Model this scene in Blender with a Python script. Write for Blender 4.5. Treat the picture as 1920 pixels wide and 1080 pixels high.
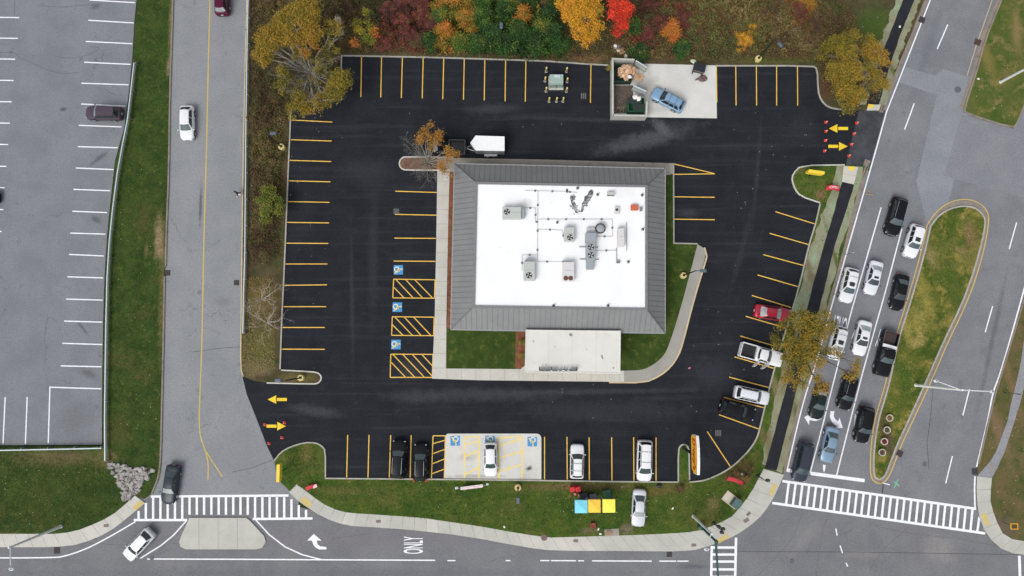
import bpy, bmesh, math, random
import numpy as np
from mathutils import Vector, Matrix
random.seed(7); rng = np.random.default_rng(7)
for o in list(bpy.data.objects): bpy.data.objects.remove(o)
SC = bpy.context.scene; COL = SC.collection
R = math.radians

# ------------------------------------------------ camera, sky, sun, exposure
H = 90.0; F = 1280.0; TH = math.atan(100 / 1280)
cam = bpy.data.cameras.new('camera'); cam.lens = 24; cam.sensor_width = 36; cam.clip_end = 4000; cam.clip_start = 1
co = bpy.data.objects.new('camera', cam); COL.objects.link(co)
co.location = (0, 0, H); co.rotation_euler = (TH, 0, 0); SC.camera = co
SC.render.resolution_x = 1024; SC.render.resolution_y = 576
w = bpy.data.worlds.new('World'); SC.world = w; w.use_nodes = True
wn = w.node_tree; wn.nodes.clear()
sky = wn.nodes.new('ShaderNodeTexSky'); sky.sky_type = 'NISHITA'; sky.sun_disc = False
SUN_EL, SUN_AZ = R(52), R(215)
sky.sun_elevation = SUN_EL; sky.sun_rotation = SUN_AZ; sky.air_density = 1.4; sky.dust_density = 4; sky.ozone_density = 1.5
hs = wn.nodes.new('ShaderNodeHueSaturation'); hs.inputs['Saturation'].default_value = 0.30
bg = wn.nodes.new('ShaderNodeBackground'); bg.inputs['Strength'].default_value = 0.142
wo = wn.nodes.new('ShaderNodeOutputWorld')
wn.links.new(sky.outputs[0], hs.inputs['Color']); wn.links.new(hs.outputs[0], bg.inputs[0]); wn.links.new(bg.outputs[0], wo.inputs[0])
sl = bpy.data.lights.new('sun', 'SUN'); sl.energy = 1.35; sl.angle = R(28); sl.color = (1.0, 0.97, 0.93)
so = bpy.data.objects.new('sun', sl); COL.objects.link(so)
sd = Vector((math.sin(SUN_AZ) * math.cos(SUN_EL), math.cos(SUN_AZ) * math.cos(SUN_EL), math.sin(SUN_EL)))
so.rotation_euler = sd.to_track_quat('Z', 'Y').to_euler(); so.location = (0, 0, 60)
SC.view_settings.view_transform = 'Standard'; SC.view_settings.look = 'None'
SC.view_settings.exposure = 0.0; SC.view_settings.gamma = 1

# ------------------------------------------------ helpers
CT, ST = math.cos(TH), math.sin(TH)
def P(px, py, z=0.0):
    x = (px - 960) / F; y = (540 - py) / F
    yy = y * CT + ST; zz = y * ST - CT
    t = (H - z) / (-zz)
    return Vector((x * t, yy * t, z))
def PXM(px, py):            # pixels per metre near that point
    return 1.0 / (P(px + 1, py) - P(px, py)).length
def link(o, parent=None):
    COL.objects.link(o)
    if parent is not None: o.parent = parent
    return o
def tag(o, label=None, cat=None, group=None, kind=None):
    if label: o['label'] = label
    if cat: o['category'] = cat
    if group: o['group'] = group
    if kind: o['kind'] = kind
    return o
def empty(name, loc, rz=0.0, label=None, cat=None, group=None):
    o = bpy.data.objects.new(name, None); o.empty_display_size = 0.3; link(o)
    o.location = loc; o.rotation_euler = (0, 0, rz)
    return tag(o, label, cat, group)

class MB:
    def __init__(s): s.v = []; s.f = []; s.m = []; s.mi = 0
    def add(s, vs, fs):
        n = len(s.v); s.v += [tuple(v) for v in vs]
        for f in fs: s.f.append([i + n for i in f]); s.m.append(s.mi)
        return s
    def box(s, c, d, rz=0.0, top=1.0, M=None):
        x, y, z = d[0] / 2, d[1] / 2, d[2] / 2
        vs = []
        for sz in (-1, 1):
            k = top if sz > 0 else 1
            for a, b in ((-1, -1), (1, -1), (1, 1), (-1, 1)):
                v = Vector((a * x * k, b * y * k, sz * z))
                if M: v = M @ v
                if rz: v = Matrix.Rotation(rz, 3, 'Z') @ v
                vs.append(v + Vector(c))
        return s.add(vs, [(3, 2, 1, 0), (4, 5, 6, 7), (0, 1, 5, 4), (1, 2, 6, 5), (2, 3, 7, 6), (3, 0, 4, 7)])
    def tube(s, a, b, r0, r1=None, n=6, caps=True):
        a = Vector(a); b = Vector(b); r1 = r0 if r1 is None else r1
        d = (b - a)
        if d.length < 1e-6: return s
        d.normalize(); u = d.orthogonal().normalized(); v = d.cross(u)
        vs = []
        for p, r in ((a, r0), (b, r1)):
            for i in range(n):
                t = 2 * math.pi * i / n
                vs.append(p + (u * math.cos(t) + v * math.sin(t)) * r)
        fs = [(i, (i + 1) % n, n + (i + 1) % n, n + i) for i in range(n)]
        if caps: fs += [tuple(range(n))[::-1], tuple(range(n, 2 * n))]
        return s.add(vs, fs)
    def path(s, pts, r, n=6):
        for a, b in zip(pts, pts[1:]): s.tube(a, b, r, r, n)
        return s
    def lathe(s, c, prof, n=20):
        vs = []; c = Vector(c)
        for r, z in prof:
            for i in range(n):
                t = 2 * math.pi * i / n; vs.append(c + Vector((r * math.cos(t), r * math.sin(t), z)))
        fs = []
        for k in range(len(prof) - 1):
            for i in range(n):
                j = (i + 1) % n; fs.append((k * n + i, k * n + j, (k + 1) * n + j, (k + 1) * n + i))
        fs.append(tuple(range(n))[::-1]); m = (len(prof) - 1) * n; fs.append(tuple(range(m, m + n)))
        return s.add(vs, fs)
    def blob(s, c, r, sc=(1, 1, 1), seed=0, amp=0.15, n=8, flat=None):
        rr = random.Random(seed); vs = []; c = Vector(c)
        for k in range(1, n):
            ph = math.pi * k / n
            for i in range(n + 2):
                t = 2 * math.pi * i / (n + 2)
                q = r * (1 + rr.uniform(-amp, amp))
                vs.append(c + Vector((q * math.sin(ph) * math.cos(t) * sc[0], q * math.sin(ph) * math.sin(t) * sc[1], q * math.cos(ph) * sc[2])))
        w_ = n + 2; fs = []
        for k in range(n - 2):
            for i in range(w_): j = (i + 1) % w_; fs.append((k * w_ + i, (k + 1) * w_ + i, (k + 1) * w_ + j, k * w_ + j))
        fs.append(tuple(range(w_))); m = (n - 2) * w_; fs.append(tuple(range(m, m + w_))[::-1])
        return s.add(vs, fs)
    def poly(s, pts, z):
        return s.add([(p[0], p[1], z) for p in pts], [tuple(range(len(pts)))])
    def prism(s, pts, z0, z1):
        a = sum(p[0] * q[1] - q[0] * p[1] for p, q in zip(pts, pts[1:] + pts[:1]))
        if a < 0: pts = pts[::-1]
        n = len(pts)
        vs = [(p[0], p[1], z0) for p in pts] + [(p[0], p[1], z1) for p in pts]
        return s.add(vs, [tuple(range(n, 2 * n))] + [(i, (i + 1) % n, n + (i + 1) % n, n + i) for i in range(n)])
    def strip(s, pts, wd, z, z0=None, closed=False):
        pts = [Vector((p[0], p[1])) for p in pts]; n = len(pts); L_, R_ = [], []
        for i, p in enumerate(pts):
            if closed: a, b = pts[i - 1], pts[(i + 1) % n]
            else: a, b = pts[max(i - 1, 0)], pts[min(i + 1, n - 1)]
            d1 = (p - a).normalized() if (p - a).length > 0 else (b - p).normalized()
            d2 = (b - p).normalized() if (b - p).length > 0 else d1
            d = (d1 + d2).normalized() if (d1 + d2).length > 0.01 else d1
            k = min(1.6, 1 / max(0.3, d.dot(d1)))
            nn = Vector((-d.y, d.x)) * wd / 2 * k
            L_.append(p + nn); R_.append(p - nn)
        rg = range(n if closed else n - 1)
        for i in rg:
            j = (i + 1) % n
            if z0 is None: s.add([(L_[i].x, L_[i].y, z), (R_[i].x, R_[i].y, z), (R_[j].x, R_[j].y, z), (L_[j].x, L_[j].y, z)], [(0, 1, 2, 3)])
            else:
                q = [L_[i], R_[i], R_[j], L_[j]]
                s.add([(a.x, a.y, z0) for a in q] + [(a.x, a.y, z) for a in q], [(4, 5, 6, 7), (0, 1, 5, 4), (2, 3, 7, 6)] + ([(3, 0, 4, 7)]) + ([(1, 2, 6, 5)]))
        return s
    def build(s, name, mats, parent=None, smooth=False, bevel=0, fix=True):
        me = bpy.data.meshes.new(name); me.from_pydata(s.v, [], s.f)
        for m in (mats if isinstance(mats, (list, tuple)) else [mats]): me.materials.append(m)
        me.polygons.foreach_set('material_index', s.m)
        if smooth: me.polygons.foreach_set('use_smooth', [True] * len(s.f))
        if fix:
            b = bmesh.new(); b.from_mesh(me); bmesh.ops.recalc_face_normals(b, faces=b.faces); b.to_mesh(me); b.free()
        me.update()
        o = bpy.data.objects.new(name, me); link(o, parent)
        if bevel:
            bv = o.modifiers.new('bevel', 'BEVEL'); bv.width = bevel; bv.segments = 2; bv.limit_method = 'ANGLE'
        return o

def qmesh(name, V, Fc, mat, parent=None, attr=None):
    me = bpy.data.meshes.new(name); n = len(Fc); k = Fc.shape[1]
    me.vertices.add(len(V)); me.vertices.foreach_set('co', V.astype(np.float32).ravel())
    me.loops.add(n * k); me.loops.foreach_set('vertex_index', Fc.astype(np.int32).ravel())
    me.polygons.add(n); me.polygons.foreach_set('loop_start', np.arange(0, n * k, k, dtype=np.int32))
    me.polygons.foreach_set('loop_total', np.full(n, k, dtype=np.int32))
    me.update(calc_edges=True)
    if attr is not None:
        a = me.attributes.new('tint', 'FLOAT', 'FACE'); a.data.foreach_set('value', attr.astype(np.float32))
    me.materials.append(mat); me.validate()
    o = bpy.data.objects.new(name, me); return link(o, parent)

# ------------------------------------------------ materials
def _new(name):
    m = bpy.data.materials.new(name); m.use_nodes = True; nt = m.node_tree
    return m, nt, nt.nodes['Principled BSDF']
def mixc(nt, fac, a, b, mode='MIX'):
    n = nt.nodes.new('ShaderNodeMix'); n.data_type = 'RGBA'; n.blend_type = mode
    for s_, v in ((0, fac), (6, a), (7, b)):
        if isinstance(v, bpy.types.NodeSocket): nt.links.new(v, n.inputs[s_])
        elif s_ == 0: n.inputs[0].default_value = v
        else: n.inputs[s_].default_value = (*v[:3], 1)
    return n.outputs[2]
def noise(nt, vec, scale, detail=4, rough=0.6, dist=0.0):
    n = nt.nodes.new('ShaderNodeTexNoise'); n.inputs['Scale'].default_value = scale; n.inputs['Detail'].default_value = detail
    n.inputs['Roughness'].default_value = rough; n.inputs['Distortion'].default_value = dist
    nt.links.new(vec, n.inputs['Vector']); return n.outputs[0]
def mrange(nt, v, a, b, c=0.0, d=1.0):
    n = nt.nodes.new('ShaderNodeMapRange'); n.interpolation_type = 'SMOOTHSTEP' if (c, d) == (0.0, 1.0) else 'LINEAR'
    nt.links.new(v, n.inputs[0])
    for i, x in zip((1, 2, 3, 4), (a, b, c, d)): n.inputs[i].default_value = x
    return n.outputs[0]
def mth(nt, op, a, b=None):
    n = nt.nodes.new('ShaderNodeMath'); n.operation = op
    for i, v in enumerate((a, b)):
        if v is None: continue
        if isinstance(v, bpy.types.NodeSocket): nt.links.new(v, n.inputs[i])
        else: n.inputs[i].default_value = v
    return n.outputs[0]
def pos(nt, scale=(1, 1, 1), rz=0.0):
    g = nt.nodes.new('ShaderNodeTexCoord'); mp = nt.nodes.new('ShaderNodeMapping')
    mp.inputs['Scale'].default_value = scale; mp.inputs['Rotation'].default_value = (0, 0, rz)
    nt.links.new(g.outputs['Object'], mp.inputs[0]); return mp.outputs[0]
def bump(nt, h, bs, st=0.3, d=0.02):
    b = nt.nodes.new('ShaderNodeBump'); b.inputs['Strength'].default_value = st; b.inputs['Distance'].default_value = d
    nt.links.new(h, b.inputs['Height']); nt.links.new(b.outputs[0], bs.inputs['Normal'])

def simple(name, c, rough=0.6, metal=0.0, spec=0.5, var=0.12, ns=6.0, coat=0.0, ior=None):
    m, nt, bs = _new(name); v = pos(nt)
    f = mrange(nt, noise(nt, v, ns, 3), 0.3, 0.7)
    lo = tuple(x * (1 - var) for x in c); hi = tuple(min(1, x * (1 + var)) for x in c)
    nt.links.new(mixc(nt, f, lo, hi), bs.inputs['Base Color'])
    bs.inputs['Roughness'].default_value = rough; bs.inputs['Metallic'].default_value = metal
    bs.inputs['Specular IOR Level'].default_value = spec; bs.inputs['Coat Weight'].default_value = coat; bs.inputs['Coat Roughness'].default_value = 0.06
    if ior: bs.inputs['IOR'].default_value = ior
    return m
def ground(name, c1, c2, s1, c3=None, s3=0.4, t3=(0.55, 0.7), fine=(8, 0.35), rough=0.95, blobs=(), streak=None, cracks=None, bmp=0.3, c4=None, s4=0.1, t4=(0.5, 0.65), spec=0.3):
    """layered procedural surface; blobs = worn, dusty or stained places (px, py, rx, ry, angle, colour, strength)"""
    m, nt, bs = _new(name); v = pos(nt)
    col = mixc(nt, mrange(nt, noise(nt, v, s1, 6, 0.65), 0.32, 0.68), c1, c2)
    if c4: col = mixc(nt, mrange(nt, noise(nt, v, s4, 5, 0.6, 0.4), *t4), col, c4)
    if c3: col = mixc(nt, mrange(nt, noise(nt, v, s3, 8, 0.7, 0.3), *t3), col, c3)
    wob = None
    for (bx, by, rx, ry, an, bc, stn) in blobs:
        c = P(bx, by); k = PXM(bx, by)
        mp = nt.nodes.new('ShaderNodeMapping'); mp.vector_type = 'TEXTURE'
        mp.inputs['Location'].default_value = c; mp.inputs['Rotation'].default_value = (0, 0, R(an)); mp.inputs['Scale'].default_value = (rx / k, ry / k, 50)
        nt.links.new(pos(nt), mp.inputs[0])
        ln = nt.nodes.new('ShaderNodeVectorMath'); ln.operation = 'LENGTH'; nt.links.new(mp.outputs[0], ln.inputs[0])
        if wob is None: wob = noise(nt, v, 0.9, 6, 0.75)
        d = mth(nt, 'ADD', ln.outputs['Value'], mth(nt, 'MULTIPLY', mth(nt, 'SUBTRACT', wob, 0.5), 1.6))
        f = mth(nt, 'MULTIPLY', mth(nt, 'SUBTRACT', 1.0, mrange(nt, d, 0.15, 1.2)), stn)
        col = mixc(nt, f, col, bc)
    if streak:
        sc, an, cc, stn = streak
        f = mth(nt, 'MULTIPLY', mrange(nt, noise(nt, pos(nt, sc, R(an)), 1.0, 5, 0.6), 0.5, 0.75), stn)
        col = mixc(nt, f, col, cc)
    if cracks:
        sc, wd, cc, stn = cracks
        vo = nt.nodes.new('ShaderNodeTexVoronoi'); vo.feature = 'DISTANCE_TO_EDGE'; vo.inputs['Scale'].default_value = sc
        vv = nt.nodes.new('ShaderNodeVectorMath'); vv.operation = 'ADD'
        nn = nt.nodes.new('ShaderNodeTexNoise'); nn.inputs['Scale'].default_value = 0.5; nn.inputs['Detail'].default_value = 6; nt.links.new(v, nn.inputs['Vector'])
        sc2 = nt.nodes.new('ShaderNodeVectorMath'); sc2.operation = 'SCALE'; sc2.inputs['Scale'].default_value = 3.0
        nt.links.new(nn.outputs[1], sc2.inputs[0]); nt.links.new(v, vv.inputs[0]); nt.links.new(sc2.outputs[0], vv.inputs[1]); nt.links.new(vv.outputs[0], vo.inputs['Vector'])
        f = mth(nt, 'SUBTRACT', 1.0, mrange(nt, vo.outputs[0], 0.0, wd))
        f = mth(nt, 'MULTIPLY', mth(nt, 'MULTIPLY', f, mrange(nt, noise(nt, v, 0.12, 3), 0.5, 0.6)), stn)
        col = mixc(nt, f, col, cc)
    fn = noise(nt, v, fine[0], 4, 0.75)
    k = mrange(nt, fn, 0.25, 0.75, 1 - fine[1], 1 + fine[1])
    vm = nt.nodes.new('ShaderNodeVectorMath'); vm.operation = 'SCALE'
    nt.links.new(col, vm.inputs[0]); nt.links.new(k, vm.inputs['Scale'])
    nt.links.new(vm.outputs[0], bs.inputs['Base Color'])
    bs.inputs['Roughness'].default_value = rough; bs.inputs['Specular IOR Level'].default_value = spec
    if bmp: bump(nt, fn, bs, bmp, 0.05)
    return m
def leafmat(name, cols, s=0.5, rough=0.7):
    """leaf colours run along a ramp by a per-leaf tint"""
    m, nt, bs = _new(name); a = nt.nodes.new('ShaderNodeAttribute'); a.attribute_name = 'tint'
    f = mth(nt, 'ADD', a.outputs['Fac'], mth(nt, 'MULTIPLY', mth(nt, 'SUBTRACT', noise(nt, pos(nt), s, 3), 0.5), 0.5))
    r = nt.nodes.new('ShaderNodeValToRGB'); els = r.color_ramp.elements
    while len(els) < len(cols): els.new(0.5)
    for i, c in enumerate(cols): els[i].position = i / (len(cols) - 1); els[i].color = (*c, 1)
    nt.links.new(f, r.inputs[0]); nt.links.new(r.outputs[0], bs.inputs['Base Color'])
    bs.inputs['Roughness'].default_value = rough; bs.inputs['Specular IOR Level'].default_value = 0.25
    return m
def S(r, g, b):            # an sRGB reading as a linear colour
    f = lambda c: (c / 255 / 12.92) if c / 255 <= 0.04045 else ((c / 255 + 0.055) / 1.055) ** 2.4
    return (f(r), f(g), f(b))
def world(pts, z=0.0): return [(q.x, q.y) for q in (P(a, b, z) for a, b in pts)]
def resample(pts, n):
    a = np.array(pts, float); d = np.r_[0, np.cumsum(np.hypot(*np.diff(a, axis=0).T))]
    t = np.linspace(0, d[-1], n); return np.c_[np.interp(t, d, a[:, 0]), np.interp(t, d, a[:, 1])]
def smooth(pts, k=2):       # Chaikin corner cutting, open polyline
    for _ in range(k):
        q = [pts[0]]
        for a, b in zip(pts, pts[1:]):
            q += [(a[0] * .75 + b[0] * .25, a[1] * .75 + b[1] * .25), (a[0] * .25 + b[0] * .75, a[1] * .25 + b[1] * .75)]
        pts = q + [pts[-1]]
    return pts
def structure(mb, name, mat, **k): return tag(mb.build(name, mat, **k), kind='structure')
def inpoly(x, y, poly):
    poly = np.array(poly); ins = np.zeros(len(x), bool); j = len(poly) - 1
    for i in range(len(poly)):
        xi, yi = poly[i]; xj, yj = poly[j]
        c = ((yi > y) != (yj > y)) & (x < (xj - xi) * (y - yi) / (yj - yi + 1e-12) + xi); ins ^= c; j = i
    return ins
# ------------------------------------------------ ground materials
GA = dict(fine=(5, 0.26), rough=0.92, bmp=0.15)
A_LOT = ground('worn grey asphalt', S(116, 120, 125), S(126, 129, 134), 0.25, S(112, 115, 122), 0.5, (0.55, 0.75), cracks=(0.09, 0.008, S(78, 80, 84), 0.6), c4=S(92, 94, 98), s4=0.9, t4=(0.66, 0.74),
    blobs=[(118, 205, 8, 5, 0, S(70, 72, 75), .8), (180, 12, 14, 7, 20, S(80, 82, 84), .7), (185, 298, 26, 5, 38, S(84, 86, 90), .8), (180, 113, 4, 4, 0, S(90, 92, 95), .7), (180, 412, 14, 7, -30, S(88, 88, 92), .8), (155, 615, 20, 4, -50, S(84, 86, 90), .8),
           (140, 785, 50, 45, 20, S(108, 109, 114), .7), (165, 700, 24, 10, -25, S(88, 88, 92), .7), (125, 300, 30, 60, 0, S(128, 130, 136), .5)], **GA)
A_SIDE = ground('grey road asphalt', S(129, 132, 136), S(138, 140, 143), 0.2, S(124, 126, 131), 0.6, (0.55, 0.75), cracks=(0.07, 0.007, S(92, 94, 98), 0.5), c4=S(118, 120, 124), s4=0.8, t4=(0.62, 0.74),
    blobs=[(376, 385, 3.5, 48, 0, S(92, 94, 98), .95), (450, 860, 55, 60, 0, S(126, 127, 131), .5), (335, 600, 12, 320, 0, S(138, 139, 142), .4), (418, 565, 20, 12, 0, S(118, 118, 122), .6)], **GA)
A_MAIN = ground('weathered road asphalt', S(114, 116, 121), S(126, 127, 132), 0.22, S(104, 105, 112), 0.5, (0.55, 0.75), cracks=(0.06, 0.006, S(88, 89, 94), 0.35),
    streak=((0.02, 0.4, 1), 15, S(118, 118, 122), 0.4), blobs=[(1740, 90, 12, 110, -20, S(100, 105, 112), .5), (1860, 640, 6, 150, -15, S(96, 97, 102), .8), (1800, 250, 90, 60, 0, S(126, 128, 134), .6)], **GA)
A_CROSS = ground('dark worn road asphalt', S(110, 111, 115), S(120, 121, 124), 0.2, S(122, 121, 124), 0.25, (0.5, 0.7), cracks=(0.05, 0.006, S(88, 89, 94), 0.35),
    streak=((0.4, 0.02, 1), 0, S(124, 121, 123), 0.45), blobs=[(700, 1010, 300, 20, 0, S(116, 113, 117), .6), (1760, 1030, 40, 30, -40, S(140, 136, 134), .7), (1510, 1010, 50, 14, 50, S(132, 129, 130), .6), (1620, 1040, 60, 10, 0, S(130, 127, 128), .6), (1640, 1010, 14, 40, 30, S(104, 106, 110), .5), (1300, 1062, 40, 5, 0, S(88, 90, 95), .7), (600, 1075, 700, 12, 0, S(102, 104, 110), .6)], **GA)
dust = S(76, 78, 84)
A_NEW = ground('fresh black asphalt', S(28, 31, 37), S(35, 38, 44), 0.3, S(47, 50, 56), 0.7, (0.56, 0.8), fine=(5, 0.42), rough=0.9, bmp=0.2, spec=0.22,
    streak=((0.05, 1.2, 1), 4, S(58, 60, 66), 0.45),
    blobs=[(1210, 262, 115, 20, 14, dust, .85), (1240, 238, 26, 13, -40, S(88, 90, 94), .8), (1330, 700, 50, 40, 0, S(52, 53, 60), .7), (690, 320, 60, 30, 0, S(48, 50, 56), .7), (900, 740, 190, 16, 0, S(58, 60, 65), .8), (590, 770, 60, 12, -8, S(70, 72, 77), .6), (780, 745, 70, 12, 0, S(58, 60, 66), .7),
           (700, 480, 12, 170, 0, S(47, 49, 55), .7), (920, 204, 60, 12, 4, S(60, 62, 66), .6), (1290, 400, 25, 10, 0, S(64, 66, 72), .6), (1500, 240, 40, 40, 0, S(46, 48, 54), .5), (770, 690, 30, 26, 0, S(58, 56, 60), .7), (1150, 770, 200, 22, 0, S(50, 52, 58), .6), (1100, 735, 260, 6, 1, S(62, 64, 70), .55), (660, 560, 5, 160, 2, S(58, 60, 66), .5), (1420, 320, 5, 110, -6, S(56, 58, 64), .5), (1120, 225, 240, 5, -2, S(58, 60, 66), .5), (1390, 470, 7, 100, -16, S(52, 54, 60), .5)])
A_PATCH = ground('dusty dark asphalt patch', S(52, 54, 60), S(72, 74, 80), 0.5, S(44, 46, 52), 0.4, **GA)
A_PATH = ground('black footpath asphalt', S(31, 32, 39), S(40, 41, 48), 0.8, fine=(10, 0.3), rough=0.92)
A_OLDPATH = ground('grey footpath asphalt', S(133, 134, 139), S(142, 143, 148), 0.4, **GA)
TAR = simple('black tar', (0.03, 0.03, 0.035), 0.6)
G_DARK = ground('mown verge grass', S(38, 60, 17), S(60, 78, 28), 0.5, S(98, 92, 50), 1.2, (0.55, 0.72), fine=(5.5, 0.6), bmp=0.9, c4=S(70, 74, 34), s4=0.22, t4=(0.52, 0.72),
    blobs=[(300, 450, 12, 55, 4, S(140, 122, 92), .95), (305, 560, 8, 130, 0, S(112, 104, 66), .6), (321, 50, 5, 90, 0, S(120, 112, 78), .7), (317, 125, 6, 22, 0, S(130, 118, 84), .8), (110, 858, 120, 18, 0, S(104, 92, 62), .7), (200, 860, 22, 24, 0, S(110, 100, 62), .7), (275, 470, 5, 20, 0, S(110, 100, 62), .6)])
G_LAWN = ground('autumn lawn', S(46, 74, 18), S(76, 92, 30), 0.45, S(116, 108, 56), 0.9, (0.57, 0.74), fine=(5, 0.6), bmp=0.9, c4=S(88, 90, 42), s4=0.16, t4=(0.53, 0.7), streak=((0.06, 0.7, 1), 0, S(96, 96, 46), 0.5),
    blobs=[(1090, 912, 160, 9, 0, S(110, 92, 62), .85), (1175, 992, 14, 12, 0, S(122, 112, 92), .9), (1105, 995, 24, 7, 0, S(110, 98, 78), .8), (1245, 918, 50, 13, 10, S(106, 88, 52), .7), (1338, 945, 15, 18, 0, S(122, 110, 72), .8), (590, 945, 40, 12, -30, S(120, 112, 66), .7), (640, 920, 60, 12, 0, S(104, 98, 52), .6), (1375, 885, 34, 14, 40, S(96, 72, 46), .8), (575, 850, 14, 24, 0, S(112, 102, 56), .7), (1410, 868, 14, 24, -25, S(84, 84, 40), .6), (1456, 735, 9, 80, 15, S(126, 112, 80), .8), (1508, 470, 9, 90, 15, S(112, 98, 70), .8), (1432, 822, 9, 40, 12, S(104, 92, 58), .8), (1590, 380, 7, 70, 14, S(126, 126, 96), .6), (1538, 365, 14, 12, 0, S(120, 96, 70), .8), (1500, 320, 12, 10, 0, S(104, 96, 54), .6)])
G_BANK = ground('rough bank soil', S(66, 60, 38), S(84, 76, 50), 0.5, S(52, 62, 28), 0.7, (0.5, 0.66), fine=(7, 0.55), bmp=0.9, c4=S(86, 68, 52), s4=0.2, t4=(0.5, 0.66),
    blobs=[(520, 350, 12, 180, 3, S(66, 76, 34), .8), (490, 560, 40, 44, 0, S(112, 92, 56), .8), (490, 650, 32, 46, 0, S(100, 98, 50), .7), (480, 690, 40, 20, 0, S(124, 108, 82), .8), (560, 708, 40, 10, 0, S(104, 98, 50), .7), (1110, 108, 46, 13, 0, S(132, 98, 70), .8),
           (900, 103, 240, 5, 0, S(104, 92, 66), .8), (1640, 50, 50, 50, -20, S(64, 86, 30), .9), (1620, 130, 60, 60, 0, S(74, 72, 38), .7), (1450, 112, 110, 9, 0, S(84, 96, 40), .9), (1545, 160, 10, 30, 0, S(92, 62, 48), .9), (1340, 50, 70, 45, 0, S(84, 92, 50), .6), (1470, 60, 60, 40, 0, S(82, 66, 50), .7)])
G_MEDIAN = ground('patchy median grass', S(52, 78, 20), S(90, 98, 36), 0.35, S(140, 126, 64), 0.5, (0.48, 0.66), fine=(5, 0.55), bmp=0.9, c4=S(112, 108, 54), s4=0.14, t4=(0.5, 0.64),
    blobs=[(1820, 440, 18, 32, 0, S(124, 104, 66), .9), (1735, 560, 16, 80, 14, S(142, 132, 64), .8), (1790, 540, 20, 110, 12, S(62, 84, 26), .7), (1720, 600, 30, 40, 0, S(144, 134, 66), .8), (1663, 820, 14, 70, 12, S(80, 68, 50), .95), (1745, 480, 14, 26, 10, S(150, 130, 90), .7), (1690, 700, 16, 60, 14, S(62, 88, 26), .7), (1720, 640, 22, 14, 20, S(156, 138, 84), .8), (1800, 470, 14, 8, -20, S(132, 112, 76), .8), (1700, 620, 12, 30, 14, S(148, 138, 72), .7)])
G_FRONT = ground('short green lawn', S(44, 64, 18), S(62, 80, 28), 0.6, S(96, 96, 44), 1.2, (0.54, 0.7), fine=(9, 0.5), bmp=0.8)
G_EAST = ground('dry verge', S(82, 84, 44), S(104, 90, 60), 0.4, S(62, 76, 32), 0.6, (0.5, 0.66), fine=(8, 0.5), bmp=0.8, blobs=[(1870, 800, 14, 90, 18, S(122, 100, 78), .8), (1895, 720, 10, 90, 14, S(118, 98, 66), .8), (1880, 990, 26, 30, 0, S(98, 88, 78), .7)])
G_NE = ground('damp island grass', S(62, 84, 26), S(92, 96, 44), 0.3, S(124, 112, 66), 0.5, (0.5, 0.66), fine=(8, 0.45), bmp=0.8, blobs=[(1850, 110, 14, 60, 14, S(122, 110, 60), .8), (1905, 60, 12, 60, 0, S(130, 112, 72), .8)])
SEED = ground('pale green seeded soil', S(142, 144, 120), S(128, 126, 100), 0.5, S(74, 78, 40), 1.6, (0.58, 0.7), fine=(8, 0.35), bmp=0.6, c4=S(142, 162, 132), s4=0.14, t4=(0.54, 0.68), blobs=[(1466, 700, 20, 120, 16, S(124, 112, 76), .8), (1508, 480, 9, 110, 16, S(112, 96, 72), .8), (1440, 830, 14, 50, 12, S(96, 92, 54), .7), (1500, 800, 8, 80, 14, S(80, 84, 40), .8), (1570, 500, 5, 120, 14, S(76, 84, 40), .8), (1672, 130, 5, 90, 20, S(88, 88, 44), .7)])
MULCH = ground('red brown mulch', S(112, 72, 52), S(138, 92, 66), 1.5, S(92, 64, 46), 2, (0.5, 0.7), fine=(12, 0.5), bmp=0.8)
MULCH2 = ground('dark bed mulch', S(96, 70, 58), S(120, 98, 84), 1.5, fine=(12, 0.5), bmp=0.8)
CONC = ground('pale concrete', S(186, 184, 176), S(198, 196, 188), 0.4, S(174, 170, 160), 0.8, (0.58, 0.75), fine=(9, 0.08), rough=0.9, bmp=0.15)
CONC_G = ground('grey concrete', S(176, 176, 168), S(188, 187, 179), 0.4, fine=(9, 0.08), rough=0.9, bmp=0.15)
CONC_D = ground('stained walkway concrete', S(150, 143, 134), S(162, 156, 147), 0.4, S(134, 126, 116), 0.7, (0.55, 0.7), fine=(9, 0.12), rough=0.9, bmp=0.15)
PAD = ground('stained concrete pad', S(196, 196, 192), S(208, 207, 202), 0.3, S(168, 166, 160), 1.2, (0.62, 0.75), fine=(9, 0.08), rough=0.9, bmp=0.15,
    blobs=[(992, 878, 8, 5, 20, S(70, 66, 60), .95), (1210, 165, 30, 40, 0, S(160, 158, 152), .8), (875, 858, 18, 8, 0, S(170, 166, 158), .7), (1315, 147, 9, 9, 0, S(150, 140, 130), .5), (1225, 205, 40, 12, 0, S(176, 174, 170), .6), (893, 893, 70, 4, 0, S(150, 148, 140), .6)])
KERB = ground('kerb stone', S(158, 156, 148), S(176, 172, 162), 0.8, fine=(8, 0.2), rough=0.9, bmp=0.2)
KERB_T = ground('tan painted kerb', S(206, 186, 148), S(188, 170, 138), 0.8, fine=(8, 0.15), rough=0.8, bmp=0.1)
KERB_D = ground('dirty gutter concrete', S(142, 132, 122), S(126, 118, 110), 0.8, S(104, 90, 76), 1, (.55, .7), fine=(8, 0.2), rough=0.9, bmp=0.2)
WHITE = ground('white road paint', S(240, 242, 247), S(226, 228, 233), 2.0, S(186, 187, 192), 3.0, (0.62, 0.75), fine=(10, 0.06), rough=0.7, bmp=0)
YEL = ground('yellow bay paint', S(222, 176, 72), S(232, 190, 92), 1.0, S(176, 146, 86), 2.5, (0.6, 0.78), fine=(8, 0.12), rough=0.7, bmp=0)
YEL_B = ground('bright yellow paint', S(238, 206, 52), S(226, 190, 48), 1.0, fine=(8, 0.05), rough=0.7, bmp=0)
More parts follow.
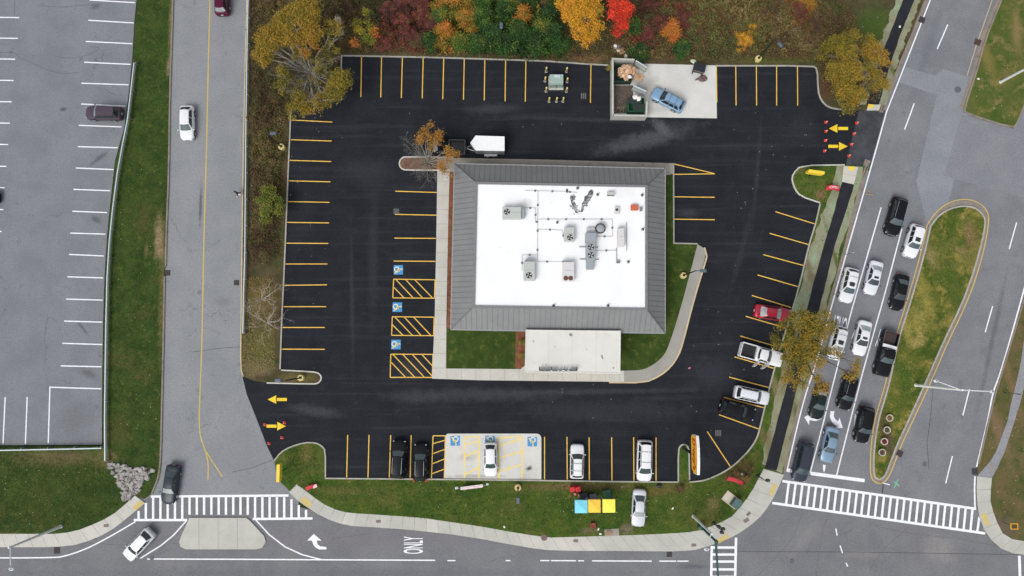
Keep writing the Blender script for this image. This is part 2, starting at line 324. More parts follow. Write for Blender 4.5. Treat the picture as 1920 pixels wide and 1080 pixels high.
YEL_R = ground('worn yellow road paint', S(192, 172, 108), S(204, 176, 92), 0.5, S(168, 158, 122), 1, (0.55, 0.7), fine=(8, 0.1), rough=0.8, bmp=0)
YEL_F = ground('faded yellow paint', S(232, 206, 112), S(224, 208, 150), 0.9, S(204, 202, 190), 1.4, (0.52, 0.66), fine=(8, 0.06), rough=0.8, bmp=0)
BLUE_P = ground('blue bay paint', S(62, 138, 196), S(78, 148, 202), 1.5, S(110, 160, 200), 4, (0.55, .7), fine=(8, 0.08), rough=0.7, bmp=0)
GREEN_P = simple('green survey paint', S(120, 190, 150)); ORANGE_P = simple('orange survey paint', S(176, 140, 90))

# ------------------------------------------------ ground, roads
structure(MB().poly([(-900, -900), (900, -900), (900, 900), (-900, 900)], -0.10), 'ground', G_DARK)
structure(MB().poly(world([(-700, -200), (262, -200), (256, 0), (252, 40), (248, 110), (242, 170), (233, 240), (216, 300), (207, 380), (201, 440), (196, 520), (193, 620), (192, 700), (191, 834), (-700, 838)]), 0.0), 'parking_lot', A_LOT)
structure(MB().poly(world([(300, -300), (500, -300), (500, 500), (560, 900), (560, 1200), (200, 1200), (200, 900), (296, 500)]), 0.0), 'side_road', A_SIDE)
structure(MB().poly(world([(1440, 1100), (1430, 800), (1560, 420), (1800, -400), (2700, -400), (2700, 1400), (1440, 1400)]), 0.004), 'main_road', A_MAIN)
structure(MB().poly(world([(-800, 1015), (180, 1010), (253, 950), (285, 929), (345, 928), (440, 930), (540, 930), (560, 950), (700, 985), (1300, 985), (1455, 925), (1832, 975), (2700, 1010), (2700, 1600), (-800, 1600)]), 0.008), 'cross_road', A_CROSS)
# asphalt repairs on the main road
structure(MB().poly(world([(1693, 124), (1752, 142), (1768, 130), (1830, 148), (1770, 420), (1740, 430), (1718, 340), (1757, 178), (1684, 154)]), 0.012), 'road_patch', ground('pale asphalt repair', S(126, 130, 137), S(136, 139, 145), 0.3, **GA))
structure(MB().poly(world([(1803, 215), (1900, 242), (1905, 235), (1925, 190), (2100, 190), (2100, 420), (1770, 330)]), 0.016), 'road_patch', ground('level asphalt repair', S(122, 124, 130), S(130, 131, 136), 0.3, **GA))
lotpts = [(453, 700), (463, 740), (483, 790), (500, 835), (515, 866), (560, 908), (1380, 908), (1424, 806), (1452, 690), (1487, 567), (1540, 380), (1530, 308), (1590, 312), (1611, 204), (1580, 196), (1542, 172), (1537, 121), (1340, 118), (1147, 118), (1020, 111), (638, 102), (637, 190), (543, 192), (541, 300), (525, 700)]
structure(MB().poly(world(lotpts), 0.020), 'restaurant_lot', A_NEW)
structure(MB().poly(world([(1611, 204), (1660, 207), (1629, 320), (1585, 313)]), 0.024), 'driveway', A_PATCH)
FAINT = simple('faint crack', S(92, 94, 98), .9)
def crack(pts, wd=.04, z=.012): structure(MB().strip(world(smooth(pts, 2)), wd, z), 'crack', FAINT)
def seam(pts, wd=0.05, z=0.012):
    structure(MB().strip(world(pts), wd, z), 'tar_seam', TAR)
seam([(1322, 1032), (1400, 1034), (1600, 1035), (1920, 1040)]); seam([(1742, 880), (1738, 830), (1745, 780), (1752, 690)]); seam([(1690, 700), (1745, 720)], 0.03)
for q in ([(1506, 948), (1497, 985), (1478, 1020), (1440, 1060), (1410, 1090)], [(1708, 985), (1668, 1018), (1640, 1050), (1622, 1090)], [(1760, 990), (1800, 1012), (1860, 1022), (1925, 1026)], [(1560, 940), (1540, 1000), (1530, 1080)], [(620, 1010), (650, 1006), (690, 1001)], [(150, 1016), (180, 1020), (240, 1022)], [(1640, 985), (1700, 1000), (1790, 1009)]): crack(q)
seam([(1652, 893), (1656, 910), (1654, 925)], .12, .02)
for q in ([(360, 660), (420, 652), (455, 650)], [(340, 905), (330, 930)], [(435, 885), (470, 878), (512, 862)]): seam(q, .05, .006)
for q in ([(72, 10), (71, 4)],) if False else ([(0, 98), (30, 98), (32, 106), (60, 118), (95, 134), (120, 138), (148, 136)], [(72, 10), (110, 14), (150, 10), (180, 8)], [(105, 106), (130, 110), (160, 105), (188, 92), (182, 88), (168, 87)], [(27, 0), (28, 20), (24, 40)]): crack(q, .06, .006)

# ------------------------------------------------ raised areas
Z_G = 0.11
def verge(pts, name, mat, z=Z_G): return structure(MB().prism(world(pts, z), -0.1, z), name, mat)
verge([(268, -200), (257, 0), (253, 40), (249, 110), (243, 170), (234, 240), (217, 300), (208, 380), (202, 440), (197, 520), (194, 620), (193, 700), (192, 836), (-700, 842), (-700, 1001), (115, 1001), (150, 993), (190, 977), (220, 959), (254, 929), (270, 936), (284, 926), (297, 900), (301, 860), (303, 760), (306, 640), (309, 520), (307, 510), (310, 500), (312, 420), (316, 330), (318, 180), (322, 60), (326, 0), (332, -200)], 'grass_verge', G_DARK)
left_kerb = [(465, -200), (463, 0), (460, 100), (457, 250), (455, 360), (454, 450), (452, 600), (451, 690), (456, 706)]
bank = left_kerb + [(475, 714), (500, 718), (590, 720), (598, 717), (602, 709), (600, 702), (590, 697), (530, 695), (525, 690), (528, 600), (533, 500), (537, 400), (541, 300), (544, 222), (545, 200), (560, 190), (590, 190), (620, 187), (636, 178), (640, 150), (640, 104), (800, 107), (900, 110), (1020, 114), (1105, 120), (1147, 122), (1210, 119), (1340, 122), (1526, 123), (1533, 129), (1534, 170), (1540, 188), (1553, 201), (1570, 205), (1655, 207), (1690, 110), (1732, 0), (1800, -200)]
verge(bank, 'planted_bank', G_BANK)
isl_w = [(514, 864), (526, 848), (544, 838), (570, 830), (591, 830), (603, 836), (610, 845), (609, 897)]
isl_e = [(1424, 806), (1452, 690), (1475, 615), (1487, 567), (1499, 537), (1517, 459), (1530, 418), (1538, 380), (1502, 368), (1491, 355), (1485, 337), (1487, 326), (1502, 310), (1584, 309)]
finger = [(609, 897), (835, 899), (1010, 901), (1140, 903), (1272, 904), (1272, 842), (1277, 835), (1283, 833), (1289, 836), (1292, 844), (1293, 904), (1317, 902), (1335, 896), (1356, 886), (1377, 872), (1395, 855), (1411, 836), (1420, 820), (1424, 806)]
sw_in = [(556, 908), (578, 924), (602, 943), (630, 956), (654, 962), (692, 964), (792, 971), (846, 979), (900, 987), (950, 996), (999, 1004), (1030, 1008), (1134, 1005), (1199, 1003), (1280, 999), (1308, 996), (1345, 983), (1371, 970), (1391, 948), (1410, 921), (1422, 898), (1432, 879)]
sw_out = [(542, 923), (562, 942), (592, 962), (624, 978), (654, 986), (692, 988), (765, 993), (846, 1002), (900, 1010), (952, 1020), (1017, 1031), (1080, 1033), (1160, 1033), (1265, 1034), (1306, 1031), (1343, 1019), (1376, 1006), (1400, 991), (1428, 967), (1447, 941), (1460, 913), (1470, 890)]
road_k = [(1735, 0), (1719, 42), (1690, 112), (1650, 210), (1627, 300), (1612, 350), (1581, 474), (1548, 592), (1526, 676), (1499, 754), (1470, 884)]
verge(isl_w + finger[1:] + isl_e[1:] + [(1628, 312)] + road_k[5:] + [(1462, 900), (1440, 930), (1395, 980), (1340, 1008), (1200, 1015), (1030, 1020), (900, 998), (700, 976), (620, 966), (556, 922), (545, 922), (527, 905), (518, 884)], 'lawn', G_LAWN)
NE = [(1960, -300), (1878, 0), (1848, 73), (1832, 133), (1808, 204), (1811, 212), (1899, 240), (1907, 232), (1925, 187), (2100, -300)]
verge(NE, 'grass_island', G_NE)
med_out = [(1738, 422), (1754, 398), (1776, 381), (1802, 373), (1828, 376), (1847, 389), (1855, 407), (1848, 455), (1832, 515), (1810, 574), (1776, 644), (1754, 696), (1741, 725), (1713, 785), (1688, 838), (1669, 890), (1658, 905), (1643, 907), (1631, 894), (1632, 842), (1639, 789), (1653, 743), (1662, 711), (1678, 633), (1695, 581), (1713, 522), (1728, 467)]
med_in = [(1745, 424), (1760, 404), (1781, 391), (1804, 386), (1826, 388), (1841, 399), (1849, 413), (1841, 456), (1825, 513), (1803, 572), (1769, 641), (1747, 692), (1734, 721), (1707, 781), (1682, 834), (1663, 886), (1655, 898), (1645, 899), (1638, 891), (1639, 843), (1646, 791), (1660, 745), (1669, 713), (1685, 635), (1702, 583), (1720, 524), (1735, 469)]
verge(med_in, 'median_island', G_MEDIAN)
verge([(1850, 800), (1866, 740), (1882, 690), (1921, 560), (2000, 300), (2700, 300), (2700, 1016), (1925, 1016), (1900, 1013), (1880, 1001), (1865, 971), (1856, 936), (1834, 897), (1833, 880)], 'grass_verge', G_EAST)
# kerbs
def kerb(pts, mat=KERB, wd=0.17, z=0.15, closed=False, sm=1):
    if sm and not closed: pts = smooth(pts, sm)
    return structure(MB().strip(world(pts, z), wd, z, -0.1, closed), 'kerb', mat)
kerb([(640, 187), (640, 104), (800, 107), (900, 110), (1020, 114), (1105, 120), (1140, 122)], sm=0); kerb([(1342, 123), (1524, 123), (1533, 129), (1534, 170), (1540, 188), (1553, 201), (1575, 205), (1600, 206)])
kerb([(640, 175), (632, 184), (615, 188), (580, 190), (556, 192), (545, 200), (544, 240), (541, 300), (537, 400), (533, 500), (528, 600), (525, 692)])
kerb([(527, 694), (585, 697), (596, 699), (602, 705), (602, 712), (596, 719), (585, 720), (500, 718)], CONC)
kerb(isl_w[:-1] + [(610, 895)], KERB); kerb([(609, 897), (835, 899), (1010, 901), (1140, 903), (1272, 904)], KERB, sm=0)
kerb(finger[4:10] + [(1293, 900)], KERB); kerb(finger[10:], KERB); kerb([(1424, 806), (1452, 690), (1475, 615), (1499, 537), (1517, 459), (1530, 418), (1538, 382)], KERB)
kerb([(1538, 380), (1502, 368), (1491, 355), (1485, 337), (1487, 326), (1502, 310), (1584, 309)], CONC)
kerb(road_k[:4], KERB_D, .2, sm=0); kerb(road_k[4:], KERB_D, .2, sm=0)
kerb([(326, -60), (322, 60), (318, 180), (316, 330), (312, 420), (310, 500)], KERB_D, .2); kerb([(308, 518), (306, 640), (303, 760), (301, 860), (297, 895), (284, 926)], KERB_D, .2)
kerb(left_kerb, KERB_T, .14); kerb(left_kerb[:-1], KERB_D, .10, .13)
kerb(smooth(med_in[:] + med_in[:1], 2)[:-1], KERB, .22, closed=True); kerb([(1878, 0), (1848, 73), (1832, 133), (1808, 204), (1811, 212), (1899, 240), (1907, 232), (1925, 187)], KERB_D, .22)
kerb([(2000, 300), (1921, 560), (1882, 690), (1866, 740), (1852, 800), (1836, 868)], KERB_D, .18)
structure(MB().strip(world(road_k[:4]), .75, .03), 'gutter', KERB_D); structure(MB().strip(world(road_k[4:]), .75, .032), 'gutter', KERB_D)
structure(MB().strip(world([(1873, 0), (1843, 73), (1827, 133), (1803, 204)]), .7, .03), 'gutter', KERB_D)
structure(MB().strip(world([((a[0] + b[0]) / 2, (a[1] + b[1]) / 2) for a, b in zip(med_in, med_out)]), .5, .03, closed=True), 'gutter', KERB_D)

def ribbon(name, inner, outer, step, mat, z=0.13, gap=0.03, special=None, mat2=None):
    d = sum(math.dist(a, b) for a, b in zip(inner, inner[1:])) + sum(math.dist(a, b) for a, b in zip(outer, outer[1:]))
    n = max(2, int(d / 2 / step)) + 1
    a = resample(inner, n); b = resample(outer, n)
    base = MB().prism(world([tuple(q) for q in a] + [tuple(q) for q in b[::-1]], z), -0.1, z - 0.02)
    structure(base, name, CONC_D)
    A = [P(x, y, z) for x, y in a]; B = [P(x, y, z) for x, y in b]; mb = MB(); m2 = MB()
    for i in range(n - 1):
        ga = (A[i + 1] - A[i]).normalized() * gap / 2; gb = (B[i + 1] - B[i]).normalized() * gap / 2
        q = [A[i] + ga, A[i + 1] - ga, B[i + 1] - gb, B[i] + gb]
        (m2 if special and i in special else mb).prism([(p.x, p.y) for p in q], 0, z)
    structure(mb, name, mat)
    if special: structure(m2, name, mat2)
ribbon('sidewalk', sw_in, sw_out, 22, CONC_G, special=(5, 12, 20, 21, 22, 23, 24, 25), mat2=CONC)
ribbon('sidewalk', [(-120, 1001), (115, 1001), (150, 993), (190, 977), (220, 959), (253, 929)], [(-120, 1026), (100, 1026), (140, 1022), (180, 1010), (215, 990), (240, 970), (272, 943)], 24, CONC)
ribbon('sidewalk', [(1860, 896), (1856, 935), (1865, 970), (1880, 1000), (1900, 1012), (1925, 1015), (2050, 1018)], [(1832, 893), (1831, 930), (1835, 965), (1848, 1000), (1870, 1025), (1895, 1037), (1925, 1041), (2050, 1044)], 22, CONC_G)
ribbon('sidewalk', [(1582, 311), (1579, 341)], [(1609, 313), (1601, 346)], 40, CONC, .131)
ribbon('sidewalk', [(1628, 196), (1625, 207)], [(1652, 196), (1648, 207)], 40, CONC, .131)
structure(MB().prism(world([(355, 971), (462, 971), (470, 978), (495, 1005), (498, 1016), (492, 1027), (480, 1030), (348, 1030), (338, 1025), (336, 1016), (340, 1004)], .15), -.1, .15), 'traffic_island', ground('traffic island concrete', S(178, 177, 170), S(188, 187, 180), .4, fine=(9, .1), bmp=.1), bevel=0)
structure(MB().strip(world([(409, 971), (409, 1030)], .15), .04, .154).strip(world([(373, 971), (373, 1030)], .15), .04, .154).strip(world([(445, 971), (445, 1030)], .15), .04, .154), 'expansion_joint', KERB_D)
# footpath with seeded strips
pl = [(1697, -10), (1660, 85), (1640, 140), (1624, 196)]; pr = [(1719, -10), (1690, 60), (1668, 125), (1648, 196)]
pl2 = [(1579, 341), (1563, 400), (1545, 460), (1528, 520), (1513, 580), (1496, 650), (1478, 712), (1452, 812), (1434, 878)]
pr2 = [(1602, 346), (1585, 400), (1565, 460), (1551, 520), (1536, 580), (1517, 650), (1498, 712), (1474, 812), (1456, 882)]
def ragged(q, amp, sd):
    r_ = random.Random(sd); a = resample(q, 60); w1 = [r_.uniform(-1, 1) for _ in range(70)]; return [(x + amp * (.6 * w1[i] + .4 * w1[i + 3] + .5 * math.sin(i * .7 + sd)), y) for i, (x, y) in enumerate(a)]
def sheet(l, r, name, mat, z):
    amp = 3.0 if name == 'seeded_strip' else .5 if mat is A_PATH else .2
    l = ragged(l, amp, len(l)); r = ragged(r, amp, len(r) + 3); structure(MB().prism(world(l + r[::-1], z), 0.0, z), name, mat)
off = lambda q, d: [(x + d, y) for x, y in q]
sheet(off(pl, -13), off(pr, 13), 'seeded_strip', SEED, 0.118)
sheet([(1571, 310), (1563, 341), (1543, 400), (1520, 460), (1505, 520), (1490, 580), (1478, 640), (1461, 712), (1440, 812), (1428, 870)], [(1618, 313), (1613, 346), (1599, 400), (1578, 460), (1562, 520), (1547, 580), (1529, 650), (1510, 712), (1486, 812), (1467, 888)], 'seeded_strip', SEED, 0.118)
sheet(pl, pr, 'footpath', A_PATH, 0.126); sheet(pl2, pr2, 'footpath', A_PATH, 0.126)
sheet([(1934, 560), (1920, 640), (1912, 691), (1895, 760), (1889, 790), (1869, 844), (1857, 865), (1832, 893)], [(1960, 560), (1935, 670), (1922, 720), (1912, 758), (1900, 797), (1883, 849), (1867, 883), (1860, 896)], 'footpath', A_OLDPATH, 0.122)
# concrete parking pad, dumpster pad
structure(MB().poly(world([(839, 813), (1007, 813), (1012, 815), (1015, 820), (1015, 900), (832, 898), (835, 817)]), 0.026), 'concrete_pad', PAD)
structure(MB().poly(world([(1147, 118), (1343, 122), (1344, 222), (1147, 219)]), 0.026), 'concrete_pad', PAD)

# ------------------------------------------------ painted markings
def lines(name, segs, mat, wd=0.125, z=0.028): 
    mb = MB()
    for i, s_ in enumerate(segs):
        pts = list(zip(s_[::2], s_[1::2])); mb.strip(world(smooth(pts, 2) if len(pts) > 5 else pts), wd, z + (i % 16) * .0005)
    return structure(mb, name, mat)
lines('bay_lines', [(678, 107, 676.7, 182), (715.5, 107, 714, 183), (754.5, 108, 752.5, 184), (793.5, 109, 791.7, 184.5), (832, 110, 830.2, 186), (870.5, 111, 869, 187), (909, 112, 908, 188.5), (948, 113, 947, 190), (986, 115, 984.8, 191), (1108, 120, 1107, 193),
    (1379.4, 124, 1380, 198), (1418, 124, 1418.5, 198), (1456, 124, 1456, 198), (1495, 124, 1495.5, 198), (1343, 124, 1344, 192)], YEL)
lines('bay_lines', [(545, 225, 623, 229), (543.5, 262, 622, 264.5), (542, 300.7, 621, 303), (541, 339, 619.5, 341), (539, 378, 618, 379.5), (538, 417, 617, 418), (536, 456, 615.6, 456.5), (534.5, 495, 614, 495), (533, 535, 613, 534), (532, 575, 611.5, 575), (529.5, 614, 609, 614), (528, 654.6, 609, 655)], YEL)
lines('bay_lines', [(741, 358.5, 819, 361), (740.6, 402, 818.5, 403.5), (739.5, 446.5, 817.4, 447), (738, 489.5, 816.5, 490), (1264, 307.5, 1339, 325.5), (1264, 327, 1340, 326), (1264, 369, 1340, 370), (1264, 411, 1340, 412)], YEL)
lines('bay_lines', [(1454, 397, 1528, 420), (1443, 437.5, 1517, 459), (1431, 477.5, 1507, 498), (1420.5, 515.6, 1495.6, 537.4), (1409.4, 554, 1483, 576.6), (1398, 593, 1473, 615), (1388, 630, 1463, 652), (1377, 669, 1452, 691), (1367, 707, 1442.6, 727), (1357, 745, 1434, 765), (1348, 777.5, 1423, 804.5), (1326, 809, 1370, 876)], YEL)
lines('bay_lines', [(652, 815.5, 650, 897), (692, 815.5, 690, 897), (732.6, 816, 730, 897), (771, 816, 769, 897), (812, 817, 809, 897), (812, 817, 835, 817), (835, 817, 833, 898), (812.4, 831.5, 833.7, 825.7), (812, 850.5, 833.7, 842.5), (811, 869.4, 833, 860.7), (810.7, 888, 832.5, 879.7),
    (1021, 819, 1021, 900), (1063, 819, 1063.5, 901), (1104.5, 820, 1105, 902), (1146.7, 820, 1147.4, 902), (1188, 820, 1188.5, 903), (1230, 820, 1230, 903)], YEL)
lines('bay_lines', [(871, 820, 871, 899), (898, 820, 898, 899), (936, 820, 935, 899), (979, 820, 979, 899), (871, 820, 898, 818), (936, 821, 979, 818), (871, 834, 898, 827), (871, 856, 898, 845), (936, 836, 979, 822), (936, 858, 979, 846), (936, 884, 979, 870), (871, 890, 898, 876)], YEL_F, .24, .030)
hb = []
def Z4(q): return [(720 + a / 4.7, 490 + b / 4.7) for a, b in q]
for q in ([(85, 157), (450, 163), (445, 325), (78, 322), (85, 157)], [(88, 230), (175, 320)], [(102, 157), (255, 320)], [(190, 160), (340, 322)], [(270, 160), (430, 325)],
          [(73, 488), (442, 492), (438, 655), (68, 652), (73, 488)], [(75, 560), (168, 652)], [(95, 490), (252, 653)], [(178, 490), (330, 655)], [(262, 492), (415, 655)],
          [(60, 818), (432, 820), (425, 1023), (55, 1022), (60, 818)], [(65, 890), (188, 1020)], [(78, 820), (272, 1022)], [(165, 820), (357, 1022)], [(250, 820), (425, 1012)], [(335, 822), (430, 925)]):
    for a, b in zip(Z4(q), Z4(q)[1:]): hb.append((*a, *b))
lines('hatched_bay', hb, YEL)
lines('bay_lines', [(168, 0, 253, 5), (165.7, 38, 250.7, 43), (160.7, 77.7, 248, 82), (157.7, 116.7, 245, 120.7), (152.7, 156, 241, 159), (152, 195, 235, 199), (148, 235, 228, 238), (146, 275, 220.7, 277), (142, 315, 213, 318), (137.7, 355, 206.7, 357.7), (135.7, 396, 201, 398.7), (132, 437, 197.7, 439), (129.7, 477, 195, 480), (126.7, 519, 193.7, 521), (124, 560.7, 192.7, 562.7), (120.7, 602, 192, 604), (117, 643.7, 191.7, 646), (114, 686, 190, 687.7), (90.5, 831, 93.7, 726, 190, 729), (51, 744.7, 47.7, 832), (9.8, 744.7, 5.7, 832), (-32, 744, -36, 832)]
    + [(-40, y - 1, x, y) for x, y in ((36, 33), (33.7, 72), (28.7, 111), (25.6, 151), (22, 191), (18.6, 231), (15.6, 271), (12, 312), (9, 352), (6.5, 393), (3, 434))], WHITE, .15, .008)
lines('centre_line', [(396, -60, 394, 0, 391, 100, 388, 250, 386, 330, 382, 460, 379, 640, 374, 762, 373.7, 803, 377, 823, 385, 844, 391, 868, 390, 900), (386, 846, 417, 894)], YEL_R, .15, .012)
lines('edge_line', [(1748, -10, 1744, 0, 1662, 210), (1662, 210, 1637, 300, 1587, 474, 1554, 592, 1532, 676, 1505, 754, 1475, 884)], WHITE, .16, .036)
lines('lane_line', [(1652, 389, 1595, 588, 1569, 692, 1542, 799, 1519, 887), (1691, 429, 1656.5, 560, 1645, 600, 1626.6, 665.6, 1617, 700, 1597, 778, 1568.5, 891)], WHITE, .16, .016)
lines('lane_line', [(1777, 46, 1757, 92), (1714, 194, 1696, 243), (1906, 417, 1892, 467), (1861, 574, 1847, 623), (1817.6, 729.6, 1805, 779), (1785.6, 855, 1773, 906), (1567, 991, 1569.5, 1004), (1575, 1023, 1579.5, 1037), (1586, 1055, 1589, 1062)], WHITE, .15, .020)
lines('edge_line', [(1960, 390, 1920, 544, 1876, 700, 1861, 736, 1853, 785, 1831, 875), (1828, 893, 1827, 915, 1828, 955)], WHITE, .2, .020)
lines('edge_line', [(1911, 1042, 1913, 1100)], WHITE, .35, .020)
lines('edge_line', [(1860, 0, 1829, 89, 1813, 142)], KERB_T, .10, .034)
lines('edge_line', [sum(([x, y] for x, y in med_out + med_out[:1]), [])], YEL_R, .13, .034)
lines('edge_line', [(-120, 1046, 98, 1046, 122, 1043, 163, 1029, 212, 1003, 254, 978), (349, 977, 326, 1003, 301.5, 1023, 263, 1047), (276, 1048, 440, 1048.6, 816, 1050.5), (479, 974, 505, 1002.5, 535, 1025.5, 567, 1040, 602, 1049)], WHITE, .16, .016)
lines('edge_line', [(839, 1051, 854, 1051), (948, 1051, 957, 1051), (1013, 1051, 1030, 1051), (1033, 1051, 1080, 1051.3), (1084, 1051.4, 1095, 1051.4), (1110, 1051.5, 1222, 1052), (1236, 1052, 1268, 1052), (1270, 1052, 1291, 1052)], WHITE, .15, .016)
lines('stop_line', [(1474, 881, 1486, 883), (1520, 887.5, 1621, 901)], WHITE, .45, .024)
# crosswalks
cw = [(251, 975, 351, 975), (283, 931, 541, 929), (474, 973, 586, 972)]
lines('crosswalk', cw, WHITE, .30, .018)
bars = []
for i in range(24):
    x = 260 + i * 13.65; y0 = 932; y1 = 973
    if i == 0: y0 = 958
    if i == 1: y0 = 943
    if 7 <= i <= 15: y1 = 965
    if i == 21: y0 = 936
    if i == 22: y0 = 947
    if i == 23: y0 = 956
    bars.append((x, y0, x, y1))
lines('crosswalk', bars, WHITE, .30, .022)
lines('crosswalk', [(1467, 902, 1830, 954), (1448, 943, 1847, 1000)], WHITE, .32, .022)
bars = []
for i in range(29):
    t = 12 + i * 12.75; x = 1467 + t; y = 902 + t * .1433
    if i == 28: y += 14
    bx = x - 5.5 + i * .05; by = 943 + (bx - 1448) * .143
    bars.append((x, y, bx, by))
lines('crosswalk', bars, WHITE, .30, .026)
lines('crosswalk', [(1334.6, 1023.5, 1333, 1100), (1380, 1008, 1378, 1100)], WHITE, .32, .022)
lines('crosswalk', [(1335, y, 1379, y) for y in (1026.5, 1039.7, 1052.8, 1067.5, 1081.5, 1095)], WHITE, .30, .026)
# arrows
def shape(name, pts, mat, z): return structure(MB().poly(world(pts), z), name, mat)
def yarrow(cx, cy, sx, L_=36, z=.030):
    h = 8; s_ = 2.9; a = cx + sx * L_ / 2; b = cx + sx * (L_ / 2 - 16); c = cx - sx * L_ / 2; b2 = b - sx * 1.5
    mb = MB().poly(world([(a, cy), (b, cy - h), (b, cy + h)]), z).poly(world([(c, cy - s_), (b2, cy - s_), (b2, cy + s_), (c, cy + s_)]), z)
    structure(mb, 'painted_arrow', YEL_B)
yarrow(520, 749, -1); yarrow(518, 799, 1); yarrow(1572, 241, -1); yarrow(1571, 274.5, 1)
shape('painted_arrow', [(588.4, 1001), (576, 1013.5), (585, 1013.5), (587, 1020), (591, 1026), (598, 1030), (612, 1030), (612, 1025.5), (601, 1024.5), (596, 1021), (593.5, 1013.5), (603, 1013.5)], WHITE, .018)
shape('painted_arrow', [(1564.5, 771), (1557, 771), (1556, 782), (1559, 790), (1564, 796), (1569, 799), (1566, 804), (1580, 802), (1574, 783), (1571.5, 790), (1566, 786), (1563, 780)], WHITE, .018)
shape('painted_arrow', [(1508, 782), (1519, 776), (1517.5, 781.5), (1530, 784), (1540, 781), (1540, 786), (1529, 789.5), (1517.5, 787.5), (1517, 797)], WHITE, .018)
shape('painted_arrow', [(1608, 776), (1603.5, 776), (1600.5, 800), (1604, 806), (1607, 804)], WHITE, .020)
shape('painted_arrow', [(1543, 871), (1548, 872), (1547, 880), (1545, 886), (1543, 880)], WHITE, .018)
# tactile pads
def tact(pts, mat=None): structure(MB().prism(world(pts, .14), .1, .142), 'tactile_paving', mat or YEL_F2)
YEL_F2 = ground('tactile yellow', S(206, 184, 118), S(196, 176, 108), 3, fine=(20, .15), bmp=.4)
YEL_F3 = ground('fresh tactile yellow', S(238, 206, 70), S(230, 196, 64), 3, fine=(20, .1), bmp=.4)
tact([(565, 934), (572, 932), (584, 944), (581, 953), (563, 940)]); tact([(249, 952), (262, 938), (269, 943), (255, 958)]); tact([(1442, 924), (1450, 907), (1457, 910), (1448, 931)])
tact([(1343, 1013), (1363, 1001), (1367, 1008), (1348, 1019)]); tact([(1839, 965), (1848, 962), (1856, 984), (1848, 985)])
tact([(1592, 312), (1603, 312), (1601, 320), (1591, 319)], YEL_F3); tact([(1628, 195), (1638, 196), (1637, 203), (1627, 202)], YEL_F3)
# lettering
def text_mesh(txt, name, mat, parent=None, size=1.0, extrude=0.0, off_=0.0):
    cu = bpy.data.curves.new(name, 'FONT'); cu.body = txt; cu.size = size; cu.extrude = extrude; cu.align_x = 'CENTER'; cu.align_y = 'CENTER'; cu.offset = off_
    t = bpy.data.objects.new(name, cu); COL.objects.link(t)
    bpy.context.view_layer.update()
    me = bpy.data.meshes.new_from_object(t.evaluated_get(bpy.context.evaluated_depsgraph_get())); COL.objects.unlink(t); bpy.data.objects.remove(t)
    me.name = name; me.materials.clear(); me.materials.append(mat)
    return link(bpy.data.objects.new(name, me), parent)
def road_word(txt, px, py, up, wide, tall, z):     # up = direction of the letters' tops in the photo
    o = text_mesh(txt, 'painted_word', WHITE, size=1.0, off_=0.012); tag(o, kind='structure')
    bb = np.array([v.co[:] for v in o.data.vertices]); sz = bb.max(0) - bb.min(0); c = (bb.max(0) + bb.min(0)) / 2
    u = (P(px + up[0], py + up[1]) - P(px, py)).normalized(); r_ = Vector((u.y, -u.x, 0)); p0 = P(px, py)
    for v in o.data.vertices:
        a = (v.co.x - c[0]) / sz[0] * wide; b = (v.co.y - c[1]) / sz[1] * tall
        q = p0 + r_ * a + u * b; v.co = (q.x, q.y, z)
road_word('ONLY', 775, 1022, (-1, 0), 2.15, 2.5, .018)
road_word('ONLY', 1573, 610, (-14, 60), 1.9, 2.4, .018); road_word('ONLY', 1613, 622, (-14, 60), 1.9, 2.4, .018); road_word('ONLY', 1657, 636, (-14, 60), 1.9, 2.4, .018)
# wheelchair symbols
WH_P = simple('cream symbol paint', S(232, 226, 196)); YS_P = simple('yellow symbol paint', S(228, 200, 96))
def access(px, py, up):
    c = P(px, py); u = (P(px + up[0], py + up[1]) - c).normalized(); r_ = Vector((u.y, -u.x, 0)); zz = .034
    T = lambda a, b: ((c + r_ * a + u * b).x, (c + r_ * a + u * b).y)
    o = structure(MB().poly([T(-.62, -.62), T(.62, -.62), T(.62, .62), T(-.62, .62)], zz), 'access_symbol', BLUE_P)
    mb = MB(); ring = [T(-.08 + .30 * math.cos(t), -.22 + .30 * math.sin(t)) for t in np.linspace(R(100), R(395), 16)]
    mb.strip(ring, .12, zz + .004); mb.build('wheel_mark', WH_P, o, fix=False)
    mb = MB().strip([T(-.08, .34), T(-.06, -.05), T(.26, -.07), T(.38, -.42), T(.5, -.40)], .13, zz + .008).strip([T(-.06, .16), T(.24, .14)], .1, zz + .008)
    mb.poly([T(-.09 + .11 * math.cos(t), .46 + .11 * math.sin(t)) for t in np.linspace(0, 2 * math.pi, 12)[:-1]], zz + .008); mb.build('figure_mark', YS_P, o, fix=False)
for q in ((747, 506), (745, 576), (742.5, 646)): access(*q, (1, 0))
for q in ((853.5, 826.5), (918.5, 826), (998, 828)): access(*q, (0, 1))
# survey paint
lines('survey_paint', [(1650, 904, 1668, 909)], WHITE, .12, .03); lines('survey_paint', [(1684, 898, 1676, 915), (1676, 903, 1686, 911)], GREEN_P, .12, .034); lines('survey_paint', [(1624, 356, 1630, 360), (1622, 364, 1636, 366), (1855, 872, 1860, 880)], ORANGE_P, .1, .14)
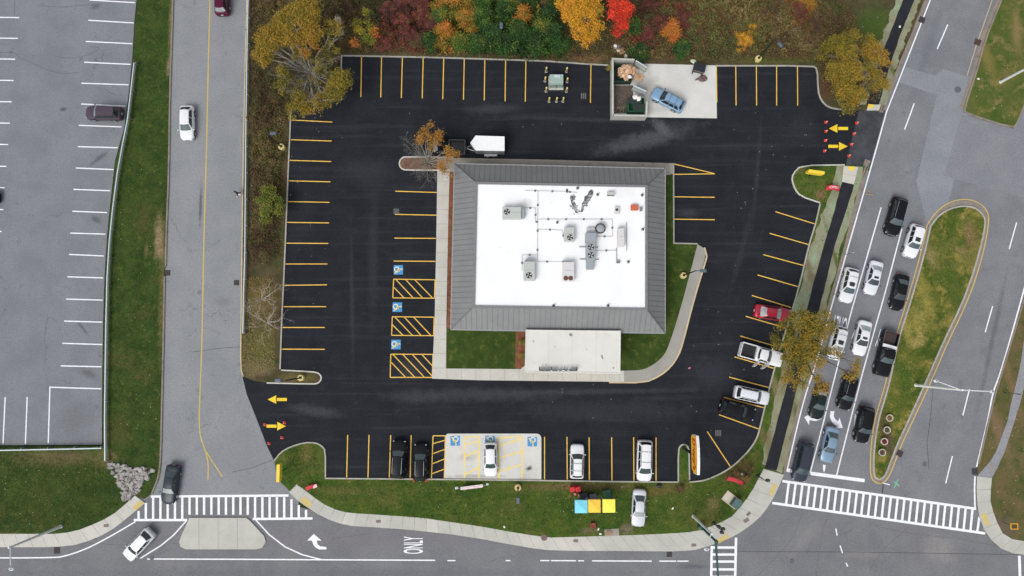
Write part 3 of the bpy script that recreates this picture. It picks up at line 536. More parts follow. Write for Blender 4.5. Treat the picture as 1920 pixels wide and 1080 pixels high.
# ------------------------------------------------ restaurant building
ZE, ZR = 3.3, 5.3
EV = [P(852, 307, ZE), P(1247, 316, ZE), P(1247, 625, ZE), P(845, 618, ZE)]
RV = [P(893, 343, ZR), P(1212, 349, ZR), P(1212, 580, ZR), P(888, 575, ZR)]
M_SEAM = ground('grey standing seam metal', S(118, 120, 121), S(126, 127, 127), 0.3, S(132, 129, 122), 0.8, (0.55, 0.75), fine=(3, 0.06), rough=0.5, bmp=0, spec=0.5)
M_SEAMD = simple('dark seam metal', S(104, 106, 108), 0.5); M_TRIM = simple('grey roof trim', S(120, 119, 122), 0.5); M_GUT = simple('pale gutter metal', S(150, 152, 154), 0.4)
M_WALL = ground('tan rendered wall', S(168, 150, 124), S(178, 160, 134), 1, fine=(10, .08), rough=.9, bmp=.2)
M_ROOFW = ground('white roof membrane', (0.86, 0.87, 0.88), (0.82, 0.83, 0.85), 0.25, fine=(8, 0.03), rough=0.75, bmp=0.03, c3=(0.55, 0.56, 0.6), s3=1.4, t3=(0.64, 0.78),
    blobs=[(1090, 372, 22, 18, 0, (.5, .5, .5), .75), (905, 360, 18, 12, 0, (.62, .63, .66), .7), (898, 565, 16, 12, 0, (.5, .5, .47), .7), (1195, 572, 16, 5, 0, (.6, .6, .58), .7), (1080, 540, 30, 20, 0, (.74, .74, .73), .6), (1040, 500, 16, 12, 0, (.72, .72, .6), .5), (1170, 385, 30, 20, 0, (.7, .7, .72), .6)])
M_GLASS = simple('dark window glass', (0.02, 0.025, 0.03), 0.08, spec=0.8, var=0)
M_CAN = ground('off white canopy membrane', S(208, 207, 201), S(215, 214, 208), 0.4, S(192, 190, 182), 1.2, (0.58, 0.75), fine=(8, 0.04), rough=0.85, bmp=0.05)
bc = (EV[0] + EV[2]) / 2
bld = empty('restaurant_building', (bc.x, bc.y, 0), 0, 'single storey restaurant with a grey metal skirt roof round a flat white roof', 'building')
def bpart(mb, name, mat, parent=None, **k):      # parts are modelled in world space, shifted to the building's base
    o0 = bld.location
    mb.v = [(v[0] - o0.x, v[1] - o0.y, v[2]) for v in mb.v]
    return mb.build(name, mat, parent or bld, **k)
ins = [e + (bc - e) * 0.075 for e in EV]
wl = bpart(MB().prism([(v.x, v.y) for v in ins], 0, 3.2), 'wall', M_WALL)
def wallbox(i, t, w_, z0, z1, name, mat, parent):
    a, b = ins[i], ins[(i + 1) % 4]; d = (b - a).normalized(); n = Vector((d.y, -d.x, 0)); n = n if n.dot(a - bc) > 0 else -n
    c = a.lerp(b, t) + n * 0.02; c.z = (z0 + z1) / 2
    return bpart(MB().box(c, (w_, 0.08, z1 - z0), math.atan2(d.y, d.x)), name, mat, parent)
for i, ts in ((2, (.15, .25, .8, .9)), (3, (.15, .3, .45, .6, .75, .9)), (1, (.3, .5, .7))):
    for t in ts: wn_ = wallbox(i, t, 1.9, .9, 2.5, 'window', M_GLASS, bld)
for i, t in ((0, .3), (1, .1)): wallbox(i, t, 1.0, 0, 2.1, 'door', M_TRIM, bld)
for i in range(4):
    j = (i + 1) % 4
    pan = bpart(MB().add([EV[i], EV[j], RV[j], RV[i]], [(0, 1, 2, 3)]), 'roof_panel', M_SEAM)
    e0, e1 = EV[i], EV[j]; L_ = (e1 - e0).length; d = (e1 - e0) / L_
    t0 = (RV[i] - e0).dot(d) / L_; t1 = (RV[j] - e0).dot(d) / L_
    n = int(L_ / 0.66); mb = MB()
    for k in range(1, n):
        t = k / n; a = e0.lerp(e1, t)
        b = e0.lerp(RV[i], t / t0) if t < t0 else (e1.lerp(RV[j], (1 - t) / (1 - t1)) if t > t1 else RV[i].lerp(RV[j], (t - t0) / (t1 - t0)))
        up = Vector((0, 0, .035)); s_ = d * .03
        mb.add([a - s_, a + s_, b + s_, b - s_, a - s_ + up, a + s_ + up, b + s_ + up, b - s_ + up], [(4, 5, 6, 7), (0, 1, 5, 4), (1, 2, 6, 5), (3, 0, 4, 7), (2, 3, 7, 6)])
    bpart(mb, 'seams', M_SEAMD, pan)
    bpart(MB().tube(EV[i] + Vector((0, 0, .03)), RV[i] + Vector((0, 0, .05)), .06, n=6), 'hip_cap', M_SEAMD, bld)
    q = [EV[i], EV[j]]; bpart(MB().strip(q, .14, ZE + .03, ZE - .12), 'gutter', M_GUT, bld)
bpart(MB().strip(RV, .30, ZR + .06, ZR - .25, closed=True), 'parapet_cap', M_TRIM)
fr = bpart(MB().poly([(v.x, v.y) for v in RV], ZR - .12), 'flat_roof', M_ROOFW)
bpart(MB().add([v + Vector((0, 0, -.03)) for v in EV], [(0, 1, 2, 3)]), 'soffit', M_TRIM)
ZF = ZR - .12
TARP = simple('black roof tar', (0.10, 0.10, 0.108), 0.8, var=.6, ns=5)
mb = MB()
for pts in ([(1069, 367), (1074, 366), (1080, 368), (1077, 374), (1074, 377), (1080, 382), (1078, 386), (1084, 400), (1079, 399), (1075, 389), (1071, 381), (1070, 374)], [(1104, 359), (1108, 355), (1113, 358), (1112, 365), (1108, 372), (1103, 380), (1100, 385), (1098, 382), (1101, 376), (1096, 384), (1093, 397), (1088, 398), (1091, 389), (1091, 381), (1095, 376), (1096, 368), (1101, 366)], [(1061, 354), (1065, 354), (1066, 359), (1063, 363), (1061, 359)]):
    mb.poly(world(pts, ZF), ZF + .006)
bpart(mb, 'tar_patch', TARP, fr)
rt = random.Random(3); mb = MB()
for i in range(46):
    t = rt.random(); bx, by = ((1071 + 10 * t, 364 + 36 * t) if i % 2 else (1112 - 22 * t, 358 + 38 * t)); q = P(bx + rt.gauss(0, 3), by + rt.gauss(0, 3), ZF); s_ = rt.uniform(.06, .22)
    mb.poly([(q.x + s_ * rt.uniform(.5, 1.2) * math.cos(a_), q.y + s_ * rt.uniform(.5, 1.2) * math.sin(a_)) for a_ in (0, .9, 1.8, 2.8, 3.7, 4.6, 5.5)], ZF + .008 + i * .0004)
tag(bpart(mb, 'tar_specks', simple('grey roof scuff', S(150, 150, 154), .9, var=.5, ns=4), fr), kind='stuff')
# entrance canopy
ZC = 4.0
cp = [P(986.5, 619, ZC), P(1163, 621, ZC), P(1162, 700, ZC), P(985, 697, ZC)]
can = bpart(MB().prism([(v.x, v.y) for v in cp], ZC - .5, ZC), 'canopy_roof', M_CAN)
ci = [c + ((cp[0] + cp[2]) / 2 - c) * 0.09 for c in cp]
bpart(MB().prism([(v.x, v.y) for v in ci], 0, ZC - .45), 'entrance_wall', M_WALL)
CST = simple('canopy stain', S(140, 136, 128), .9, var=.4); CJT = simple('canopy joint', S(192, 188, 178), .9)
for x, y, s_ in ((1071, 628, .3), (1129, 669, .28), (1000, 640, .12), (1150, 690, .14), (1024, 684, .1), (1040, 650, .09), (1100, 655, .1)):
    q = P(x, y, ZC); bpart(MB().poly([(q.x + s_ * rt.uniform(.3, 1) * math.cos(a_), q.y + s_ * rt.uniform(.5, 1.3) * math.sin(a_)) for a_ in (0, .9, 1.8, 2.8, 3.7, 4.6, 5.5)], ZC + .006), 'stain', CST, can)
for x in (1029, 1073, 1118): bpart(MB().strip([P(x, 622, ZC), P(x - .6, 698, ZC)], .035, ZC + .004), 'panel_joint', CJT, can)
bpart(MB().strip(cp, .12, ZC + .05, ZC - .5, closed=True), 'canopy_edge', simple('cream canopy edge', S(216, 214, 206), .6))
bpart(MB().box(P(1075, 692, 0) + Vector((0, .95, 1.1)), (2.2, .1, 2.2)), 'entrance_door', M_GLASS)
BLK = simple('black metal', (0.03, 0.03, 0.035), 0.5)
mb = MB(); y_ = 694.5
mb.tube(P(1010, y_ - 1, ZC + .12), P(1083, y_ - 1, ZC + .12), .035).tube(P(1010, y_ - 1, ZC + .8), P(1083, y_ - 1, ZC + .8), .02)
for x in (1011.5, 1034.5, 1057.8, 1081): mb.tube(P(x, y_ - 6, ZC + .05), P(x, y_ - 1, ZC + .1), .04).tube(P(x, y_ - 1, ZC), P(x, y_ - 1, ZC + .8), .03)
sg = bpart(mb, 'sign_frame', BLK)
for x in (1014, 1019, 1025, 1030, 1038, 1043, 1050.5, 1061, 1069.5, 1074.5, 1079.5): bpart(MB().box(P(x, y_, ZC + .45), (.30, .10, .5)), 'sign_character', BLK, sg)

# ------------------------------------------------ rooftop plant (stands on the flat roof: things of their own)
M_AC = simple('pale grey sheet metal', S(182, 186, 182), 0.5, var=.06); M_AC2 = simple('blue grey sheet metal', S(148, 157, 162), 0.45, var=.06); M_AC3 = simple('off white sheet metal', S(206, 204, 204), 0.5, var=.05)
M_FAN = simple('fan shroud black', (0.03, 0.035, 0.04), 0.6); M_RUST = simple('rusty grille', S(120, 78, 66), 0.8)
def hvac(label, x0, y0, x1, y1, fans, mat=M_AC, hgt=1.0, rot=0.0, fr_=.36, fmat=None, hood=None, extra=()):
    zt = ZF + hgt; a, b = P(x0, y0, zt), P(x1, y1, zt); c = (a + b) / 2
    e = empty('rooftop_air_conditioner', (c.x, c.y, ZF + .004), 0, label, 'air conditioner', 'air conditioning units on the white roof')
    wx, wy = abs(b.x - a.x), abs(a.y - b.y)
    body = MB().box((0, 0, hgt / 2 + .06), (wx, wy, hgt - .12)).build('casing', mat, e, bevel=.03)
    MB().box((0, wy * .36, .04), (wx * .95, .12, .08)).build('base_rail', BLK, e); MB().box((0, -wy * .36, .04), (wx * .95, .12, .08)).build('base_rail', BLK, e)
    MB().box((wx * .1, wy * .05, hgt + .003), (wx * .82, .02, .012)).build('panel_seam', M_SEAMD, body)
    if hood:
        hx0, hy0, hx1, hy1 = hood; p, q = P(hx0, hy0, zt - .2) - c, P(hx1, hy1, zt - .2) - c
        MB().box(((p.x + q.x) / 2, (p.y + q.y) / 2, hgt / 2 - .05), (abs(q.x - p.x), abs(p.y - q.y), hgt - .3)).build('intake_hood', M_AC2, e, bevel=.03)
    for fx, fy in fans:
        f = P(fx, fy, zt) - c
        fo = MB().lathe((f.x, f.y, hgt - .02), [(fr_, 0), (fr_ + .03, .03), (fr_, .05), (fr_ - .02, .035), (.02, .03)], 20).build('fan', fmat or M_FAN, e)
        mb = MB()
        for k in range(4):
            t = k * math.pi / 2 + .5; u = Vector((math.cos(t), math.sin(t), 0)); v = Vector((-u.y, u.x, 0)); q = Vector((f.x, f.y, hgt + .045))
            mb.add([q + u * .05, q + u * fr_ * .92 - v * .09, q + u * fr_ * .92 + v * .09 + Vector((0, 0, .03))], [(0, 1, 2)])
        mb.build('fan_blades', M_AC3 if not fmat else BLK, fo, fix=False)
    return e
hvac('grey air conditioner lying lengthwise alone on the left side of the white roof', 942, 388, 977, 410, [(950.5, 397)], hood=(976, 391, 983, 409))
hvac('small grey air conditioner left of the round exhaust fan, one fan', 1058, 426, 1077, 452, [(1069, 445)])
hvac('grey air conditioner with one fan at the lower left of the white roof', 981.5, 490, 1003, 526, [(992, 516)], hood=(986, 486, 1000, 491))
hvac('off white air conditioner with two rusty fans at the lower middle of the roof', 1055, 491, 1077, 527, [(1061, 521.5), (1070, 521.5)], mat=M_AC3, fr_=.27, fmat=M_RUST)
u = hvac('long blue grey air handler with two fans in the middle of the white roof', 1099, 454, 1116, 487, [(1108, 463), (1108, 478)], mat=M_AC2, hgt=1.1)
c = P(1107.5, 470.5, ZF + 1.1)
def rel(px, py, z): q = P(px, py, ZF + z); return Vector((q.x - u.location.x, q.y - u.location.y, z))
a, b = rel(1098.5, 436, 1.3), rel(1118, 453.5, 1.3); MB().box(((a.x + b.x) / 2, (a.y + b.y) / 2, .68), (b.x - a.x, a.y - b.y, 1.25)).build('duct_box', M_AC2, u, bevel=.04)
a, b = rel(1099.5, 487, .8), rel(1113.5, 505, .8); MB().box(((a.x + b.x) / 2, (a.y + b.y) / 2, .42), (b.x - a.x, a.y - b.y, .75)).build('discharge_duct', M_AC2, u, bevel=.04)
a, b = rel(1100, 427, .5), rel(1116, 436, .5); MB().box(((a.x + b.x) / 2, (a.y + b.y) / 2, .28), (b.x - a.x, a.y - b.y, .45)).build('curb_box', M_AC3, u, bevel=.03)
MB().tube(rel(1086, 463, .15), rel(1122, 463.5, .15), .05).tube(rel(1087, 486, .15), rel(1123, 486.5, .15), .05).build('support_rail', M_TRIM, u)
u2 = hvac('narrow pale air handler near the right roof edge, without a fan on top', 1158.5, 428, 1171, 462, [], mat=M_AC3, hgt=.9)
u2 and MB().tube((.75, 2.0, .3), (.75, -1.6, .3), .04).tube((-.5, -1.2, .25), (-.5, -3, .25), .04).box((-.3, -3, .2), (.4, .3, .35)).build('side_pipe', M_TRIM, u2)
c = P(1126, 428, ZF + .8)
e = empty('exhaust_fan', (c.x, c.y, ZF + .004), 0, 'round exhaust fan with a black rim at the centre right of the white roof', 'exhaust fan')
MB().lathe((0, 0, 0), [(.45, 0), (.45, .5), (.62, .55), (.66, .7), (.6, .78)], 28).build('rim', BLK, e, smooth=False)
MB().lathe((0, 0, .74), [(.52, 0), (.5, .07), (.3, .11), (.05, .13)], 28).build('dome', M_AC2, e, smooth=True)
def roofbox(name, label, cat, x0, y0, x1, y1, mat, hgt, lid=None):
    a, b = P(x0, y0, ZF + hgt), P(x1, y1, ZF + hgt); c = (a + b) / 2
    e = empty(name, (c.x, c.y, ZF + .004), 0, label, cat); wx, wy = abs(b.x - a.x), abs(a.y - b.y)
    MB().box((0, 0, hgt / 2), (wx * .92, wy * .92, hgt)).build('body', mat, e, bevel=.03)
    MB().box((0, 0, hgt + .03), (wx, wy, .07)).build('lid', lid or mat, e, bevel=.02)
    return e
e = roofbox('roof_vent', 'low grey louvred vent box at the upper right of the white roof', 'vent', 1138, 360, 1152, 367.5, M_AC, .5)
MB().box((0, -.2, .575), (.9, .08, .02)).build('louvre', BLK, e)
roofbox('roof_hatch', 'rust orange box at the right of the white roof', 'hatch', 1182.5, 384, 1197, 394.5, simple('orange red oxide', S(190, 92, 72), .7), .35, simple('red oxide lid', S(196, 96, 74), .7))
e = roofbox('roof_vent', 'small open white box with a dark blower left of the orange box', 'vent', 1152, 388.5, 1161, 402, M_AC3, .4)
MB().box((0, .12, .49), (.34, .3, .06)).build('blower', BLK, e, bevel=.03)
roofbox('roof_vent', 'small dark grey box beside the roof edge, right of the orange box', 'vent', 1200, 388, 1204, 396, M_TRIM, .3)
pipes = [[(984, 357), (1055, 359), (1082, 361)], [(1008.5, 357.5), (1008, 411), (1007.5, 490)], [(1008, 411), (1148, 411), (1148.5, 443), (1119, 443.5)], [(1008, 430), (1054, 431.5), (1058, 452)], [(1007.5, 478), (979, 478), (978.5, 508)], [(1007.5, 490.5), (1074, 491)], [(984, 389.5), (1004, 390), (1004, 416), (1008, 416)], [(1117, 470), (1157, 469.5)]]
c = P(1008, 411, ZF)
e = empty('gas_pipework', (c.x, c.y, ZF), 0, 'thin grey gas pipes running over the white roof between the air conditioners', 'pipe')
mb = MB(); sb = MB()
for p in pipes:
    q = [P(x, y, ZF + .14) - Vector((c.x, c.y, ZF)) for x, y in p]; mb.path(q, .02, 6)
    for a, b in zip(q, q[1:]):
        n = max(1, int((b - a).length / 2.2))
        for k in range(n): w_ = a.lerp(b, (k + .6) / (n + .2)); sb.box((w_.x, w_.y, .06), (.22, .22, .11))
mb.build('pipe', M_TRIM, e); sb.build('support_blocks', simple('dark rubber block', S(112, 114, 118), .8), e)
for x, y, lb in ((1083, 353, 'small black stub vent above the tar marks on the roof'), (1120.5, 365, 'pale grey stub vent right of the tar marks'), (1045, 417, 'grey stub vent above the small air conditioner'), (1204, 366, 'dark stub vent in the upper right corner of the white roof'), (1205, 430, 'dark stub vent at the right edge of the white roof'), (1178, 491, 'dark stub vent below the narrow pale air handler'), (1038, 573, 'dark stub vent at the bottom edge of the roof, left one of two'), (1140, 573, 'dark stub vent at the bottom edge of the roof, right one of two')):
    c = P(x, y, ZF); e = empty('vent_pipe', (c.x, c.y, ZF + .002), 0, lb, 'vent pipe', 'stub vent pipes on the white roof')
    MB().lathe((0, 0, 0), [(.2, 0), (.08, .05), (.07, .35)], 10).build('pipe', M_TRIM, e); MB().lathe((0, 0, .33), [(.11, 0), (.11, .06)], 10).build('cap', BLK, e)

# walkways round the building
Z_W = .13
def walk(pts, mat, name='walkway', z=Z_W): structure(MB().prism(world(pts, z), -.05, z), name, mat)
walk([(820, 317), (843, 320), (841, 390), (837, 600), (836, 691), (976, 692), (986, 684), (1162, 695), (1170, 695), (1170, 716), (900, 713), (810, 710), (815, 600), (818, 450)], CONC)
walk([(760, 295), (849, 296), (1016, 299), (1263, 306), (1263, 326), (1240, 330), (1240, 335), (855, 325), (849, 322), (820, 318), (760, 318)], CONC_D, z=.128)
walk([(843, 322), (856, 322), (850, 616), (838, 616), (841, 393)], MULCH, 'mulch_bed', .124)
walk([(837, 610), (968, 612), (967, 692), (836, 691)], G_FRONT, 'lawn', .120)
walk([(967, 612), (990, 612), (987, 684), (976, 691), (966, 692)], MULCH, 'mulch_bed', .122)
walk([(1155, 612), (1240, 620), (1240, 326), (1262, 326), (1263, 456), (1308, 458), (1276, 580), (1252, 655), (1241, 671), (1225, 684), (1206, 694), (1155, 695)], G_FRONT, 'lawn', .116)
wi = [(1308, 458), (1276, 580), (1252, 655), (1241, 671), (1225, 684), (1206, 694), (1170, 695)]
wo_ = [(1321, 466), (1324, 480), (1300, 561), (1279, 644), (1271, 666), (1257, 687), (1236, 704), (1209, 716), (1170, 716)]
ribbon('walkway', smooth(wi, 2), smooth(wo_, 2), 9, ground('grey curved walkway', S(150, 148, 142), S(160, 157, 150), .4, fine=(9, .08), bmp=.1), z=.131, gap=0)
structure(MB().strip(world([(837, 691), (837, 612)], .13), .03, .134), 'expansion_joint', KERB_D)
mb = MB()
for y in (340, 366, 393, 420, 447, 474, 501, 528, 555, 582, 609, 636, 663, 690): mb.strip(world([(820 - (y - 340) * .027, y), (843 - (y - 340) * .02, y)], Z_W), .03, Z_W + .004)
for x in range(838, 1170, 27): mb.strip(world([(x, 692 if x < 980 else 697), (x, 711 + (x - 838) * .012)], Z_W), .03, Z_W + .004)
structure(mb, 'expansion_joint', KERB_D)
kerb([(1321, 464), (1325, 478), (1325, 484), (1301, 562), (1280, 645), (1272, 667), (1258, 688), (1237, 705), (1209, 717.5), (1142, 717)], KERB_T, .2, .14)
kerb([(1263, 306), (1263, 327), (1263.5, 456), (1308, 457)], KERB, sm=0); kerb([(843, 319), (760, 319), (751, 315), (748, 306), (752, 297), (760, 293.5), (849, 295)], CONC, .16)
structure(MB().prism(world([(758, 295.5), (820, 295.5), (820, 317.5), (758, 317.5), (752, 314), (750, 310), (749.5, 306), (750.5, 301), (753, 297.5)], .142), .1, .142), 'mulch_bed', MULCH2)
# ------------------------------------------------ vehicles
def paint(name, c, rough=0.32, metal=0.0): d = max(c) < .09; return simple(name, c, rough, metal, 0.22 if d else 0.5, 0.02, 2, coat=0.0 if d else 0.6)
P_BLACK = paint('black car paint', (0.008, 0.009, 0.011), .22); P_WHITE = paint('white car paint', (0.76, 0.77, 0.79)); P_SILVER = paint('silver car paint', (0.60, 0.62, 0.66), .35, .1); P_PEARL = paint('pearl white car paint', (0.68, 0.70, 0.74), .35)
P_RED = paint('red car paint', (0.36, 0.012, 0.03)); P_BLUE = paint('light blue car paint', (0.20, 0.30, 0.42), .35, .2); P_BLUE2 = paint('sky blue car paint', (0.20, 0.34, 0.50), .35, .1)
P_PLUM = paint('plum brown car paint', (0.072, 0.055, 0.072)); P_MAROON = paint('maroon car paint', (0.085, 0.008, 0.03)); P_SLATE = paint('dark slate car paint', (0.03, 0.042, 0.052), .25); P_NAVY = paint('dark navy car paint', (0.035, 0.042, 0.058), .25)
P_GREEN = paint('dark green car paint', (0.012, 0.02, 0.02), .22)
V_GLASS = simple('car glass', (0.018, 0.027, 0.03), 0.05, spec=0.7, var=0, ior=1.6); V_PALE = simple('car glass with painted reflection', (0.30, 0.34, 0.35), 0.12, spec=1.0, var=0.25, ns=3, ior=1.8)  # pale glass: whitish sky reflection painted into the base colour
V_TEAL = simple('car glass in reflected sky tone', (0.045, 0.072, 0.08), 0.06, spec=0.7, var=0.1, ior=1.6)  # teal grey of the reflected sky put into the base colour
TYRE = simple('tyre rubber', (0.012, 0.012, 0.013), .8); RIM = simple('alloy rim', (0.45, 0.46, 0.48), .35, .6); TRIMB = simple('black car trim', (0.015, 0.015, 0.017), .5)
LAMP_F = simple('clear headlamp', (0.34, 0.36, 0.38), .15, spec=.8); LAMP_R = simple('red tail lamp', (0.42, 0.01, 0.015), .25); CHROME = simple('chrome strip', (0.6, 0.62, 0.64), .2, .8); PLATE = simple('number plate white', (0.6, 0.62, 0.6), .5)

SPEC = {  # base front, roof front, roof rear, base rear (fractions of length), roof half width, height, bonnet z, belt z, tail z
 'sedan': (.22, .065, -.20, -.37, .60, 1.44, .80, .93, 1.00),
 'hatch': (.25, .09, -.33, -.455, .64, 1.50, .82, .95, .98),
 'suv': (.235, .10, -.385, -.465, .66, 1.70, .96, 1.08, 1.10),
 'wagon': (.235, .09, -.37, -.46, .64, 1.52, .84, .96, .98),
 'van': (.31, .15, -.42, -.475, .68, 1.76, .95, 1.08, 1.10),
 'pickup': (.215, .10, -.085, -.115, .68, 1.85, 1.12, 1.25, 1.20)}
def vehicle(label, kind, cx, cy, hd, L, W, pm, group=None, rails=False, cross=0, sunroof=False, roofmat=None, cat=None, front=None, back=None, tail_glow=False, chrome=False, doors=False, name=None, pal=None):
    bf, tf, tr, br, wt, Hh, zh, zb, zt = SPEC[kind]
    c = P(cx, cy, .8); a = P(cx + hd[0] * .1, cy + hd[1] * .1, .8) - c; rz = math.atan2(a.y, a.x)
    zg = .03
    for (q, z) in ((None, 0),): pass
    e = empty(name or ('pickup_truck' if kind == 'pickup' else 'parked_car' if group and 'park' in group else 'car'), (c.x, c.y, zg), rz, label, cat or {'pickup': 'pickup truck', 'van': 'van', 'suv': 'car', 'wagon': 'car'}.get(kind, 'car'), group)
    h = W / 2; glass_f = front or V_GLASS; glass_b = back or V_GLASS
    # lower body: cross-sections lofted along the length
    if kind == 'pickup':
        st = [(.5, .80, zh - .22), (.488, .93, zh - .06), (.45, .98, zh), (.33, 1, zh + .05), (bf, 1, zb), (0, 1, zb + .01), (br - .01, 1, zb)]
    elif kind == 'sedan':
        st = [(.5, .30, zh - .34), (.496, .52, zh - .24), (.480, .73, zh - .14), (.448, .88, zh - .05), (.385, .97, zh), (bf, 1, zb), (0, 1.0, zb + .03), (br, .985, zb + .04), (-.44, .94, zt), (-.478, .86, zt - .05), (-.494, .76, zt - .14), (-.5, .58, zt - .3)]
    else:
        st = [(.5, .36, zh - .36), (.495, .58, zh - .24), (.479, .78, zh - .13), (.448, .91, zh - .05), (.385, .98, zh), (bf, 1, zb), (0, 1.0, zb + .03), (-.40, .985, zb + .04), (-.465, .95, zt), (-.488, .88, zt - .08), (-.497, .80, zt - .2), (-.5, .66, zt - .34)]
    prof = [(0, .05, 1), (.45, .035, 1), (.78, -.005, 1), (.93, -.06, 1), (1.0, -.17, 1), (1.0, .55, 0), (.98, .30, 0), (.90, .20, 0), (0, .20, 0)]
    vs, fs = [], []; np_ = len(prof) * 2 - 2
    for x, k, z in st:
        half = [(h * k * y, (z + dz) if rel_ else min(dz, z - .1)) for y, dz, rel_ in prof]
        ring = half + [(-y, zz) for y, zz in half[-2:0:-1]]
        vs += [(x * L, y, zz) for y, zz in ring]
    for i in range(len(st) - 1):
        for j in range(np_): q = (j + 1) % np_; fs.append((i * np_ + j, i * np_ + q, (i + 1) * np_ + q, (i + 1) * np_ + j))
    fs += [tuple(range(np_)), tuple(range((len(st) - 1) * np_, len(st) * np_))[::-1]]
    body = MB().add(vs, fs).build('body', pm, e, smooth=True)
    sub = body.modifiers.new('edges', 'BEVEL'); sub.width = .03; sub.segments = 1; sub.limit_method = 'ANGLE'; sub.angle_limit = R(50)
    # greenhouse surfaces
    wb = .90; zB = zb + .01; zT = Hh
    xbf, xtf, xtr, xbr = bf * L, tf * L, tr * L, br * L
    def fr(s, t, o=0): return ((xbf + (xtf - xbf) * t) - .14 * s * s * (1 - .4 * t) + o, s * h * (wb + (wt - wb) * t), zB + (zT - zB) * t + .05 * (1 - s * s) * t + o)
    def rr(s, t, o=0): return ((xbr + (xtr - xbr) * t) + .10 * s * s - o, s * h * (wb - .02 + (wt - wb) * t), zB + .03 + (zT - zB - .03) * t + .05 * (1 - s * s) * t + o)
    def sd_(sg, u, t, o=0):
        A, B = fr(sg, t), rr(sg, t); bulge = 1 + .02 * math.sin(math.pi * u)
        return (A[0] + (B[0] - A[0]) * u, (A[1] + (B[1] - A[1]) * u) * bulge + sg * o, A[2] + (B[2] - A[2]) * u + .03 * math.sin(math.pi * u) * t)
    def rf(a_, s, o=0):
        A, B = fr(s, 1), rr(s, 1); return (A[0] + (B[0] - A[0]) * a_, (A[1] + (B[1] - A[1]) * a_) * (1 + .02 * math.sin(math.pi * a_) * abs(s)), A[2] + (B[2] - A[2]) * a_ + .03 * math.sin(math.pi * a_) + o)
    def grid(fn, u0, u1, nu, v0, v1, nv):
        vs = [fn(u0 + (u1 - u0) * i / nu, v0 + (v1 - v0) * j / nv) for i in range(nu + 1) for j in range(nv + 1)]
        return vs, [(i * (nv + 1) + j, i * (nv + 1) + j + 1, (i + 1) * (nv + 1) + j + 1, (i + 1) * (nv + 1) + j) for i in range(nu) for j in range(nv)]
    mb = MB(); mb.add(*grid(fr, -1, 1, 6, 0, 1, 1)); mb.add(*grid(rr, -1, 1, 6, 0, 1, 1))
    for sg in (-1, 1): mb.add(*grid(lambda u, t: sd_(sg, u, t), 0, 1, 6, 0, 1, 1))
    cab = mb.build('cabin_frame', pm, e, smooth=False)
    roof = MB().add(*grid(rf, 0, 1, 6, -1, 1, 6)).build('roof', roofmat or pm, e, smooth=True)
    MB().add(*grid(lambda s, t: fr(s, t, .015), -.90, .90, 6, .03, .93, 2)).build('windshield', glass_f, e, smooth=True, fix=False)
    MB().add(*grid(lambda s, t: rr(s, t, .015), -.86, .86, 6, .10 if kind != 'pickup' else .3, .90, 2)).build('rear_window', glass_b, e, smooth=True, fix=False)
    wins = ((.06, .47), (.51, .90)) if kind in ('sedan', 'pickup', 'hatch') else ((.05, .38), (.41, .68), (.71, .93))
    for sg in (-1, 1):
        for u0, u1 in wins: MB().add(*grid(lambda u, t: sd_(sg, u, t, .012), u0, u1, 2, .10, .90, 1)).build('side_window', V_GLASS, e, fix=False)
        m_ = MB().blob((xbf - .12, sg * (h + .10), zb + .06), .12, (.6, 1, .7), 1, 0, 5).build('mirror', pm if pm in (P_WHITE, P_SILVER, P_RED) else TRIMB, e, smooth=True)
        MB().box((L * .458, sg * h * .70, zh - .15), (.16, .30, .12), -sg * .6).build('headlight', LAMP_F, e, bevel=.03)
        MB().box((-L * .482, sg * h * .78, zt - .20), (.07, .26, .20), sg * .3).build('taillight', LAMP_R, e, bevel=.03)
        for x in ((.30, -.28) if kind != 'pickup' else (.33, -.27)):
            rw = .34 if kind in ('sedan', 'hatch', 'wagon') else .38
            wh = MB().tube((x * L, sg * (h - .20), rw), (x * L, sg * (h + .015), rw), rw, n=20).build('wheel', TYRE, e, smooth=False)
            MB().tube((x * L, sg * (h + .016), rw), (x * L, sg * (h + .028), rw), rw * .64, n=14).build('rim', RIM, wh)
            mb = MB()
            for k in range(9):
                t0 = R(-8 + k * 24.5); t1 = R(-8 + (k + 1) * 24.5); q = []
                if k < 8:
                    q = [(x * L + math.cos(t) * r_, rw + math.sin(t) * r_) for t, r_ in ((t0, rw + .02), (t1, rw + .02), (t1, rw + .07), (t0, rw + .07))]
                    mb.add([(a_, sg * (h + .012), b_) for a_, b_ in q], [(0, 1, 2, 3)])
            mb.build('wheel_arch', TRIMB, e, fix=False)
    MB().box((L * .496, 0, zh - .30), (.05, h * .7, .16)).build('grille', TRIMB, e, bevel=.02)
    MB().box((-L * .503, 0, .62), (.03, .34, .17)).build('number_plate', PLATE, e)
    MB().tube((xbf - .02, -h * .55, zB + .04), (xbf - .12, h * .1, zB + .07), .012, n=4).tube((xbf - .02, -h * .05, zB + .04), (xbf - .12, h * .55, zB + .07), .012, n=4).build('wiper', TRIMB, e)
    if chrome: MB().box((L * .497, 0, zh - .17), (.06, h * 1.1, .06)).build('chrome_bar', CHROME, e, bevel=.02)
    if rails or cross:
        if rails:
            for sg in (-1, 1): MB().path([rf(a_, sg * .93, .07) for a_ in (.04, .3, .6, .95)], .022, 6).build('roof_rail', CHROME if rails == 2 else TRIMB, roof)
        for k in range(cross): a_ = .25 + k * .45 / max(1, cross - 1) if cross > 1 else .4; MB().path([rf(a_, s, .08) for s in (-.93, -.4, .4, .93)], .02, 5).build('crossbar', TRIMB, roof)
    if sunroof: MB().add(*grid(lambda a_, s: rf(a_, s, .012), .10, .36, 2, -.56, .56, 4)).build('sunroof', V_GLASS, roof, fix=False)
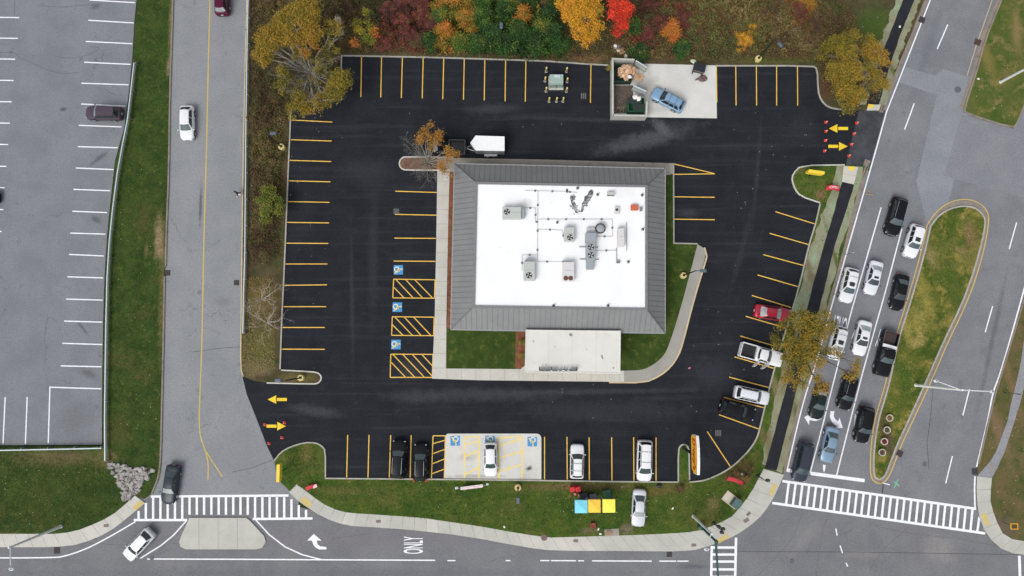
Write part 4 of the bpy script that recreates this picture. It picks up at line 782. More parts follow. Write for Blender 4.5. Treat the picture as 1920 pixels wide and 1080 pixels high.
    if tail_glow:
        for sg in (-1, 1): MB().box((-L * .475, sg * h * .86, zt - .03), (.36, .22, .10), sg * .3).build('taillight', LAMP_R, e, bevel=.03)
    if kind == 'pickup':
        x0, x1 = -.13 * L, -.495 * L; zf = .78; zr = zb - .02; m2 = MB()
        for sg in (-1, 1): m2.box(((x0 + x1) / 2, sg * (h - .06), (zr + .35) / 2 + .02), (x0 - x1, .13, zr - .35))
        m2.box((x0 - .03, 0, (zr + .35) / 2), (.08, W - .1, zr - .33)); m2.box((x1 + .035, 0, (zr + .35) / 2), (.08, W - .02, zr - .36))
        m2.build('bed_side', pm, e, bevel=.03)
        MB().strip([(x0 - .03, -h + .06), (x0 - .03, h - .06), (x1 + .04, h - .06), (x1 + .04, -h + .06)], .05, zr + .025, zr, closed=True).build('bed_rail', pm if pm is P_WHITE else simple('worn grey rail', (.14, .14, .15), .5), e)
        MB().box(((x0 + x1) / 2, 0, zf - .1), (x0 - x1 - .1, W - .22, .1)).build('bed_floor', doors if isinstance(doors, bpy.types.Material) else TRIMB, e)
        MB().box((x1 - .09, 0, .55), (.14, W * .9, .16)).build('rear_bumper', CHROME if pm is P_WHITE else TRIMB, e, bevel=.03)
    return e
QG = 'cars queueing at the junction'; PG = 'cars parked in the restaurant car park'; RG = 'cars driving on the side road'
vehicle('plum brown SUV parked by the guardrail in the grey car park at the left', 'suv', 194, 212, (-1, -.02), 4.75, 1.84, P_PLUM, 'cars parked in the grey car park', front=V_PALE)
vehicle('black car of which only the nose shows at the left edge of the photo', 'sedan', -37, 370, (1, 0), 4.7, 1.8, P_BLACK, 'cars parked in the grey car park')
vehicle('maroon SUV at the top edge of the side road, its pale rear window showing', 'suv', 416, -4, (0, -1), 4.7, 1.84, P_MAROON, RG, back=V_PALE, rails=1, sunroof=True)
vehicle('white hatchback driving down the left lane of the side road', 'hatch', 350, 230, (0, 1), 4.7, 1.84, P_WHITE, RG, front=V_TEAL)
vehicle('dark slate sedan crossing the zebra stripes at the foot of the side road', 'sedan', 319, 909, (-12, 70), 5.0, 1.84, P_SLATE, RG, front=V_PALE, back=V_TEAL)
vehicle('white hatchback turning beside the concrete traffic island', 'hatch', 259, 1022, (-45, 48), 4.5, 1.80, P_WHITE, RG)
vehicle('black SUV with silver roof rails, parked left of the black wagon', 'suv', 747, 861, (4, -70), 4.9, 1.92, P_BLACK, PG, rails=2, front=V_TEAL)
vehicle('black wagon with red tail lamps, parked between the black SUV and the hatched strip', 'wagon', 788, 867, (1, -68), 4.75, 1.84, P_BLACK, PG, rails=2, front=V_TEAL, tail_glow=True)
vehicle('small white hatchback parked on the pale concrete pad over a blue symbol', 'hatch', 919.5, 862, (1, 62), 4.35, 1.74, P_WHITE, PG, front=V_TEAL)
vehicle('white SUV with two roof crossbars, parked alone in a lower bay', 'suv', 1082, 865, (1, -62), 4.35, 1.78, P_WHITE, PG, rails=1, cross=2, front=V_TEAL)
vehicle('long white minivan with roof rails in the lower bays, near the grass finger', 'van', 1208.5, 864, (-2, 75), 5.2, 1.95, P_WHITE, PG, rails=1, cross=2, front=V_TEAL)
vehicle('silver sedan standing on the grass right of the small canopies', 'sedan', 1198, 953, (-3, 66), 4.7, 1.78, P_SILVER, PG, front=V_PALE, back=V_TEAL)
vehicle('light blue SUV standing askew on the concrete pad by the dumpsters', 'wagon', 1252.5, 186.5, (-55, -29), 4.75, 1.84, P_BLUE2, PG, rails=1, cross=2)
vehicle('black pickup truck half hidden by the orange tree, hitched in front of the white trailer', 'pickup', 831, 277, (-1, -.01), 6.0, 2.0, P_BLACK, PG, front=V_PALE)
vehicle('red sedan in a slanted bay, its bonnet under the big tree', 'sedan', 1449, 587, (72, 11), 4.8, 1.82, P_RED, PG, front=V_PALE, back=V_PALE)
tk = vehicle('white pickup truck with two doors standing open, under the edge of the big tree', 'pickup', 1427, 665, (76, 21), 5.6, 1.95, P_WHITE, PG, front=V_GLASS)
for dx, nm in ((1.05, 'front'), (-.05, 'rear')):
    d = MB().box((dx - .38, -1.36, .95), (1.02, .09, .8), R(58)).box((dx - .38, -1.36, 1.5), (.9, .05, .34), R(58), .9).build('door', P_WHITE, tk, bevel=.03)
    MB().box((dx - .6, -1.72, .98), (.18, .03, .05), R(58)).build('handle', CHROME, d)
vehicle('pearl white SUV just above the black SUV in the lower slanted bays', 'suv', 1410, 741, (63, 14), 4.6, 1.78, P_PEARL, PG, front=V_TEAL, rails=1)
vehicle('black SUV in the lowest occupied slanted bay, windshield toward the footpath', 'suv', 1383, 769, (63, 18), 4.6, 1.84, P_BLACK, PG, front=V_TEAL)
vehicle('large black SUV with silver roof rails, rearmost in the middle queue lane', 'suv', 1680, 406, (-19, 70), 5.2, 2.0, P_BLACK, QG, rails=2, chrome=True, front=V_TEAL)
vehicle('white sedan with a sunroof beside the tip of the grass median', 'suv', 1713, 452, (-18, 64), 4.5, 1.84, P_WHITE, QG, sunroof=True, front=V_TEAL)
vehicle('white SUV with crossbars in the lane beside the footpath, above the big tree', 'wagon', 1592, 535, (-15, 66), 4.7, 1.86, P_WHITE, QG, cross=2, sunroof=True, front=V_TEAL)
vehicle('silver white sedan in the middle lane next to the white SUV', 'sedan', 1638, 521, (-15, 63), 4.55, 1.78, P_PEARL, QG, sunroof=True, back=V_PALE)
vehicle('black sedan by the median, behind the black pickup truck', 'sedan', 1687, 548, (-14, 67), 4.8, 1.82, P_BLACK, QG, back=V_TEAL)
vehicle('white SUV half covered by the branches of the big tree', 'suv', 1570, 643, (-16, 64), 4.5, 1.8, P_WHITE, QG, cross=2, sunroof=True, front=V_PALE)
vehicle('white sedan with a sunroof in the middle lane, just right of the big tree', 'sedan', 1617, 634, (-14, 64), 4.65, 1.82, P_WHITE, QG, sunroof=True, back=V_PALE)
vehicle('black pickup truck with a white toolbox in the lane by the median', 'pickup', 1661, 663, (-19, 80), 5.9, 1.98, P_BLACK, QG, front=V_TEAL, doors=simple('rusty truck bed', (0.05, 0.035, 0.03), .8))
MB().box((-.95, 0, 1.24), (.42, 1.8, .3)).build('toolbox', P_WHITE, bpy.data.objects[[o.name for o in bpy.data.objects if o.get('label', '').startswith('black pickup truck with a white toolbox')][0]], bevel=.03)
vehicle('black SUV in the middle lane just below the big tree', 'suv', 1589, 736, (-16, 62), 4.5, 1.84, P_BLACK, QG, rails=2, front=V_TEAL)
vehicle('dark green sedan in the left lane over a painted arrow', 'sedan', 1536, 754, (-14, 60), 4.45, 1.8, P_GREEN, QG, front=V_TEAL, back=V_PALE)
vehicle('black SUV by the median next to the round planters', 'suv', 1620, 796, (-13, 67), 4.75, 1.88, P_BLACK, QG, front=V_TEAL, rails=1)
vehicle('light blue sedan second from the stop line in the middle lane', 'sedan', 1556, 834, (-14, 64), 4.65, 1.8, P_BLUE, QG, front=V_TEAL, back=V_TEAL)
vehicle('dark navy minivan standing over the stop line, first in the left lane', 'van', 1505, 866, (-15, 68), 5.1, 1.94, P_NAVY, QG, front=V_TEAL)

# enclosed trailer
c = P(915, 274.5, 1.2); e = empty('enclosed_trailer', (c.x, c.y, .03), 0, 'white V nosed enclosed trailer beside the kerb behind the black pickup truck', 'trailer')
tp = [P(*q, 2.2) - Vector((c.x, c.y, 0)) for q in ((882, 268), (892, 254.4), (945.7, 256), (945.7, 283), (892, 282))]
TW = simple('white trailer roof', (0.84, 0.85, 0.86), .5, var=.03); TS = simple('grey trailer side', (0.16, 0.17, 0.18), .5)
MB().prism([(q.x, q.y) for q in tp], .45, 2.12).build('body', TS, e, bevel=.02)
MB().prism([(q.x * 1.012, q.y * 1.012) for q in tp], 2.122, 2.2).build('roof', TW, e, bevel=.02)
MB().tube((tp[1].x, .5, .5), (tp[0].x - .9, 0, .5), .05).tube((tp[1].x, -.5, .5), (tp[0].x - .9, 0, .5), .05).tube((tp[0].x - .4, 0, .05), (tp[0].x - .4, 0, .9), .04).build('drawbar', CHROME, e)
ys = (tp[3].y, tp[1].y)
for yy, sg in ((ys[0], -1), (ys[1], 1)):
    MB().box((.35, yy + sg * .16, .78), (1.7, .3, .07)).box((-.5, yy + sg * .16, .62), (.06, .3, .3)).box((1.2, yy + sg * .16, .62), (.06, .3, .3)).build('fender', RIM, e, bevel=.03)
    for x in (-.05, .75):
        wh = MB().tube((x, yy + sg * .03, .34), (x, yy + sg * .28, .34), .34, n=18).build('wheel', TYRE, e); MB().tube((x, yy + sg * .281, .34), (x, yy + sg * .295, .34), .18, n=12).build('rim', RIM, wh)
# ------------------------------------------------ vegetation
BARK = simple('grey bark', S(150, 144, 134), .9, var=.2); BARK_W = simple('pale bleached bark', S(190, 180, 165), .9, var=.15); BARK_D = simple('dark bark', S(84, 74, 64), .9, var=.2)
def ball(n):
    v = rng.normal(size=(n, 3)); return v / np.linalg.norm(v, axis=1, keepdims=True)
def leaf_obj(name, pts, size, tint, mat, parent=None, up=.7, asp=.55, out=None):
    n = len(pts); nr = ball(n); nr[:, 2] = np.abs(nr[:, 2]); nr[:, 2] += up; nr /= np.linalg.norm(nr, axis=1, keepdims=True)
    t = out if out is not None else ball(n)
    t = t - nr * (t * nr).sum(1, keepdims=True); t /= np.linalg.norm(t, axis=1, keepdims=True) + 1e-9
    b = np.cross(nr, t); s = (size * rng.uniform(.7, 1.3, n))[:, None]
    V = np.stack([pts - t * s, pts - b * s * asp, pts + t * s, pts + b * s * asp], 1).reshape(-1, 3)
    return qmesh(name, V, np.arange(4 * n).reshape(n, 4), mat, parent, tint)
def clumps(lobes, base, clump_r=.45, per=60, dens=1.0):
    """lobes: (px, py, radius px, height m, tint, density) -> leaf points in clusters on and in each lobe"""
    A, T = [], []
    for px, py, rp, z, ti, de in lobes:
        c = np.array(P(px, py, z)) - base; r = rp / PXM(px, py) * (H - z) / H
        m = max(3, int(5.0 * r * r * de * dens)); d = ball(m); d[:, 2] = np.abs(d[:, 2]) * 1.0 - .25
        cc = c + d * (r * rng.uniform(.45, 1.0, (m, 1)) ** .6) * np.array([1, 1, .65])
        for q in cc:
            k = rng.integers(per // 2, per * 3 // 2); A.append(q + rng.normal(size=(k, 3)) * clump_r * np.array([.55, .55, .4]))
            T.append(np.full(k, ti) + rng.normal() * .09 + rng.normal(size=k) * .07)
    return np.concatenate(A), np.clip(np.concatenate(T), 0, 1)
def limb(mb, p, q, r0, r1, wob=.12, n=4, sides=6):
    p = Vector(p); q = Vector(q); L_ = (q - p).length; a = p
    for i in range(1, n + 1):
        t = i / n; b = p.lerp(q, t) + (Vector(tuple(rng.normal(size=3))) * wob * L_ / n if i < n else Vector((0, 0, 0)))
        mb.tube(a, b, r0 + (r1 - r0) * (i - 1) / n, r0 + (r1 - r0) * t, sides, False); a = b
def twigs(mb, p, d, L_, r, dep, spread=.6, kids=3, lift=.15):
    d = (Vector(d).normalized() + Vector(tuple(rng.normal(size=3))) * .08).normalized(); m = p + d * L_ * .5 + Vector(tuple(rng.normal(size=3))) * L_ * .05; q = m + (d + Vector(tuple(rng.normal(size=3))) * .2).normalized() * L_ * .5
    mb.tube(p, m, r, r * .8, 4, False).tube(m, q, r * .8, r * .55, 4, False)
    if dep == 0: return
    for k in range(kids):
        s_ = p.lerp(q, random.uniform(.4, 1)) if k else q
        nd = d + Vector(tuple(rng.normal(size=3))) * spread; nd.z += lift
        twigs(mb, s_, nd, L_ * random.uniform(.55, .8), r * .55, dep - 1, spread, kids, lift)
def tree(name, label, base_px, lobes, mat, bark=BARK, size=.16, trunk_r=.2, cat='tree', group=None, bare=(), bare_px=(), per=62, dens=1.0, clump_r=.48, up=.7, twig=.5, zfork=None, crown='crown'):
    c = P(*base_px, Z_G); base = np.array([c.x, c.y, Z_G]); e = empty(name, base, 0, label, cat, group)
    zm = np.mean([l[3] for l in lobes]) if lobes else 5; zf = zfork or zm * .38
    mb = MB(); fork = Vector((0, 0, zf)); limb(mb, (0, 0, -.1), fork, trunk_r, trunk_r * .75, .05, 3, 8)
    for px, py, rp, z, ti, de in lobes:
        q = Vector(P(px, py, z - .4)) - Vector(base); r = rp / PXM(px, py)
        m = fork.lerp(q, .5) + Vector((0, 0, .1 * (q - fork).length)); limb(mb, fork + Vector((0, 0, random.uniform(-.3, .3))), m, trunk_r * .5, trunk_r * .32, .1, 3); limb(mb, m, q, trunk_r * .32, trunk_r * .12, .12, 3)
        for k in range(int(4 * twig * 2)):
            d = Vector(tuple(ball(1)[0])); d.z = abs(d.z) * .5; limb(mb, m.lerp(q, random.uniform(.3, 1)), q + d * r * .85, trunk_r * .13, .012, .15, 3, 4)
    for (px, py, z, dep) in bare:       # leafless branches that reach out of the crown
        q = Vector(P(px, py, z)) - Vector(base); d = q - fork; m = fork + d * .45
        limb(mb, fork, m, trunk_r * .30, trunk_r * .17, .10, 3); twigs(mb, m, d, d.length * .34, trunk_r * .16, dep, .46, 3, .02); twigs(mb, fork.lerp(m, .5), d + Vector((random.uniform(-2, 2), random.uniform(-2, 2), 0)), d.length * .25, trunk_r * .10, dep, .5, 3, .02)
    mb.build('trunk', bark, e, smooth=True, fix=False)
    if lobes:
        pts, ti = clumps(lobes, base, clump_r, per, dens)
        leaf_obj(crown, pts, size, ti, mat, e, up)
    return e
L_OLIVE = leafmat('olive gold leaves', [S(60, 62, 26), S(94, 90, 34), S(128, 114, 40), S(154, 124, 42), S(150, 102, 42)])
L_YEL = leafmat('golden autumn leaves', [S(124, 106, 40), S(172, 134, 40), S(204, 150, 40), S(208, 138, 48), S(178, 112, 56)])
L_RED = leafmat('scarlet autumn leaves', [S(120, 52, 46), S(190, 54, 38), S(224, 66, 42), S(226, 98, 60)])
L_GRN = leafmat('sumac green leaves', [S(30, 50, 26), S(40, 72, 32), S(60, 92, 36), S(92, 106, 40), S(132, 116, 44)])
L_MIX = leafmat('turning sumac leaves', [S(56, 76, 32), S(92, 98, 38), S(122, 108, 40), S(168, 114, 42), S(186, 102, 48)])
L_DRED = leafmat('dark red sumac leaves', [S(56, 48, 36), S(78, 52, 42), S(102, 54, 52), S(126, 64, 56), S(104, 84, 50)])
L_BRN = leafmat('brown brush leaves', [S(64, 50, 40), S(82, 62, 46), S(98, 78, 50), S(84, 82, 42), S(118, 86, 50)])
L_BUSH = leafmat('yellow green leaves', [S(52, 74, 28), S(82, 96, 36), S(114, 116, 46), S(140, 132, 54)])
L_ORG = leafmat('orange autumn leaves', [S(108, 92, 56), S(142, 110, 54), S(170, 118, 46), S(148, 100, 66)])
# the named trees
tree('autumn_tree', 'big gold leaved tree with bare grey branches at the upper left car park corner', (592, 150),
     [(505, 72, 24, 7, .62, 1.3), (535, 40, 24, 7.5, .6, 1.2), (570, 22, 28, 8, .62, 1.2), (492, 105, 17, 6.5, .7, 1.2), (545, 68, 20, 7, .6, 1), (585, 55, 24, 7, .75, .8), (575, 85, 20, 6.5, .8, .5), (625, 55, 20, 6, .5, .35), (640, 150, 20, 6, .45, 1.2), (628, 170, 18, 5.5, .42, 1.1), (560, 205, 20, 5.5, .5, .9), (590, 198, 16, 5.5, .55, .6), (535, 130, 16, 6, .35, .4), (530, 165, 14, 6, .4, .4), (605, 120, 22, 6, .3, .3), (500, 88, 14, 6.8, .65, 1), (560, 115, 20, 5.5, .3, .35), (600, 140, 22, 5, .3, .35), (570, 170, 22, 5, .4, .4), (620, 95, 16, 5.5, .35, .4), (545, 150, 18, 5, .35, .4), (610, 185, 16, 5, .45, .6), (520, 60, 22, 6.5, .6, .9)],
     L_OLIVE, BARK, .105, .30, bare=[(505, 90, 7, 3), (545, 55, 7.5, 3), (625, 75, 6.5, 3), (640, 70, 6.5, 3), (520, 150, 6, 3), (545, 175, 6, 3), (585, 185, 6, 3), (610, 175, 6, 3), (620, 140, 6, 3), (630, 105, 6, 3), (555, 100, 7, 3), (575, 190, 5.5, 3), (530, 120, 6.5, 3), (600, 185, 5.5, 3), (560, 160, 6, 3), (570, 110, 6.5, 3), (610, 150, 6, 3), (540, 145, 6, 3)], zfork=2.2, dens=2.6, per=64)
tree('autumn_tree', 'small yellow and green tree alone in the brush, right of the big gold tree', (690, 70),
     [(667, 46, 11, 3.5, .30, 1.6), (690, 30, 11, 3.5, .22, 1.2), (688, 60, 14, 3.5, .12, 1.6), (703, 62, 7, 3.6, .9, 1.6), (668, 76, 9, 3, .9, .8), (700, 74, 8, 3, .2, 1.4)], leafmat('yellow green autumn leaves', [S(84, 104, 34), S(146, 134, 38), S(176, 146, 40), S(186, 120, 48), S(176, 94, 48)]), BARK_D, .10, .09)
tree('autumn_tree', 'small half bare tree with orange leaves on the kerb island by the black pickup truck', (806, 312),
     [(803, 240, 11, 5.5, .45, 1.2), (796, 256, 13, 5.5, .5, 1.2), (815, 258, 13, 5, .55, 1.0), (826, 252, 7, 5, .5, .8), (786, 262, 7, 5, .6, .6), (805, 272, 10, 5, .45, .7), (850, 290, 8, 5, .5, 1.0), (842, 283, 9, 5, .5, 1.2), (835, 300, 10, 5, .5, 1.5), (833, 315, 11, 4.8, .55, 1.6), (838, 325, 9, 4.5, .45, 1.2)],
     L_ORG, BARK, .095, .12, bare=[(762, 262, 5, 3), (758, 278, 5, 3), (778, 285, 5, 3), (790, 335, 4.5, 3), (770, 320, 4.5, 3), (800, 345, 4.5, 3), (775, 300, 5, 3), (790, 270, 5.5, 3), (815, 335, 4.5, 3), (805, 265, 5, 3), (785, 310, 4.8, 3), (800, 325, 4.8, 3), (812, 290, 5.2, 3), (770, 290, 5, 3), (782, 275, 5, 3), (808, 345, 4.6, 3), (795, 318, 4.8, 3), (765, 270, 5, 3), (785, 340, 4.6, 3), (822, 340, 4.6, 3), (772, 310, 4.8, 3), (800, 285, 5.2, 3)], dens=1.35)
for lb, b, ends in (('leafless pale tree beside the side road, upper one of two above the kerb tip', (497, 562), [(500, 530, 5), (528, 540, 5), (515, 560, 5), (490, 545, 4.5), (470, 570, 4.5), (462, 590, 4.5), (480, 585, 4)]),
                    ('leafless pale tree beside the side road, lower one of two above the kerb tip', (508, 606), [(525, 620, 5), (468, 622, 5), (482, 598, 4.5), (500, 590, 5), (530, 602, 4.6), (490, 636, 4.4), (512, 580, 4.5), (455, 580, 5)])):
    tree('bare_tree', lb, b, [], None, BARK_W, trunk_r=.17, group='leafless trees beside the side road', bare=[(x, y, z, 3) for x, y, z in ends], zfork=1.3)
tree('shrub', 'round yellow green bush between the side road guardrail and the car park', (510, 390), [(505, 362, 14, 2.6, .5, 2), (495, 380, 14, 2.6, .6, 2), (515, 378, 15, 2.8, .5, 2), (505, 398, 14, 2.4, .65, 2), (522, 392, 9, 2.2, .7, 1.6), (498, 408, 8, 2, .6, 1.5)], L_BUSH, BARK_D, .11, .08, cat='shrub')
tree('autumn_tree', 'dense orange and olive tree between the car park corner and the main road', (1612, 150),
     [(1565, 85, 18, 6, .35, 1.5), (1595, 72, 17, 6, .4, 1.4), (1590, 100, 18, 6.5, .55, 1.5), (1565, 130, 18, 6, .5, 1.6), (1595, 135, 20, 6.5, .6, 1.5), (1580, 165, 20, 6, .55, 1.6), (1605, 180, 18, 5.5, .6, 1.4), (1590, 200, 14, 5, .4, 1.4), (1635, 95, 18, 6, .7, 1.2), (1655, 110, 14, 6, .75, 1), (1640, 150, 20, 5.5, .6, .8), (1625, 75, 12, 5.8, .5, .8), (1655, 160, 12, 5, .7, .7), (1545, 100, 12, 5, .35, 1.2), (1625, 120, 14, 6, .4, .6)],
     L_OLIVE, BARK, .105, .22, bare=[(1635, 100, 6.5, 2), (1655, 140, 6, 2), (1640, 170, 5.5, 2), (1665, 150, 5.5, 2)], dens=2.4)
tree('autumn_tree', 'big sparse yellow leaved tree by the footpath, spreading over the queueing cars', (1472, 652),
     [(1510, 655, 26, 7.5, .4, .6), (1480, 660, 20, 7, .35, .6), (1540, 655, 20, 7.5, .5, .5), (1530, 625, 20, 7.5, .45, .6), (1500, 720, 14, 7, .55, .5), (1480, 590, 10, 7, .35, .5), (1560, 605, 12, 7.5, .4, .5), (1500, 600, 22, 7.5, .45, .55), (1475, 615, 16, 7, .4, .6), (1520, 605, 18, 8, .5, .5), (1545, 600, 16, 8, .5, .5), (1490, 640, 22, 8, .45, .6), (1455, 640, 14, 7, .35, .6), (1520, 640, 20, 8.5, .55, .5), (1550, 625, 14, 8, .65, .5), (1500, 670, 22, 8.5, .5, .55), (1475, 680, 14, 7, .4, .5), (1530, 675, 18, 8.5, .65, .4), (1500, 700, 18, 8, .6, .4), (1525, 705, 14, 8, .7, .35), (1540, 725, 14, 8, .75, .6), (1600, 680, 14, 8, .7, .3), (1592, 700, 14, 8, .85, .35), (1475, 705, 10, 7, .5, .3), (1565, 665, 10, 8, .6, .15), (1515, 620, 14, 8, .5, .4)],
     L_OLIVE, BARK_D, .10, .24, bare=[(1565, 670, 8, 2), (1545, 690, 8, 2), (1590, 665, 8, 2), (1520, 720, 8, 2), (1470, 715, 7, 2)], per=62, dens=2.9)
# trees at the top edge
tree('autumn_tree', 'tall golden yellow tree at the top edge, left of the scarlet one', (1098, 62),
     [(1060, 8, 16, 8, .5, 1.8), (1085, 5, 18, 8.5, .45, 1.8), (1075, 32, 18, 8, .5, 1.8), (1098, 28, 18, 8.5, .45, 1.7), (1088, 55, 17, 7.5, .5, 1.6), (1110, 50, 16, 7.5, .6, 1.2), (1118, 20, 16, 8, .3, .9), (1100, 72, 14, 6.5, .6, .9), (1085, -20, 20, 8.5, .5, 1.6), (1115, -15, 18, 8.5, .4, 1.2), (1100, 12, 20, 8, .4, 1.6), (1072, 20, 16, 7.6, .5, 1.6), (1120, 38, 16, 7, .25, 1), (1104, 62, 18, 6.4, .5, 1)], L_YEL, BARK, .10, .22, per=70, dens=1.3)
tree('autumn_tree', 'scarlet red tree at the top edge, right of the golden tree', (1158, 60),
     [(1160, 5, 15, 8, .55, 2), (1172, 18, 13, 8, .6, 2), (1155, 28, 13, 8, .5, 1.8), (1166, 42, 13, 7.5, .45, 2), (1160, 58, 9, 6.5, .4, 1.8), (1172, 50, 9, 7, .5, 1.8), (1165, -20, 18, 8, .55, 1.8), (1145, 8, 9, 7.5, .75, 1)], L_RED, BARK_D, .10, .17, per=70, dens=1.3)
# sumac and brush clumps: rosettes of long narrow fronds
def sumac(label, cx, cy, rp, z, tint, mat, n=26, fr=.42, group='sumac bushes above the car park'):
    c = P(cx, cy, Z_G); base = np.array([c.x, c.y, Z_G]); e = empty('sumac_bush', base, 0, label, 'bush', group)
    r = rp / PXM(cx, cy) * 1.12; A, T, O = [], [], []; mb = MB()
    for k in range(n):
        a = rng.uniform(0, 2 * math.pi); q = r * math.sqrt(rng.uniform(0, 1)) * (1 + .35 * math.sin(a * 3 + cx)); zz = z * (1 - .35 * (q / r) ** 2) * rng.uniform(.45, 1.15)
        o_ = np.array([q * math.cos(a), q * math.sin(a), zz]); tt = tint + rng.normal() * .20
        mb.tube((o_[0] * .3, o_[1] * .3, 0), tuple(o_ - [0, 0, .1]), .035, .015, 4, False)
        m = rng.integers(8, 12); al = rng.uniform(0, 6.28)
        for j in range(m):
            d = np.array([math.cos(al + j * 6.283 / m), math.sin(al + j * 6.283 / m), rng.uniform(-.35, .1)])
            for s_ in (.3, .62, .95): A.append(o_ + d * fr * s_ * rng.uniform(.85, 1.2)); O.append(d); T.append(tt + rng.normal() * .05)
    leaf_obj('foliage', np.array(A), fr * .24, np.clip(np.array(T), 0, 1), mat, e, 1.4, .42, np.array(O))
    mb.build('stems', BARK_D, e, fix=False)
    return e
words = {'g': 'green', 'o': 'orange and olive', 'r': 'dark red', 'b': 'brown', 'y': 'yellow green'}
mats_ = {'g': (L_GRN, .35), 'o': (L_MIX, .6), 'r': (L_DRED, .45), 'b': (L_BRN, .4), 'y': (L_GRN, .75)}
SUM = [('o', 838, 14, 20, 3.6, 'orange topped sumac bush at the top edge, left end of the sumac thicket', .68), ('y', 835, 45, 16, 3.2, 'olive sumac bush right of the dark red sumac', .7), ('o', 838, 72, 15, 3, 'orange sumac bush just above the kerb where the red sumac ends', .7), ('y', 862, 88, 14, 2.4, 'yellow green sumac bush at the kerb, second from the orange one', .8), ('o', 868, 18, 18, 3.6, 'olive and orange sumac bush at the top edge near the lamp post', .55), ('o', 878, 50, 16, 3.4, 'yellowing sumac bush left of the lamp post in the thicket', .6),
       ('g', 905, 12, 19, 3.6, 'bright green sumac bush at the top edge, left of the lamp post', .5), ('g', 905, 45, 18, 3.4, 'green sumac bush directly left of the lamp post head', .45), ('g', 925, 75, 17, 3, 'green sumac bush over the kerb below the lamp post head', .4), ('o', 960, 12, 14, 3.6, 'olive sumac bush at the top edge right of the lamp post', .4), ('g', 950, 30, 16, 3.4, 'green sumac bush behind the lamp post head', .45), ('o', 980, 42, 11, 3.6, 'small orange sumac bush in the green thicket', .8),
       ('g', 985, 20, 16, 3.4, 'green sumac bush above the small orange one', .3), ('g', 975, 72, 18, 3, 'green sumac bush below the small orange one', .35), ('y', 1015, 62, 12, 3, 'lime sumac bush left of the golden tree', .65), ('g', 1005, 90, 17, 2.6, 'dark green sumac bush overhanging the bays near the yellow bollards', .25), ('g', 1035, 75, 16, 2.8, 'dark green sumac bush at the foot of the golden tree', .25), ('b', 1015, 8, 15, 2.6, 'dark brown bush at the top edge left of the golden tree', .3), ('g', 1030, 32, 12, 2.6, 'dark green sumac bush against the golden tree', .2), ('g', 1050, 92, 13, 2.2, 'low green sumac bush above the bollards and transformer', .3), ('g', 950, 92, 14, 2.6, 'green sumac bush at the kerb midway along the bays', .4), ('g', 895, 90, 13, 2.6, 'dark green sumac bush at the kerb left of the midway one', .45),
       ('r', 735, 28, 16, 2.2, 'red brown sumac bush at the left end of the red patch', .45), ('r', 760, 20, 16, 2.4, 'dusky red sumac bush second in the red patch', .5), ('r', 790, 14, 18, 2.8, 'crimson sumac bush at the top edge beside the orange one', .6), ('r', 795, 38, 16, 2.6, 'bright crimson sumac bush in the middle of the red patch', .65), ('r', 760, 48, 16, 2.2, 'red sumac bush in the middle left of the red patch', .55), ('r', 725, 85, 13, 1.6, 'low bright red bush near the kerb, left of the first bays', .65), ('r', 770, 70, 16, 1.8, 'low dark red bush near the kerb above the fourth bay', .5), ('b', 785, 85, 14, 1.6, 'brown green bush above the kerb below the red patch', .5), ('g', 810, 84, 13, 1.8, 'dark green bush between the red patch and the orange sumac', .25), ('r', 815, 55, 12, 2.4, 'red sumac bush touching the olive thicket', .5),
       ('r', 1215, 15, 18, 1.8, 'dark red brush right of the scarlet tree at the top edge', .35), ('g', 1185, 55, 11, 1.8, 'green bush at the foot of the scarlet tree', .45), ('r', 1235, 50, 18, 1.6, 'rusty red brush above the dumpster pad', .5), ('o', 1255, 60, 14, 1.6, 'orange brush above the blue car on the pad', .9), ('r', 1210, 72, 15, 1.4, 'low red brush right above the dumpster enclosure', .5), ('r', 1280, 40, 15, 1.4, 'red brush in the middle of the rough slope', .5), ('g', 1200, 100, 14, 1.2, 'low green bush behind the dumpster enclosure wall', .2), ('g', 1275, 95, 13, 1.0, 'low green bush above the right half of the pad', .3),
       ('b', 1330, 40, 16, .9, 'low olive brown brush at the middle of the slope', .6), ('b', 1440, 25, 16, 1.0, 'low brown brush near the top right of the slope', .4), ('r', 1495, 28, 14, 1.6, 'red and orange brush near the top right of the slope', .6), ('o', 1505, 5, 16, 1.8, 'orange brush at the top edge right of the slope', .75), ('b', 1520, 50, 16, .9, 'grey brown brush left of the dense orange tree', .25), ('b', 1470, 75, 16, .8, 'brown brush right of the lamp post on the slope', .35),
       ('b', 510, 8, 14, 1.2, 'brown olive brush at the top edge beside the guardrail', .5), ('b', 655, 20, 15, 1.0, 'dark olive brush right of the big gold tree', .3), ('b', 495, 225, 14, .8, 'low brown brush between guardrail and the first left bays', .2), ('b', 490, 300, 13, .7, 'low brown brush above the round yellow green bush', .3), ('b', 480, 460, 14, .5, 'low brown brush below the round yellow green bush', .3)]
for k, cx, cy, rp, z, lb, ti in SUM: sumac(lb, cx, cy, rp, z, ti, mats_[k][0], n=int(rp * (3.0 if k in 'goy' else 2.4)), fr=.62 if k in 'goy' else .4, group='bushes on the planted bank')
sumac('bright yellow bush above the right hand bays, left of the lamp post', 1390, 82, 14, 2, .5, L_YEL, 34, .34, 'bushes on the planted bank'); sumac('small yellow bush up the slope from the bright yellow bush', 1405, 60, 8, 1.6, .2, L_YEL, 14, .3, 'bushes on the planted bank')
sumac('brown orange shrub on the lawn beside the red banner near the corner', 1388, 893, 15, 1.4, .75, L_BRN, 30, .34, 'shrubs on the corner lawn'); sumac('rusty low shrub above the lawn shrub, beside the curved kerb', 1398, 868, 10, .9, .6, L_BRN, 14, .3, 'shrubs on the corner lawn')
sumac('small brown weed clump at the foot of the grass finger', 1275, 915, 10, .5, .55, L_BRN, 14, .25, 'shrubs on the corner lawn')
